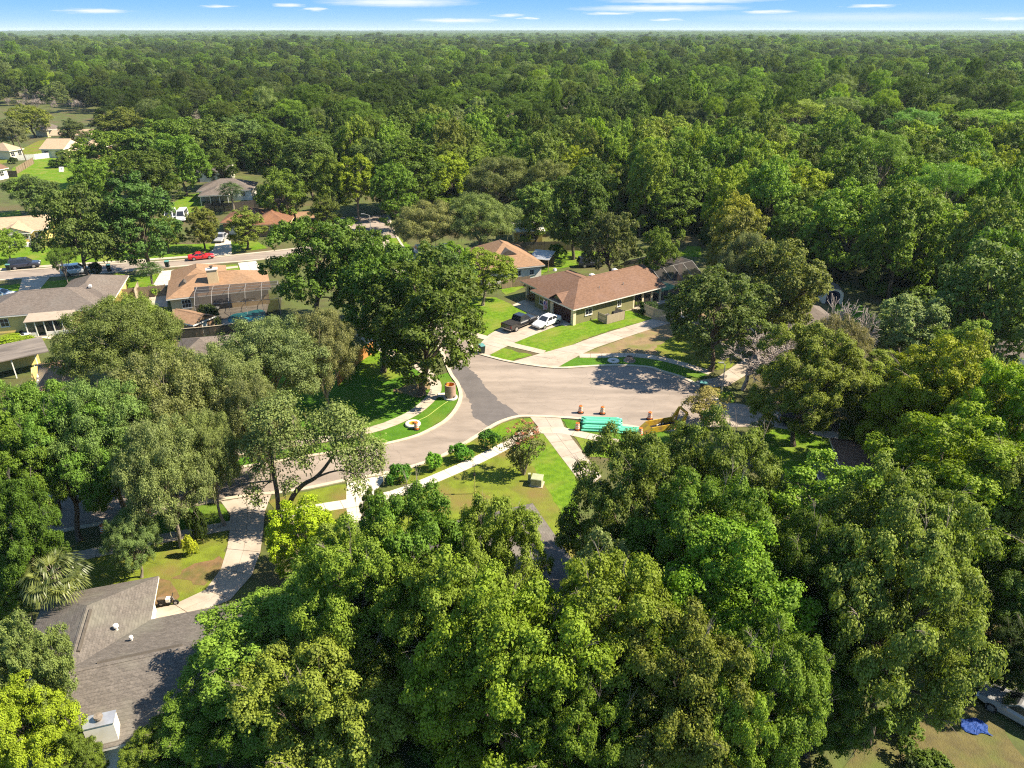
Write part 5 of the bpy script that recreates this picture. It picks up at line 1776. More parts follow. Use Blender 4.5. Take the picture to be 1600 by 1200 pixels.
# dark motor scooter beside the near driveway
t = thing('motor_scooter', 'dark motor scooter standing on the grass at the end of the near driveway', 'scooter', G(264, 946), 0.15)
t.scale = (.85, .85, .85)
for x in (-.6, .6):
    w = MB().tube([(x, -.06, .27), (x, .06, .27)], .27, 14).build('wheel', M['tyre'], t)
    MB().tube([(x, -.065, .27), (x, .065, .27)], .13, 10).build('rim', M['rim'], w)
MB().prism([(-.75, .4), (-.2, .28), (.3, .3), (.45, .75), (.36, .78), (.2, .42), (-.05, .5), (-.2, .78), (-.8, .8)], -.17, .17).build('body', M['rubber'], t)
MB().box(-.75, -.16, .8, -.15, .16, .9).build('seat', M['cushion'], t)
MB().tube([(.6, 0, .3), (.42, 0, 1.0)], .04, 6).build('fork', M['rim'], t)
MB().tube([(.42, -.33, 1.05), (.46, 0, 1.0), (.42, .33, 1.05)], .03, 6).build('handlebar', M['rubber'], t)
MB().box(-.1, -.2, .5, .25, .2, .85).build('windshield', M['trim'], t)
# blue tarp on the brown yard
bmt = bmesh.new()
nx_, ny_ = 16, 14
vs = []
tr_ = random.Random(5)
c0 = G(1522, 1136)
for j in range(ny_ + 1):
    for i in range(nx_ + 1):
        u_, v_ = i / nx_ - .5, j / ny_ - .5
        x = u_ * 1.75 + .35 * v_ + .1 * math.sin(v_ * 9)
        y = v_ * 1.35 - .4 * u_ + .12 * math.sin(u_ * 8)
        z = .06 + .09 * abs(math.sin(u_ * 9 + v_ * 5)) * (1 - abs(u_)) + tr_.uniform(0, .05)
        vs.append(bmt.verts.new((x, y, z)))
for j in range(ny_):
    for i in range(nx_):
        k = j * (nx_ + 1) + i
        bmt.faces.new((vs[k], vs[k + 1], vs[k + nx_ + 2], vs[k + nx_ + 1]))
me = bpy.data.meshes.new('tarp')
bmt.to_mesh(me)
bmt.free()
me.materials.append(M['tarp'])
tp_ = link('tarp', me, None, c0, 0.1)
tp_.scale = (.8, .8, .7)
tag(tp_, 'crumpled blue tarp lying on the brown yard', 'tarp')
# white game board on the far lawn
t = thing('game_board', 'white slanted board with dark spot on the far lawn', 'board', G(96, 269), 0.1)
t.scale = (.75, .75, .75)
MB().quad([(-.9, 0, .1), (.9, 0, .1), (.9, .9, 1.9), (-.9, .9, 1.9)]).quad([(-.9, .05, .1), (-.9, .95, 1.9), (.9, .95, 1.9), (.9, .05, .1)]).build('board', M['trim'], t)
MB().lathe([(.22, 0), (.001, 0.01)], 12).build('spot', M['rubber'], t, loc=(0, .5, 1.15)).rotation_euler = (1.1, 0, 0)
for x in (-.8, .8):
    MB().tube([(x, .9, 1.85), (x, 1.3, 0)], .04, 6).build('leg', M['trim'], t)
# garden table and chairs beside the yellow house porch
t = thing('garden_table', 'round white garden table below the yellow house porch', 'table', G(42, 529))
MB().lathe([(.62, .68), (.64, .72), (.001, .73)], 20).build('tabletop', M['trim'], t)
MB().lathe([(.3, 0), (.06, .06), (.05, .68)], 12).build('pedestal', M['trim'], t)
ch0 = None
for i, (u, v) in enumerate(((36, 532), (47, 525), (34, 526))):
    if ch0 is None:
        ch0 = thing('garden_chair', 'dark garden chair beside the round white table', 'chair', G(u, v), 0, 'garden chairs round the white table')
        MB().box(-.24, -.24, .4, .24, .24, .45).build('seat', M['rubber'], ch0)
        MB().box(-.24, .2, .45, .24, .25, .95).build('backrest', M['rubber'], ch0)
        for sx in (-.2, .2):
            for sy in (-.2, .2):
                MB().box(sx - .02, sy - .02, 0, sx + .02, sy + .02, .4).build('leg', M['rubber'], ch0)
        t = ch0
    else:
        t = copy_tree(ch0)
    t.location = G(u, v)
    t.rotation_euler.z = i * 2.1
o = sheet('patio', gpts([(54, 527), (66, 520), (90, 520), (80, 530)]), 0.045, M['concrete_white'])

# ------------------------------------------------------------------ trees
def unit(a):
    return a / np.maximum(1e-6, np.linalg.norm(a, axis=-1, keepdims=True))


class Foliage:
    """many small bent leaves gathered in sprays on the outside of the lobes of a crown"""

    def __init__(self, seed):
        self.r = np.random.default_rng(seed)
        self.V, self.A, self.n = [], [], 0

    def sprays(self, c, d, rad, n, L, Wd, droop=0.0, spread=0.55, up=0.5, rnd_n=0.6, vmean=None):
        r = self.r
        k = len(c)
        if k == 0:
            return
        C_ = np.repeat(c, n, 0)
        D_ = np.repeat(d, n, 0)
        R_ = np.repeat(rad, n)[:, None]
        off = np.clip(r.normal(size=(k * n, 3)), -1.9, 1.9) * R_ * spread
        off[:, 2] *= 0.75
        p = C_ + off
        nrm = unit(D_ * 0.7 + off / R_ * 0.7 + np.array([0, 0, up]) + r.normal(size=(k * n, 3)) * rnd_n)
        t = unit(np.cross(nrm, r.normal(size=(k * n, 3))))
        t[:, 2] -= droop
        t = unit(t)
        b = unit(np.cross(nrm, t))
        s = r.uniform(0.65, 1.35, (k * n, 1))
        l, w = L * s * 0.5, Wd * s * 0.5
        fold = nrm * w * 0.5
        v = np.stack([p - t * l, p + b * w + fold, p + t * l, p - b * w + fold], 1)
        if vmean is None:
            vmean = r.uniform(0, 1, k)
        va = np.repeat(vmean, n) * 0.6 + r.uniform(0, 1, k * n) * 0.4
        self.V.append(v.reshape(-1, 3))
        self.A.append(np.repeat(va, 4))

    def lobes(self, lob, center, nsub, nleaf, L, Wd, sub_r, droop=0.0, keep=0.72, under=0.25, rnd_n=0.6, spread=0.55):
        """lob: rows (x, y, z, r, flatness)"""
        r = self.r
        lob = np.asarray(lob, float)
        cs, ds, rs, vm = [], [], [], []
        lv = r.uniform(0, 1, len(lob))
        for i, (x, y, z, rad, fl) in enumerate(lob):
            k = max(4, int(nsub * (rad / 2.0) ** 2))
            o = unit(np.array([x, y, z]) - center)
            d = unit(r.normal(size=(k * 3, 3)) + o * 0.55 + np.array([0, 0, 0.45]))
            d = d[d[:, 2] > -1 + under * 2 - 0.6][:k]
            p = d * rad * r.uniform(0.72, 1.06, (len(d), 1))
            p[:, 2] *= fl
            p += np.array([x, y, z])
            # nothing deep inside a neighbouring lobe
            ok = np.ones(len(p), bool)
            for j, (x2, y2, z2, r2, f2) in enumerate(lob):
                if j != i:
                    q = (p - np.array([x2, y2, z2])) / np.array([1, 1, f2])
                    ok &= np.linalg.norm(q, axis=1) > r2 * keep
            p, d = p[ok], d[ok]
            cs.append(p)
            ds.append(d)
            rs.append(np.full(len(p), sub_r) * r.uniform(0.7, 1.35, len(p)))
            vm.append(np.clip(lv[i] * 0.5 + r.uniform(0, 0.5, len(p)), 0, 1))
        c, d, ra, vm = np.concatenate(cs), np.concatenate(ds), np.concatenate(rs), np.concatenate(vm)
        self.sprays(c, d, ra, nleaf, L, Wd, droop, rnd_n=rnd_n, vmean=vm, spread=spread)
        return c

    def mesh(self, name, m):
        v = np.concatenate(self.V)
        n = len(v) // 4
        f = np.arange(n * 4, dtype=np.int32).reshape(n, 4)
        return np_mesh(name, v, f, m, np.concatenate(self.A))


def branch_mesh(name, paths, m, seg=6):
    """paths: list of (points, radii)"""
    V, F = [], []
    base = 0
    for pts, rad in paths:
        sg = seg if rad[0] > 0.09 else 4 if rad[0] > 0.03 else 3
        P = np.asarray([tuple(p) for p in pts], float)
        k = len(P)
        T = unit(np.gradient(P, axis=0))
        a = np.cross(T[0], [0.3, 0.9, 0.2] if abs(T[0][2]) > 0.7 else [0, 0, 1])
        a = a / max(1e-6, np.linalg.norm(a))
        for i in range(k):
            a = a - T[i] * (a @ T[i])
            a = a / max(1e-6, np.linalg.norm(a))
            b = np.cross(T[i], a)
            for s in range(sg):
                w = 2 * math.pi * s / sg
                V.append(P[i] + (a * math.cos(w) + b * math.sin(w)) * rad[i])
        for i in range(k - 1):
            for s in range(sg):
                s2 = (s + 1) % sg
                F.append((base + i * sg + s, base + i * sg + s2, base + (i + 1) * sg + s2, base + (i + 1) * sg + s))
        base += k * sg
    return np_mesh(name, V, F, m, smooth=True)


def bez(a, b, c, n):
    return [a * (1 - t) ** 2 + b * 2 * t * (1 - t) + c * t * t for t in [i / n for i in range(n + 1)]]


def limb_paths(rng, trunk, r0, targets, r_tip=0.035, wob=0.25):
    """trunk: list of Vectors from the ground up; limbs leave it and reach each target"""
    out = [(trunk, [r0 * (1.35 if i == 0 else 1.0) * (1 - 0.35 * i / len(trunk)) for i in range(len(trunk))])]
    for t in targets:
        t = Vector(t)
        # leave the trunk at the nearest sensible height
        k = min(range(len(trunk)), key=lambda i: abs(trunk[i].z - (t.z * 0.5 - 0.2)))
        k = max(k, len(trunk) // 2)
        s = trunk[k]
        mid = s.lerp(t, 0.5) + Vector((rng.gauss(0, wob), rng.gauss(0, wob), 0.12 * (t - s).length))
        p = bez(s, mid, t, 6)
        for q in p[1:-1]:
            q += Vector((rng.gauss(0, 0.12), rng.gauss(0, 0.12), rng.gauss(0, 0.1)))
        rr = r0 * rng.uniform(0.36, 0.5)
        out.append((p, [rr + (r_tip - rr) * i / 6 for i in range(7)]))
        for _ in range(2):
            e = t + Vector((rng.gauss(0, 1.1), rng.gauss(0, 1.1), rng.gauss(0.3, 0.7)))
            q = bez(p[4], p[4].lerp(e, 0.5) + Vector((0, 0, 0.3)), e, 4)
            out.append((q, [rr * 0.45 * (1 - 0.75 * i / 4) for i in range(5)]))
    return out


def oak_lobes(r, n, R_, zc, rz, rmin, rmax, low=-0.55, fl=0.8):
    """lobes spread evenly over an ellipsoid, larger on top"""
    out = []
    tries = 0
    while len(out) < n and tries < 4000:
        tries += 1
        d = unit(r.normal(size=3) + np.array([0, 0, 0.25]))
        if d[2] < low:
            continue
        k = r.uniform(0.62, 0.9) if len(out) < n * 0.8 else r.uniform(0.1, 0.5)
        rad = r.uniform(rmin, rmax)
        c = np.array([d[0] * (R_ - rad * 0.6) * k / 0.8, d[1] * (R_ - rad * 0.6) * k / 0.8, zc + d[2] * (rz - rad * 0.5) * k / 0.8])
        if all(np.linalg.norm(c - np.array(o[:3])) > (rad + o[3]) * 0.58 for o in out):
            out.append((*c, rad, fl * r.uniform(0.85, 1.15)))
    return out


def twolevel(r, big, per, rmin, rmax, fl=0.8):
    """smaller boughs standing on the outside of the big lobes, with gaps between them"""
    out = []
    ctr = np.mean([b[:3] for b in big], 0) - np.array([0, 0, 1.5])
    for i, b in enumerate(big):
        c, R_ = np.array(b[:3]), b[3]
        o = unit(c - ctr)
        k = tries = 0
        n = max(3, int(per * (R_ / 1.7) ** 2))
        while k < n and tries < 200:
            tries += 1
            d = unit(r.normal(size=3) + o * 0.6 + np.array([0, 0, 0.35]))
            rad = r.uniform(rmin, rmax)
            q = c + d * R_ * r.uniform(0.6, 1.05) * np.array([1, 1, b[4]])
            if any(np.linalg.norm((q - np.array(b2[:3])) / np.array([1, 1, b2[4]])) < b2[3] * 0.6 for j, b2 in enumerate(big) if j != i):
                continue
            if any(np.linalg.norm(q - np.array(o2[:3])) < (rad + o2[3]) * 0.66 for o2 in out):
                continue
            out.append((*q, rad, fl * r.uniform(0.75, 1.15)))
            k += 1
    return out


PROTO = {}


def proto(kind, crown, trunk, moss=None, h=15.0, rad=6.5):
    co = np.empty(len(crown.vertices) * 3, np.float32)
    crown.vertices.foreach_get('co', co)
    co = co.reshape(-1, 3)
    rad = float(np.percentile(np.hypot(co[:, 0], co[:, 1]), 97.5))
    h = float(np.percentile(co[:, 2], 99.7))
    PROTO.setdefault(kind, []).append(dict(crown=crown, trunk=trunk, moss=moss, h=h, rad=rad))


def moss_mesh(seed, anchors, n, lmin, lmax):
    r = np.random.default_rng(seed)
    V, A = [], []
    idx = r.integers(0, len(anchors), n)
    for i in idx:
        p = anchors[i] + r.normal(size=3) * 0.3
        L_ = r.uniform(lmin, lmax)
        k = max(3, int(L_ / 0.28))
        ang = r.uniform(0, math.pi)
        for j in range(k):
            w = 0.10 * (1 - 0.7 * j / k)
            a2 = ang + r.normal() * 0.6
            q = p + np.array([r.normal() * 0.05, r.normal() * 0.05, -L_ * j / k])
            q2 = q + np.array([r.normal() * 0.05, r.normal() * 0.05, -L_ / k * 1.1])
            dx = np.array([math.cos(a2), math.sin(a2), 0]) * w
            V += [q - dx, q + dx, q2 + dx * 0.7, q2 - dx * 0.7]
            A += [r.uniform()] * 4
    n4 = len(V) // 4
    return np_mesh('moss', V, np.arange(n4 * 4).reshape(n4, 4), M['moss'], A)


def build_protos():
    # dense broad oaks, near and middle distance versions
    for s in range(5):
        rng = random.Random(100 + s)
        r = np.random.default_rng(50 + s)
        tall = s in (1, 3)
        R_, zc, rz = (5.6, 8.9, 6.4) if tall else (6.8, 8.2, 5.6)
        lob = oak_lobes(r, 42 if tall else 46, R_, zc, rz, 1.1, 2.1, low=-0.9)
        trunk = [Vector((0.25 * math.sin(i * 0.9 + s), 0.25 * math.cos(i * 1.1 + s) - 0.25, i * 0.95)) for i in range(8)]
        big = sorted(lob, key=lambda l: -l[3])[:16]
        tm = branch_mesh('trunk', limb_paths(rng, trunk, 0.36, [(l[0] * 0.85, l[1] * 0.85, l[2] - 0.3) for l in big]), M['bark'])
        lob2 = twolevel(r, lob, 6, 0.5, 0.95)
        # thin dead twigs and bare branch ends that stand out of the leaves
        twigs = []
        for l in rng.sample(lob2, 26):
            p0 = Vector((l[0] * 0.8, l[1] * 0.8, l[2] - 0.6))
            o_ = Vector((l[0], l[1], (l[2] - zc + 3) * 0.8)).normalized()
            p2 = Vector(l[:3]) + o_ * (l[3] + rng.uniform(0.2, 0.9)) + Vector((rng.gauss(0, .3), rng.gauss(0, .3), rng.gauss(.2, .3)))
            q_ = bez(p0, p0.lerp(p2, 0.6) + Vector((rng.gauss(0, .3), rng.gauss(0, .3), .2)), p2, 5)
            twigs.append((q_, [.045, .04, .034, .028, .022, .014]))
            for _ in range(3):
                e_ = p2 + Vector((rng.gauss(0, .4), rng.gauss(0, .4), rng.gauss(.1, .3)))
                twigs.append(([q_[3], q_[3].lerp(e_, .5) + Vector((0, 0, .08)), e_], [.02, .016, .01]))
        tw = branch_mesh('twigs', twigs, M['bark_pale'])
        f = Foliage(200 + s)
        f.lobes(lob2, np.array([0, 0, zc - 2.0]), 92, 46, 0.2, 0.13, 0.36, keep=0.8, rnd_n=0.5)
        f.lobes(lob, np.array([0, 0, zc - 2.0]), 14, 22, 0.22, 0.14, 0.45, keep=0.8)
        proto('oak_near', f.mesh('crown', M['leaf']), tm, h=zc + rz, rad=R_)
        PROTO['oak_near'][-1]['twigs'] = tw
        f = Foliage(300 + s)
        f.lobes(lob2, np.array([0, 0, zc - 2.0]), 60, 16, 0.34, 0.23, 0.38, keep=0.8, rnd_n=0.5)
        f.lobes(lob, np.array([0, 0, zc - 2.0]), 10, 12, 0.36, 0.24, 0.45, keep=0.8)
        proto('oak', f.mesh('crown', M['leaf']), tm, h=zc + rz, rad=R_)
    # big-leaved trees (maple and sweetgum): upright lobes, larger leaves
    for s in range(2):
        rng = random.Random(130 + s)
        r = np.random.default_rng(80 + s)
        lob = oak_lobes(r, 46, 5.4, 9.0, 6.2, 0.8, 1.6, low=-0.7, fl=1.15)
        trunk = [Vector((0.15 * math.sin(i + s), 0.15 * math.cos(i), i * 1.1)) for i in range(9)]
        tm = branch_mesh('trunk', limb_paths(rng, trunk, 0.28, [(l[0] * 0.85, l[1] * 0.85, l[2] - 0.2) for l in lob[:18]]), M['bark_pale'])
        f = Foliage(400 + s)
        f.lobes(lob, np.array([0, 0, 6.0]), 46, 38, 0.27, 0.2, 0.4, keep=0.75, rnd_n=0.7)
        proto('maple', f.mesh('crown', M['leaf']), tm, h=15.2, rad=5.4)
    # live oaks hung with moss: wide, open, fine leaved
    for s in range(3):
        rng = random.Random(160 + s)
        r = np.random.default_rng(90 + s)
        lob = oak_lobes(r, 56, 7.4, 7.8, 4.7, 1.1, 2.0, low=-0.6, fl=0.75)
        trunk = [Vector((0.5 * math.sin(i * 0.8 + s), 0.5 * math.cos(i * 0.7 + s * 2) - 0.5, i * 0.8)) for i in range(7)]
        tm = branch_mesh('trunk', limb_paths(rng, trunk, 0.42, [(l[0] * 0.88, l[1] * 0.88, l[2] - 0.2) for l in lob[:24]], wob=0.7), M['bark_pale'])
        lob = twolevel(r, lob, 5, 0.6, 1.1, 0.75)
        f = Foliage(500 + s)
        an = f.lobes(lob, np.array([0, 0, 6.0]), 80, 34, 0.2, 0.12, 0.42, keep=0.78, spread=0.65)
        low_ = an[(an[:, 2] < 9.2)]
        proto('live_oak', f.mesh('crown', M['leaf']), tm, moss_mesh(600 + s, low_, 170, 0.6, 1.6), h=12.8, rad=7.6)
    # pines: bare bole and a loose top of needle clumps
    for s in range(2):
        rng = random.Random(190 + s)
        r = np.random.default_rng(95 + s)
        lob = oak_lobes(r, 30, 4.8, 15.0, 3.6, 0.9, 1.6, low=-0.5, fl=0.7)
        trunk = [Vector((0.12 * math.sin(i * 0.6 + s), 0.12 * math.cos(i * 0.5), i * 1.6)) for i in range(10)]
        tm = branch_mesh('trunk', limb_paths(rng, trunk, 0.25, [(l[0] * 0.9, l[1] * 0.9, l[2] - 0.2) for l in lob[:18]]), M['bark_pale'])
        f = Foliage(700 + s)
        f.lobes(lob, np.array([0, 0, 13.0]), 40, 26, 0.5, 0.09, 0.5, keep=0.7, rnd_n=1.0)
        proto('pine', f.mesh('crown', M['needle']), tm, h=18.6, rad=4.8)
    # bare and nearly bare trees
    for s in range(2):
        rng = random.Random(220 + s)
        paths = []

        def grow(p, d, L_, rad, lev):
            e = p + d * L_
            mid = p.lerp(e, 0.5) + Vector((rng.gauss(0, 0.08), rng.gauss(0, 0.08), rng.gauss(0, 0.06))) * L_
            paths.append(([p, mid, e], [rad, rad * 0.85, rad * 0.65]))
            if lev == 0:
                return
            for _ in range(rng.choice((3, 4, 4)) if lev > 1 else 6):
                nd = (d + Vector((rng.gauss(0, 0.62), rng.gauss(0, 0.62), rng.gauss(0.05, 0.4)))).normalized()
                grow(p.lerp(e, rng.uniform(0.6, 1.0)), nd, L_ * rng.uniform(0.62, 0.85), rad * 0.62, lev - 1)
        grow(Vector((0, 0, 0)), Vector((0.05, 0, 1)).normalized(), 2.4, 0.17, 5)
        P = [q for pa in paths for q in pa[0]]
        hh = max(q.z for q in P)
        rr = sorted(math.hypot(q.x, q.y) for q in P)[int(len(P) * 0.97)]
        small = [p_ for p_ in paths if p_[1][0] < 0.045]
        small = [(p_, [max(0.02, x) for x in q_]) for p_, q_ in small]
        large = [p_ for p_ in paths if p_[1][0] >= 0.045]
        proto('bare', branch_mesh('crown', small, M['bark_grey']), branch_mesh('trunk', large, M['bark_grey']), h=hh, rad=rr)
    # crape myrtle: a vase of several stems
    rng = random.Random(250)
    r = np.random.default_rng(99)
    lob = [(r.normal() * 0.75 * (0.5 + z / 6), r.normal() * 0.75 * (0.5 + z / 6), z, r.uniform(0.5, 0.85), 1.25) for z in np.linspace(1.2, 5.2, 22)]
    paths = []
    for k in range(7):
        a = k * 0.9
        paths.append((bez(Vector((0.1 * math.cos(a), 0.1 * math.sin(a), 0)), Vector((0.5 * math.cos(a), 0.5 * math.sin(a), 2.2)), Vector((1.3 * math.cos(a), 1.3 * math.sin(a), 4.6)), 6), [0.07 - 0.008 * i for i in range(7)]))
    f = Foliage(800)
    f.lobes(lob, np.array([0, 0, 2.0]), 95, 20, 0.2, 0.12, 0.3, keep=0.6)
    proto('crape', f.mesh('crown', M['leaf']), branch_mesh('trunk', paths, M['bark_pale']), h=6.0, rad=1.9)
    # clipped round shrub and loose shrub
    for s in range(2):
        r = np.random.default_rng(110 + s)
        lob = [(0, 0, 0.75, 0.85, 0.85)] + [(r.normal() * 0.45, r.normal() * 0.45, r.uniform(0.5, 1.2), r.uniform(0.35, 0.55), 0.9) for _ in range(9)]
        f = Foliage(820 + s)
        f.lobes(lob, np.array([0, 0, 0.4]), 420, 14, 0.17, 0.11, 0.16, keep=0.6)
        stems = [(bez(Vector((0, 0, 0)), Vector((0.1 * math.cos(k), 0.1 * math.sin(k), 0.4)), Vector((0.5 * math.cos(k), 0.5 * math.sin(k), 0.95)), 3), [0.03, 0.025, 0.02, 0.012]) for k in range(6)]
        proto('shrub', f.mesh('crown', M['leaf']), branch_mesh('trunk', stems, M['bark']), h=1.7, rad=1.15)
    # cabbage palms
    for s in range(2):
        rng = random.Random(270 + s)
        V, A = [], []
        top = Vector((0, 0, 7.0))
        nf = 34

        def leaflet(a, b, w, va):
            ax = (b - a).normalized()
            sd = ax.cross(Vector((rng.gauss(0, 0.4), rng.gauss(0, 0.4), 1))).normalized() * w
            m_ = a.lerp(b, 0.35)
            V.extend([tuple(a), tuple(m_ + sd), tuple(b), tuple(m_ - sd)])
            A.extend([va] * 4)
        stalks = []
        for k in range(nf):
            az = k * 2.39996
            el = R(78 - 125 * (k / nf) ** 0.9)
            d = Vector((math.cos(az) * math.cos(el), math.sin(az) * math.cos(el), math.sin(el)))
            L_ = rng.uniform(1.1, 1.5)
            e = top + d * L_ + Vector((0, 0, -0.15))
            stalks.append((bez(top, top + d * L_ * 0.6 + Vector((0, 0, 0.12)), e, 4), [0.03, 0.027, 0.024, 0.02, 0.016]))
            side = d.cross(Vector((0, 0, 1)))
            side = side.normalized() if side.length > 0.05 else Vector((1, 0, 0))
            nrm = side.cross(d)
            va = rng.uniform(0, 1)
            for j in range(25):
                w = R(-115 + 230 * j / 24)
                ld = (d * math.cos(w) + side * math.sin(w) - nrm * 0.1).normalized()
                L2 = rng.uniform(0.95, 1.15) * 1.3 * (1.1 - 0.35 * abs(j - 12) / 12)
                m1 = e + ld * L2 * 0.62
                leaflet(e + ld * 0.02, m1, 0.06, va)
                leaflet(m1 - ld * 0.05, m1 + (ld * 0.5 + Vector((0, 0, -0.75))).normalized() * L2 * 0.55, 0.045, va)
        n4 = len(V) // 4
        cm = np_mesh('crown', V, np.arange(n4 * 4).reshape(n4, 4), M['frond'], A)
        trunk = [Vector((0.06 * math.sin(i), 0.05 * math.cos(i), i * 1.0)) for i in range(8)]
        tm = branch_mesh('trunk', [(trunk, [0.24, 0.2, 0.19, 0.19, 0.19, 0.2, 0.22, 0.16])] + stalks, M['bark_pale'])
        proto('palm', cm, tm, h=9.0, rad=2.6)


build_protos()
COL = dict(dark=(.082, .128, .018), green=(.122, .19, .024), bright=(.182, .268, .034), lime=(.25, .35, .016), olive=(.148, .192, .034), yellow=(.212, .285, .02),
           mossy=(.182, .222, .082), pale=(.205, .27, .10), deep=(.038, .062, .013), vivid=(.16, .248, .024), bronze=(.10, .08, .03), grey=(.175, .18, .09))
NAME = dict(oak='oak_tree', oak_near='oak_tree', maple='maple_tree', live_oak='live_oak', pine='pine_tree', bare='bare_tree', crape='crape_myrtle', shrub='shrub', palm='palm_tree')
CAT = dict(oak='tree', oak_near='tree', maple='tree', live_oak='tree', pine='pine tree', bare='bare tree', crape='small tree', shrub='shrub', palm='palm tree')
trng = random.Random(77)
PLACED = []


def plant(kind, x, y, h, rad, col, label, group=None, variant=None, cat=None, name=None, rz=None):
    ps = PROTO[kind]
    p = ps[variant if variant is not None else trng.randrange(len(ps))]
    s = rad / p['rad']
    t = thing(name or NAME[kind], label, cat or CAT[kind], (x, y, 0), trng.uniform(0, 6.283) if rz is None else rz, group)
    u_ = trng.uniform(0.9, 1.1)
    t.scale = (s * u_, s / u_, h / p['h'])
    if rad > 3:
        t.rotation_euler.x, t.rotation_euler.y = trng.gauss(0, 0.035), trng.gauss(0, 0.035)
    c = COL[col] if isinstance(col, str) else col
    j = [trng.uniform(0.9, 1.1) for _ in range(3)]
    o = link('crown', p['crown'], t)
    kk = 1.0 if isinstance(col, str) else 2.25
    c = c if isinstance(col, str) else (c[0] * 1.0, c[1] * 1.03, c[2])
    o.color = (c[0] * j[0] * kk, c[1] * j[1] * kk, c[2] * j[2] * kk, 1)
    link('trunk', p['trunk'], t)
    if p.get('twigs') is not None:
        link('twigs', p['twigs'], t)['kind'] = 'stuff'
    if p['moss'] is not None:
        o = link('moss', p['moss'], t)
        o['kind'] = 'stuff'
        o.color = (.25, .245, .145, 1)
    PLACED.append((x, y, rad))
    return t


def tree(kind, u, v, wpx, h, col, label, fc=0.59, group=None, **k):
    """crown centre pixel and crown width in pixels of the photograph; h in metres"""
    p = G(u, v, h * fc)
    rad = 0.5 * wpx * depth_of(p) / FPX
    if kind == 'oak' and depth_of(p) < 78:
        kind = 'oak_near'
    return plant(kind, p.x, p.y, h, rad, col, label, group, **k)


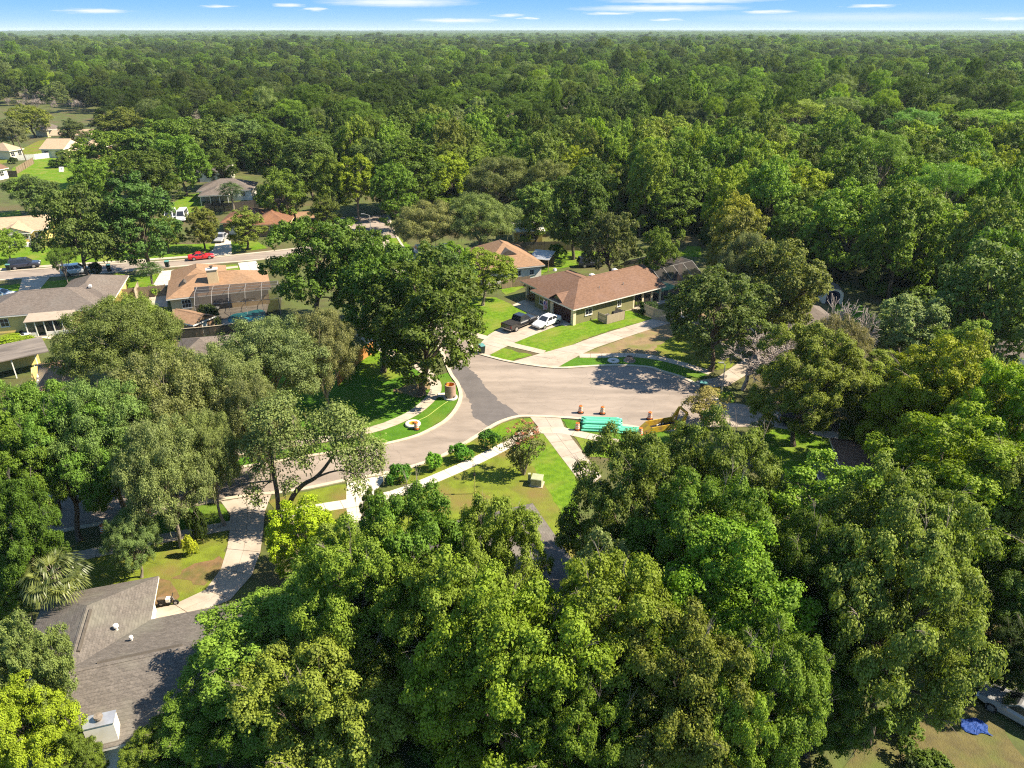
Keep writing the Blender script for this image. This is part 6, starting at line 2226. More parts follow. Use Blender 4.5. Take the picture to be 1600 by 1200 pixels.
G_FRONT = 'broad trees in the foreground'
for a in (
    ('oak', 445, 1012, 300, 8.5, 'bright', 'large bright green tree hiding the right end of the nearest grey roof', dict(variant=0)),
    ('oak', 490, 1125, 320, 10, 'bright', 'bright green tree at the bottom edge, second from the chimney', dict(variant=2)),
    ('oak', 325, 1135, 165, 6, 'green', 'low green tree just right of the white chimney', dict(variant=1)),
    ('oak', 552, 940, 180, 14, 'bright', 'pale green tree right of the concrete driveway curve', dict(variant=3)),
    ('oak', 655, 908, 215, 14, 'green', 'dark green tree beside the white driveway, shading the hidden roof', dict(variant=4)),
    ('oak', 766, 894, 195, 13, 'bright', 'yellow green tree hanging over the dark roof edge', dict(variant=2)),
    ('oak', 715, 1000, 240, 14, 'vivid', 'vivid green tree below the tree that hangs over the dark roof', dict(variant=1)),
    ('oak', 800, 1070, 300, 15, 'vivid', 'vivid green tree at the bottom centre with a broad rounded crown', dict(variant=0)),
    ('maple', 938, 925, 115, 12, 'pale', 'pale grey green tree with upright sprays below the dark roof edge', dict(variant=1)),
    ('oak', 960, 1020, 240, 15, 'vivid', 'mid green tree just below the pale grey green tree', dict(variant=3)),
    ('oak', 1055, 1105, 260, 14, 'olive', 'olive green tree at the bottom edge right of centre', dict(variant=4)),
    ('oak', 900, 1165, 200, 12, 'green', 'green tree cut off by the bottom edge near the centre', dict(variant=2)),
    ('oak', 985, 815, 205, 15, 'olive', 'large olive tree on the lawn below the green pipes', dict(variant=0)),
    ('oak', 1130, 785, 212, 15, 'olive', 'tall olive tree between the green pipes and the small lawn at right', dict(variant=2)),
    ('oak', 1075, 880, 250, 15, 'green', 'dark green tree in front of the olive trees near the pipes', dict(variant=4)),
    ('oak', 1150, 970, 250, 15, 'vivid', 'mid green tree right of centre with rounded layered boughs', dict(variant=1)),
    ('maple', 1290, 828, 200, 13, 'bright', 'bright leafy tree right below the small sunlit lawn', dict(variant=0)),
    ('oak', 1370, 870, 260, 15, 'olive', 'wide olive tree with pale tips right of the bright leafy tree', dict(variant=0)),
    ('oak', 1405, 975, 285, 16, (.075, .09, .018), 'big olive and gold tipped tree above the blue tarp', dict(variant=2)),
    ('oak', 1200, 1110, 190, 13, 'green', 'green tree left of the brown yard at the bottom edge', dict(variant=3)),
    ('oak', 1290, 1070, 150, 10, 'dark', 'dark tree between the gold tipped tree and the brown yard', dict(variant=1)),
    ('oak', 1120, 1180, 170, 12, 'bright', 'bright green treetop at the bottom edge beside the brown yard', dict(variant=0)),
    ('oak', 1260, 950, 190, 14, 'dark', 'shaded dark tree left of the gold tipped tree', dict(variant=4)),
    ('oak', 1600, 925, 150, 9, 'dark', 'dark tree added at the right edge to darken the yard above the grey car', dict(variant=1)),  # added tree, placed to darken the ground beside it
    ('oak', 1588, 1030, 105, 6, 'deep', 'low dark tree beside the parked grey car', dict(variant=3)),
    ('oak', 1450, 665, 175, 11.5, 'yellow', 'yellow green tree between the small lawn and the right edge', dict(variant=4)),
    ('oak', 1500, 640, 230, 15, 'yellow', 'large yellow green tree near the right edge', dict(variant=2)),
    ('oak', 1590, 690, 200, 15, 'yellow', 'yellow green tree cut off by the right edge', dict(variant=0)),
    ('oak', 1480, 770, 260, 15, (.085, .118, .006), 'broad tree with bright top above the olive trees at right', dict(variant=1)),
    ('oak', 1580, 800, 170, 14, 'olive', 'olive tree above the small sunlit grass patch at the right edge', dict(variant=3)),
    ('oak', 1376, 655, 105, 8, 'dark', 'dark low tree behind the little brown porch roof', dict(variant=0)),
    ('oak', 1405, 790, 140, 9, 'dark', 'dark tree beside the little brown porch roof', dict(variant=1)),
    ('oak', 1260, 590, 170, 13, (.072, .092, .014), 'broad olive tree with a leaning trunk beside the small sunlit lawn', dict(variant=0)),
    ('oak', 1378, 600, 160, 8, (.078, .105, .012), 'olive tree just right of the leaning trunk tree', dict(variant=2)),
    ('maple', 1420, 525, 130, 12, 'pale', 'pale large leaved tree in front of the dark wood at right', dict(variant=0)),
    ('maple', 1490, 560, 110, 11, 'bright', 'light green leafy tree between pale tree and yellow trees', dict(variant=1)),
    ('oak', 1560, 480, 190, 17, (.06, .08, .018), 'tall broad tree at the right edge before the wood', dict(variant=4)),
    # oaks round the clearing
    ('oak', 655, 490, 185, 17, (.036, .052, .008), 'tall dark oak on the lawn beside the concrete riser', dict(variant=1)),
    ('oak', 590, 470, 150, 16, (.038, .06, .009), 'dark oak behind the left of the riser oak', dict(variant=3)),
    ('oak', 490, 415, 170, 15, (.04, .062, .009), 'dark round oak right of the pool house', dict(variant=0)),
    ('oak', 560, 425, 130, 14, (.042, .066, .009), 'dark oak standing right of the round oak by the pool house', dict(variant=4)),
    ('oak', 690, 440, 110, 13, (.04, .062, .016), 'olive dark oak overhanging the street bend', dict(variant=2)),
    ('maple', 755, 425, 100, 9, 'vivid', 'vivid green rounded tree at the edge of the mown lawn', dict(variant=1)),
    ('maple', 712, 412, 60, 8, 'vivid', 'small vivid green tree left of the rounded one by the lawn', dict(variant=0)),
    ('oak', 1122, 492, 172, 12.5, (.045, .062, .012), 'dark oak leaning over the cul-de-sac grass', dict(variant=0)),
    ('oak', 1215, 440, 150, 14, (.066, .074, .018), 'olive oak above the shaded garage', dict(variant=2)),
    ('oak', 1160, 388, 108, 14, (.075, .085, .018), 'olive green tree behind the pool cage', dict(variant=4)),
    ('oak', 1243, 470, 64, 9, 'olive', 'small olive tree right of the shaded garage', dict(variant=1)),
    ('oak', 955, 380, 95, 12, (.05, .06, .018), 'rounded olive tree behind the brown roof', dict(variant=0)),
    ('oak', 1030, 395, 70, 10, 'green', 'green tree behind the end of the brown roof', dict(variant=2)),
    ('oak', 895, 325, 100, 16, 'dark', 'tall dark tree on a bare trunk behind the tin shed', dict(variant=3)),
    ('oak', 835, 325, 85, 12, (.062, .088, .018), 'light green tree before the yellow house at centre', dict(variant=1)),
    ('oak', 640, 265, 110, 17, 'dark', 'tall dark tree left of centre beyond the street', dict(variant=1)),
    ('oak', 590, 265, 90, 16, (.036, .06, .014), 'tall dark tree right behind the yellow green street tree', dict(variant=4)),
    ('maple', 556, 285, 70, 14, 'yellow', 'upright yellow green tree beside the upper street', dict(variant=0)),
    ('maple', 1022, 265, 95, 16, (.11, .14, .018), 'tall upright yellow green tree behind the pool cage', dict(variant=1)),
    ('oak', 1150, 345, 80, 12, (.12, .13, .02), 'yellow tree at the edge of the wood behind the pool cage', dict(variant=2)),
    ('oak', 942, 215, 75, 12, 'vivid', 'vivid green dome shaped tree in the middle of the wood', dict(variant=0)),
    ('oak', 122, 360, 130, 16, (.042, .066, .015), 'left one of the paired dark trees on the cross street', dict(variant=0)),
    ('oak', 212, 340, 115, 17, (.036, .06, .013), 'right one of the paired dark trees on the cross street', dict(variant=1)),
    ('oak', 312, 352, 52, 8, 'olive', 'small olive street tree behind the red car', dict(variant=3)),
    ('oak', 381, 352, 62, 8, 'olive', 'small olive street tree before the rust roof', dict(variant=1)),
    ('oak', 258, 362, 55, 7, 'olive', 'low olive tree left of the street tree behind the red car', dict(variant=4)),
    ('oak', 45, 300, 90, 9, (.05, .075, .022), 'grey green tree at the foot of the far lawn', dict(variant=2)),
    ('oak', 175, 240, 110, 14, 'green', 'green tree right of the far lawn', dict(variant=0)),
    ('oak', 225, 235, 90, 14, (.05, .09, .018), 'round bright tree at the right of the far lawn tree', dict(variant=2)),
    ('oak', 280, 250, 90, 15, 'green', 'dark green tree group top left of the screened house', dict(variant=4)),
    ('oak', 375, 215, 100, 15, (.05, .066, .02), 'olive tree behind the grey roof in the trees', dict(variant=1)),
    ('oak', 430, 245, 100, 15, 'dark', 'dark tree behind the screened porch house', dict(variant=0)),
    ('oak', 480, 255, 90, 15, (.045, .07, .016), 'green tree right behind the screened porch house', dict(variant=3)),
    ('oak', 505, 330, 50, 8, 'dark', 'small dark tree beside the rust roof', dict(variant=1)),
    ('oak', 110, 205, 42, 10, (.045, .05, .02), 'cone shaped dark tree between the far beige roofs', dict(variant=1)),
    ('oak', 100, 245, 26, 5, 'olive', 'small olive tree on the far lawn before the beige house', dict(variant=3)),
    ('oak', 45, 185, 60, 12, (.09, .10, .015), 'yellowish tree behind the far beige houses', dict(variant=2)),
    ('oak', 15, 205, 45, 10, (.075, .08, .035), 'pale grey green tree at the left edge by the far houses', dict(variant=4)),
    ('oak', 10, 380, 50, 6, 'bright', 'small bright tree at the left edge before the porch house', dict(variant=0)),
    ('oak', 268, 225, 110, 16, 'green', 'tall green tree above the two white vans', dict(variant=0)),
    ('oak', 325, 222, 95, 16, (.05, .075, .016), 'dark green tree above the white house with dark gable', dict(variant=2)),
    ('oak', 232, 275, 95, 14, 'dark', 'dark tree on the grass left of the screened porch house', dict(variant=3)),
    ('oak', 150, 285, 80, 12, 'green', 'green tree below the white game board on the far lawn', dict(variant=4)),
    ('oak', 200, 195, 90, 14, 'olive', 'olive tree behind the trees at the right of the far lawn', dict(variant=1)),
    ('oak', 345, 258, 62, 10, 'dark', 'dark tree before the white house with dark gable', dict(variant=1)),
    ('oak', 618, 300, 70, 14, 'green', 'green tree added at the right side of the upper street to shade it', dict(variant=3)),  # extra tree, put in to shade the road
    ('oak', 440, 300, 80, 12, 'green', 'green tree right of the screened porch house', dict(variant=2)),
    ('oak', 512, 285, 70, 14, 'green', 'green tree left of the yellow green street tree', dict(variant=0)),
    # left foreground
    ('oak', 55, 688, 150, 12, (.052, .085, .014), 'bright green tree at the left edge before the brown roof', dict(variant=0)),
    ('oak', 90, 720, 170, 13, (.05, .088, .014), 'green tree left of the mossy oaks over the street', dict(variant=2)),
    ('oak', 20, 740, 140, 13, 'green', 'dark green tree cut off by the left edge over the street', dict(variant=1)),
    ('oak', 30, 840, 130, 11, 'dark', 'shaded tree at the left edge above the cabbage palm', dict(variant=4)),
    ('oak', 10, 925, 70, 5, 'vivid', 'low vivid green bush tree left of the cabbage palm', dict(variant=3)),
    ('oak', 60, 1060, 150, 10, (.075, .10, .03), 'pale green tree left of the nearest grey roof', dict(variant=2)),
    ('oak', 40, 1150, 150, 8, (.105, .135, .01), 'yellow flowering tree in the bottom left corner', dict(variant=0)),
    ('oak', 240, 1185, 110, 4.5, 'green', 'low green tree by the end wall of the nearest house', dict(variant=3)),
    ('oak', 125, 1185, 80, 5, 'green', 'low green tree at the foot of the white chimney', dict(variant=1)),
    ('maple', 472, 838, 118, 7, 'lime', 'lime green bushy tree below the leaning mossy oak', dict(variant=0)),
    ('maple', 520, 865, 90, 7, 'bright', 'bright bushy tree right of the lime green one', dict(variant=1)),
    ('oak', 585, 815, 50, 7, 'green', 'small green tree over the end of the white driveway', dict(variant=3)),
):
    tree(*a[:7], group=None, **(a[7] if len(a) > 7 else {}))
for a in (
    ('live_oak', 188, 545, 172, 12, (.06, .075, .022), 'mossy live oak over the brown roof at left', dict(variant=0)),
    ('live_oak', 212, 520, 115, 11, (.085, .10, .022), 'yellowish live oak below the small tan shed', dict(variant=1)),
    ('live_oak', 425, 572, 190, 12, 'mossy', 'wide grey green live oak below the swimming pool', dict(variant=2)),
    ('live_oak', 500, 555, 110, 12, 'mossy', 'grey green live oak with long moss by the orange fence', dict(variant=0)),
    ('live_oak', 260, 650, 200, 13, 'mossy', 'mossy live oak right of the brown roof', dict(variant=1)),
    ('live_oak', 350, 620, 150, 12, (.078, .094, .036), 'mossy live oak between the street and the wide live oak', dict(variant=0)),
    ('live_oak', 160, 690, 180, 13, (.07, .09, .03), 'mossy live oak over the street at left', dict(variant=2)),
    ('live_oak', 255, 745, 150, 12, 'mossy', 'live oak with thin trunk beside the mossy lawn', dict(variant=2)),
    ('live_oak', 330, 720, 95, 11, 'mossy', 'live oak with straight bare trunk beside the driveway', dict(variant=0)),
    ('live_oak', 405, 660, 110, 11, (.08, .092, .034), 'live oak standing at the far kerb of the street', dict(variant=1)),
    ('live_oak', 205, 845, 85, 6, (.075, .10, .04), 'small drooping grey green tree above the nearest grey roof', dict(variant=0)),
    ('live_oak', 665, 350, 110, 10, (.082, .09, .035), 'grey olive live oak left behind the tan roof', dict(variant=1)),
    ('live_oak', 750, 345, 120, 11, (.085, .092, .034), 'grey olive live oak above the tan roof', dict(variant=2)),
    ('live_oak', 1168, 425, 90, 13, (.07, .075, .034), 'mossy live oak beside the pool cage', dict(variant=0)),
    ('live_oak', 1310, 560, 120, 11, 'grey', 'thin greyish live oak in front of the right grey roof', dict(variant=1)),
    ('live_oak', 780, 285, 110, 13, (.06, .07, .026), 'grey olive live oak in the wood behind the tan roof', dict(variant=0)),
    ('live_oak', 860, 290, 90, 13, (.066, .08, .026), 'olive live oak behind the yellow house at centre', dict(variant=2)),
    ('pine', 1372, 275, 95, 20, (.075, .12, .018), 'tall pine with pale leaning trunk in the right wood', dict(variant=0)),
    ('pine', 1470, 325, 100, 18, (.07, .115, .018), 'pine in front of the right wood with bare trunk', dict(variant=1)),
    ('pine', 1425, 215, 95, 18, (.055, .105, .016), 'dark pine crown above the right wood', dict(variant=0)),
    ('pine', 1545, 215, 110, 18, (.085, .13, .018), 'bright pine near the right edge of the wood', dict(variant=1)),
    ('pine', 1245, 195, 90, 18, (.09, .13, .02), 'bright pine crown above the wood behind the pool cage', dict(variant=0)),
    ('pine', 100, 420, 40, 8, (.05, .08, .016), 'thin dark conifer by the white pickup', dict(variant=1)),
    ('bare', 1168, 562, 135, 7.0, 'bronze', 'leafless pinkish grey tree beside the bin on the cul-de-sac', dict(variant=0, fc=0.55)),
    ('bare', 1218, 535, 95, 6, 'bronze', 'leafless grey tree in front of the shaded garage', dict(variant=1, fc=0.55)),
    ('bare', 1325, 530, 150, 11, 'bronze', 'leafless grey tree before the right grey roof', dict(variant=1, fc=0.7)),
    ('bare', 893, 185, 60, 14, 'bronze', 'leafless grey tree standing in the middle of the wood', dict(variant=0, fc=0.6)),
    ('bare', 1285, 165, 70, 13, 'bronze', 'leafless grey tree in the wood beyond the pines', dict(variant=1, fc=0.6)),
    ('crape', 1103, 630, 74, 4.2, (.12, .10, .035), 'small reddish flowering tree at the right end of the cul-de-sac', dict()),
    ('crape', 1195, 660, 44, 3.2, (.06, .08, .018), 'small green tree at the mouth of the right driveway', dict()),
    ('palm', 85, 902, 105, 6.3, (.05, .07, .022), 'cabbage palm with drooping fronds beside the nearest grey roof', dict(variant=0, fc=0.75)),
    ('palm', 233, 420, 38, 4.6, (.03, .055, .014), 'small palm on the grass by the cross street', dict(variant=1, fc=0.78)),
    ('palm', 360, 297, 40, 7, (.03, .045, .015), 'palm in front of the screened porch house', dict(variant=0, fc=0.75)),
):
    tree(*a[:7], group=None, **(a[7] if len(a) > 7 else {}))
# the small tree with reddish flower heads on the corner lawn
p = G(818, 742)
ct = plant('crape', p.x, p.y, 5.2, 1.95, (.06, .062, .02), 'small upright tree with reddish flower heads on the corner lawn', name='crape_myrtle')
fl = Foliage(900)
rr_ = np.random.default_rng(5)
cc = np.stack([rr_.normal(size=36) * 0.95, rr_.normal(size=36) * 0.95, rr_.uniform(4.4, 6.1, 36)], 1)
fl.sprays(cc, unit(rr_.normal(size=(36, 3)) + [0, 0, 1]), np.full(36, 0.2), 26, 0.14, 0.1)
o = link('flower_heads', fl.mesh('flower_heads', M['moss']), ct)
o.color = (.42, .17, .12, 1)
o['kind'] = 'stuff'
# clipped shrubs along the sidewalk and other shrubs
for i, (u, v, w, c, lab) in enumerate((
        (624, 753, 35, (.035, .085, .012), 'round green shrub beside the white driveway mouth'),
        (679, 733, 33, (.07, .14, .014), 'round bright shrub, second from the white driveway'),
        (721, 719, 33, (.04, .10, .012), 'round green shrub, third from the white driveway'),
        (760, 701, 36, (.032, .075, .012), 'round dark shrub nearest the reddish flowering tree'))):
    p = G(u, v)
    rad = 0.56 * w * depth_of(p) / FPX
    plant('shrub', p.x, p.y, rad * 1.6, rad, c, lab, 'round shrubs along the sidewalk', variant=i % 2)
for (u, v, w, h, c, lab) in ((330, 508, 50, 3.0, 'deep', 'dark shrub by the pool wall'), (1012, 488, 36, 1.6, 'deep', 'dark shrub below the screened porch posts'), (992, 478, 22, 1.2, 'green', 'green shrub by the olive wall'),
                       (845, 462, 42, 1.5, 'deep', 'dark clipped hedge by the front steps'), (828, 470, 20, 1.0, (.12, .07, .03), 'brown mulch bed shrub by the front steps'), (300, 868, 22, 2.0, (.2, .2, .02), 'yellow leaved plant at the foot of the ivy clad trunk'),
                       (318, 850, 30, 3.6, 'deep', 'dark ivy clad stump in the mossy lawn'), (70, 522, 24, 1.4, 'dark', 'dark shrub by the screened porch of the yellow house'), (20, 538, 60, 1.1, 'yellow', 'yellowish shrub before the yellow house'),
                       (100, 505, 50, 1.6, 'olive', 'grey shrub at the corner of the yellow house'), (190, 452, 40, 2.6, 'green', 'green shrub behind the grey garage roof'), (240, 462, 26, 1.8, 'bright', 'bright shrub in front of the wooden gate'),
                       (90, 262, 34, 2.4, 'dark', 'round dark shrub on the far lawn'), (21, 256, 14, 2.0, 'deep', 'small round shrub by the far fence'), (1475, 1005, 60, 3.0, 'deep', 'dark shrub at the right of the gold tipped tree'),
                       (1545, 890, 90, 3.5, 'dark', 'dark shrub below the small sunlit grass patch'), (1440, 600, 60, 3.5, 'green', 'green shrub below the pale large leaved tree'), (1280, 1150, 60, 2.0, 'deep', 'dark low shrub along the broken fence'),
                       (820, 385, 26, 2, 'bright', 'bright shrub behind the tin shed'), (872, 402, 30, 2.5, 'green', 'banana like green shrub by the back fence'), (150, 432, 26, 2.5, 'deep', 'dark shrub at the foot of the paired trees')):
    p = G(u, v)
    plant('shrub', p.x, p.y, h, 0.5 * w * depth_of(p) / FPX, c, lab)


# the mossy oak that leans over the street: two stems from one foot
def leaning_oak():
    b = G(438, 826)
    y = b.y
    rng = random.Random(9)
    def q(u, v, dy=0.0):
        p_ = VY(u, v, y + dy)
        return Vector((p_.x - b.x, p_.y - b.y, p_.z))
    s1 = catmull([q(438, 828), q(435, 800, .1), q(433, 770, .2), q(427, 738, .3), q(424, 705, .4), q(420, 670, .6)], 3)
    s2 = catmull([q(440, 828), q(448, 800), q(458, 775), q(474, 757, .2), q(492, 747, .4), q(508, 730, .6), q(525, 705, .8)], 3)
    s3 = catmull([q(492, 747, .4), q(515, 738), q(535, 735, -.4), q(552, 740, -.8)], 3)
    lob = []
    for (u, v, w, dy) in ((425, 660, 62, .5), (450, 690, 56, .3), (405, 700, 48, .4), (440, 640, 46, 1.4), (465, 720, 36, 0), (478, 690, 40, .8), (415, 735, 30, -.4), (520, 690, 50, .8), (545, 672, 44, 1.2), (575, 700, 40, .6), (560, 720, 36, .2), (500, 665, 40, 1.6), (535, 715, 34, -.5), (585, 725, 26, .3), (525, 650, 36, 1.8), (400, 775, 26, -.6), (555, 755, 26, -.8), (455, 755, 22, -.6)):
        c = q(u, v, dy)
        lob.append((c.x, c.y, c.z, 0.58 * w * depth_of((b + c)) / FPX, 0.85))
    f = Foliage(950)
    an = f.lobes(lob, np.array([2.0, 0, 5.0]), 110, 32, 0.2, 0.12, 0.4, keep=0.7, spread=0.8)
    paths = [(s1, [0.24 - 0.13 * i / len(s1) for i in range(len(s1))]), (s2, [0.26 - 0.16 * i / len(s2) for i in range(len(s2))]), (s3, [0.1 - 0.07 * i / len(s3) for i in range(len(s3))])]
    for l in lob:
        t = Vector(l[:3])
        src = min(s1[8:] + s2[8:] + s3[4:], key=lambda a_: (a_ - t).length)
        paths.append((bez(src, src.lerp(t, 0.5) + Vector((rng.gauss(0, .3), rng.gauss(0, .3), .3)), t, 5), [0.07, 0.06, 0.05, 0.04, 0.03, 0.02]))
    tr = thing('live_oak', 'leaning two stemmed live oak hung with moss over the near kerb', 'tree', b)
    o = link('crown', f.mesh('crown', M['leaf']), tr)
    o.color = (.168, .215, .07, 1)
    link('trunk', branch_mesh('trunk', paths, M['bark']), tr)
    o = link('moss', moss_mesh(951, an, 150, 0.6, 1.9), tr)
    o.color = (.27, .25, .15, 1)
    o['kind'] = 'stuff'
    PLACED.append((b.x, b.y, 3.0))


leaning_oak()


# ------------------------------------------------------------------ the wood
def in_poly(x, y, P):
    c = False
    n = len(P)
    for i in range(n):
        a, b = P[i], P[i - 1]
        if (a.y > y) != (b.y > y) and x < (b.x - a.x) * (y - a.y) / (b.y - a.y) + a.x:
            c = not c
    return c


WOOD = [gpts([(-60, 168), (60, 168), (150, 200), (270, 262), (420, 262), (510, 290), (530, 318), (640, 325), (820, 322), (960, 372), (1060, 372), (1100, 385), (1175, 395), (1275, 445), (1330, 452), (1380, 470), (1470, 500), (1520, 560), (1660, 600), (1660, 70), (-60, 70)])]
OPEN = [gpts(q) for q in (
    [(-60, 150), (20, 200), (60, 178), (165, 178), (175, 270), (120, 310), (-60, 310)], [(285, 210), (345, 206), (345, 330), (285, 330)], [(530, 300), (628, 300), (628, 380), (530, 380)],
    [(780, 345), (850, 345), (850, 400), (780, 400)], [(1525, 140), (1700, 135), (1700, 166), (1545, 172)], [(1055, 375), (1100, 375), (1100, 405), (1055, 405)], [(270, 141), (292, 141), (292, 148), (270, 148)],
    [(1270, 440), (1345, 445), (1400, 500), (1300, 530)], [(80, 130), (115, 130), (118, 152), (80, 152)])]


def wood_ok(x, y):
    return any(in_poly(x, y, P) for P in WOOD) and not any(in_poly(x, y, P) for P in OPEN)


wrng = random.Random(31)
near_wood = []
grid = {}


def spaced(x, y, r):
    """no other crown of the wood closer than r"""
    i, j = int(x // 12), int(y // 12)
    for a in range(i - 2, i + 3):
        for b in range(j - 2, j + 3):
            for (x2, y2, r2) in grid.get((a, b), ()):
                if math.hypot(x - x2, y - y2) < 0.5 * (r + r2) * 1.25:
                    return False
    grid.setdefault((i, j), []).append((x, y, r))
    return True


for (x, y, r_) in PLACED:
    if y > 120 or x > 30:
        spaced(x, y, r_ * 0.95)
NEAR_LIMIT = 232.0
cnt = 0
for _ in range(26000):
    y = math.sqrt(wrng.uniform(85 ** 2, NEAR_LIMIT ** 2))
    x = wrng.uniform(-0.75, 0.75) * y * 1.06
    r = wrng.uniform(3.8, 7.4)
    if not wood_ok(x, y) or not spaced(x, y, r):
        continue
    c = wrng.choices(('dark', 'green', 'olive', 'bright', 'yellow'), (30, 26, 20, 16, 8))[0]
    if x > 20 and wrng.random() < 0.5:
        c = wrng.choice(('bright', 'yellow', 'green', 'bright'))
        r *= 1.05
    hh_ = wrng.uniform(10.5, 18.5)
    u_, v_ = pix((x, y, hh_ * 0.6))
    reg = 'beyond the screened porch house' if u_ < 450 else 'beyond the upper street' if u_ < 740 else 'behind the tin shed' if u_ < 900 else 'behind the brown roofed house' if u_ < 1010 else 'behind the pool cage' if u_ < 1190 else 'above the arched shed' if u_ < 1330 else 'right of the arched shed' if u_ < 1470 else 'at the right edge'
    rank = 'in the front rank of the wood ' if y < 172 else 'in the second rank of the wood ' if y < 200 else 'deeper in the wood '
    kind_ = {'dark': 'dark green', 'green': 'mid green', 'olive': 'olive green', 'bright': 'light green', 'yellow': 'yellow green'}[c] + (' tall' if hh_ > 15 else ' low' if hh_ < 12.5 else '')
    plant('oak', x, y, hh_, r, c, kind_ + ' tree ' + rank + reg, kind_ + ' trees ' + rank + reg)
    cnt += 1
    if cnt >= 205:
        break


def instances(name, pts, rots, scls, tints, idx, sources):
    """one object that stands copies of the source crowns on its points"""
    n = len(pts)
    me = bpy.data.meshes.new(name)
    me.vertices.add(n)
    me.vertices.foreach_set('co', np.asarray(pts, np.float32).ravel())
    for nm, ty, dat, key in (('rotz', 'FLOAT_VECTOR', rots, 'vector'), ('scl', 'FLOAT_VECTOR', scls, 'vector'), ('idx', 'INT', idx, 'value')):
        a = me.attributes.new(nm, ty, 'POINT')
        a.data.foreach_set(key, np.asarray(dat, np.int32 if ty == 'INT' else np.float32).ravel())
    a = me.attributes.new('tint', 'FLOAT_COLOR', 'POINT')
    a.data.foreach_set('color', np.asarray(tints, np.float32).ravel())
    o = link(name, me)
    o.color = (0, 0, 0, 1)
    o['kind'] = 'stuff'
    g = bpy.data.node_groups.new(name, 'GeometryNodeTree')
    g.interface.new_socket('Geometry', in_out='INPUT', socket_type='NodeSocketGeometry')
    g.interface.new_socket('Geometry', in_out='OUTPUT', socket_type='NodeSocketGeometry')
    gi, go = g.nodes.new('NodeGroupInput'), g.nodes.new('NodeGroupOutput')
    iop = g.nodes.new('GeometryNodeInstanceOnPoints')
    jn = g.nodes.new('GeometryNodeJoinGeometry')
    for so in sources:
        oi = g.nodes.new('GeometryNodeObjectInfo')
        oi.transform_space = 'ORIGINAL'
        oi.inputs['Object'].default_value = so
        oi.inputs['As Instance'].default_value = True
        g.links.new(oi.outputs['Geometry'], jn.inputs[0])
    g.links.new(gi.outputs[0], iop.inputs['Points'])
    g.links.new(jn.outputs[0], iop.inputs['Instance'])
    iop.inputs['Pick Instance'].default_value = True

    def attr(nm, ty):
        a_ = g.nodes.new('GeometryNodeInputNamedAttribute')
        a_.data_type = ty
        a_.inputs['Name'].default_value = nm
        return a_.outputs['Attribute']
    g.links.new(attr('idx', 'INT'), iop.inputs['Instance Index'])
    g.links.new(attr('scl', 'FLOAT_VECTOR'), iop.inputs['Scale'])
    e2r = g.nodes.new('FunctionNodeEulerToRotation')
    g.links.new(attr('rotz', 'FLOAT_VECTOR'), e2r.inputs[0])
    g.links.new(e2r.outputs[0], iop.inputs['Rotation'])
    g.links.new(iop.outputs[0], go.inputs[0])
    md = o.modifiers.new('stand', 'NODES')
    md.node_group = g
    return o


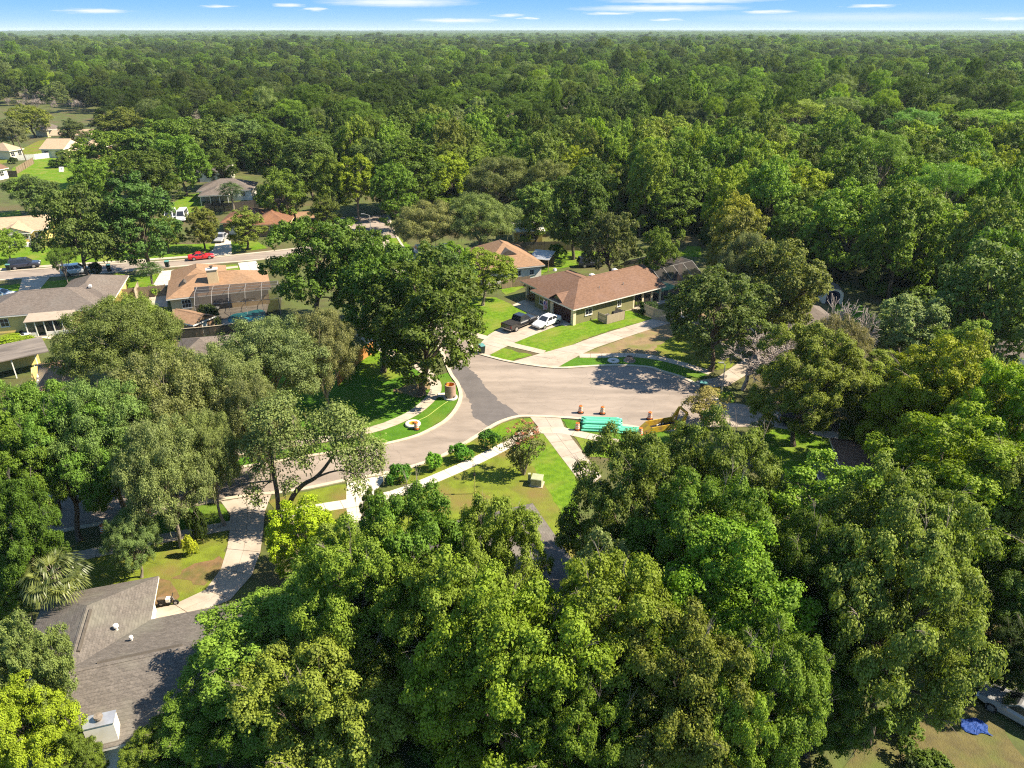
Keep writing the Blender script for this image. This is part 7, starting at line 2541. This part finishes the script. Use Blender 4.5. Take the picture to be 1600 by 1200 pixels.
def far_wood():
    from mathutils import noise
    r = random.Random(12)
    src = []
    for me_ in [p['crown'] for k_ in ('oak', 'maple', 'pine', 'bare') for p in PROTO[k_]]:
        so = next(o for o in C.objects if o.data == me_)
        src.append(so)
    pts, rot, scl, tint, idx = [], [], [], [], []
    cols = [COL['dark'], COL['green'], COL['olive'], COL['bright'], COL['yellow'], COL['mossy']]
    def band(y0, y1, n, rmin, rmax, limit, hk=1.0, jit=1.0):
        made = 0
        for _ in range(n):
            y = math.sqrt(r.uniform(y0 * y0, y1 * y1))
            x = r.uniform(-0.76, 0.76) * y * 1.06
            rr = r.uniform(rmin, rmax)
            if not wood_ok(x, y) and y < 1200:
                continue
            if y < 720:
                if not spaced(x, y, rr):
                    continue
            nz = noise.noise(Vector((x / 260, y / 420, 3.1)))
            n2 = noise.noise(Vector((x / 70, y / 110, 7.7)))
            if y > 500 and nz < -0.42 and r.random() < 0.6:
                continue
            c = r.choices(cols, (36, 26, 20, 11 + 12 * max(0, n2), 4, 6))[0]
            if x > 0.25 * y and r.random() < 0.25:
                c = r.choice((COL['bright'], COL['yellow'], COL['vivid']))
            k = (1.0 + 0.6 * n2 + 0.3 * nz) * r.uniform(0.6, 1.1)
            pts.append((x, y, -0.4))
            rot.append((0, 0, r.uniform(0, 6.283)))
            s = rr / 6.4
            hh = (r.uniform(0.72, 1.18) + (0.35 if r.random() < 0.06 else 0)) * hk * (1 + 0.3 * nz)
            scl.append((s, s, hh))
            tint.append((c[0] * k * 0.95, c[1] * k * 1.02, c[2] * k, 1))
            idx.append(r.choices(range(11), (16, 16, 16, 16, 16, 5, 5, 4, 4, 1, 1))[0])
            made += 1
            if made >= limit:
                break
    band(NEAR_LIMIT - 4, 720, 60000, 3.6, 8.6, 5200)
    band(715, 1400, 7500, 4.5, 11.0, 7500)
    band(1390, 2700, 15000, 8.0, 13.0, 15000, 0.95)
    instances('far_wood', pts, rot, scl, tint, idx, src)
    # low growth under the nearer trees
    src = [next(o for o in C.objects if o.data == p['crown']) for p in PROTO['shrub']]
    pts, rot, scl, tint, idx = [], [], [], [], []
    for _ in range(5200):
        y = math.sqrt(r.uniform(85 ** 2, 300 ** 2))
        x = r.uniform(-0.75, 0.75) * y * 1.05
        if not wood_ok(x, y):
            continue
        c = r.choice((COL['dark'], COL['deep'], COL['green']))
        s = r.uniform(0.8, 2.4)
        pts.append((x, y, -0.1))
        rot.append((0, 0, r.uniform(0, 6.283)))
        scl.append((s, s, s * r.uniform(0.7, 1.5)))
        tint.append((*c, 1))
        idx.append(r.randrange(2))
    for (x, y, rad) in PLACED:
        if y < 62 and rad > 3.5:
            for _ in range(7):
                a, d = r.uniform(0, 6.28), rad * math.sqrt(r.random()) * 0.8
                px_, py_ = x + d * math.cos(a), y + d * math.sin(a)
                q = pix((px_, py_, 0))
                if not (830 < q[0] and q[1] > 900) and q[1] < 1000:
                    continue
                s = r.uniform(0.5, 1.3)
                pts.append((px_, py_, -0.1))
                rot.append((0, 0, r.uniform(0, 6.283)))
                scl.append((s, s, s))
                tint.append((*r.choice((COL['dark'], COL['deep'], COL['green'])), 1))
                idx.append(r.randrange(2))
    instances('undergrowth', pts, rot, scl, tint, idx, src)
    # beyond, the canopy to the horizon: an uneven roof of treetops
    g = np.random.default_rng(8)
    na, nr = 620, 170
    ang = np.linspace(-0.72, 0.72, na)
    rad = 2300 * np.exp(np.linspace(0, math.log(15500 / 2300), nr))
    A, D = np.meshgrid(ang, rad)
    A = A + g.normal(size=A.shape) * 0.0007
    D = D * (1 + g.normal(size=D.shape) * 0.002)
    low = np.array([[noise.noise(Vector((math.sin(a) * d / 900, math.cos(a) * d / 1400, 0.5))) for a in ang[::10]] for d in rad])
    low = np.repeat(low, 10, axis=1)[:, :na]
    Z = 10.0 + g.normal(size=A.shape) * 2.6 + low * 13.0 + g.choice([0, 0, 0, 0, 4.0], size=A.shape)
    Z[0, :] = 0.0
    V = np.stack([np.sin(A) * D, np.cos(A) * D, Z], -1).reshape(-1, 3)
    i = np.arange(nr - 1)[:, None] * na + np.arange(na - 1)[None, :]
    F = np.stack([i, i + 1, i + na + 1, i + na], -1).reshape(-1, 4)
    m = mat('far_canopy', (0.075, 0.12, 0.025), (0.03, 0.055, 0.018), scale=0.035, coord='World', detail=8, c3=(0.05, 0.085, 0.022), s3=0.0016, rough=1.0, spec=0.0)
    o = link('distant_wood', np_mesh('distant_wood', V, F, m))
    o['kind'] = 'stuff'


far_wood()

# ------------------------------------------------------------------ the air
mb = MB().box(-13500, -40, -1.0, 13500, 15800, CAMH + 6)
hm = bpy.data.materials.new('haze')
hm.use_nodes = True
hm.node_tree.nodes.clear()
ho = N(hm.node_tree, 'ShaderNodeOutputMaterial')
hv = N(hm.node_tree, 'ShaderNodeVolumePrincipled')
hv.inputs['Color'].default_value = (0.72, 0.86, 1.0, 1)
hv.inputs['Density'].default_value = HAZE_DENSITY
hm.node_tree.links.new(hv.outputs[0], ho.inputs['Volume'])
hz = mb.build('haze', hm)
hz['kind'] = 'stuff'
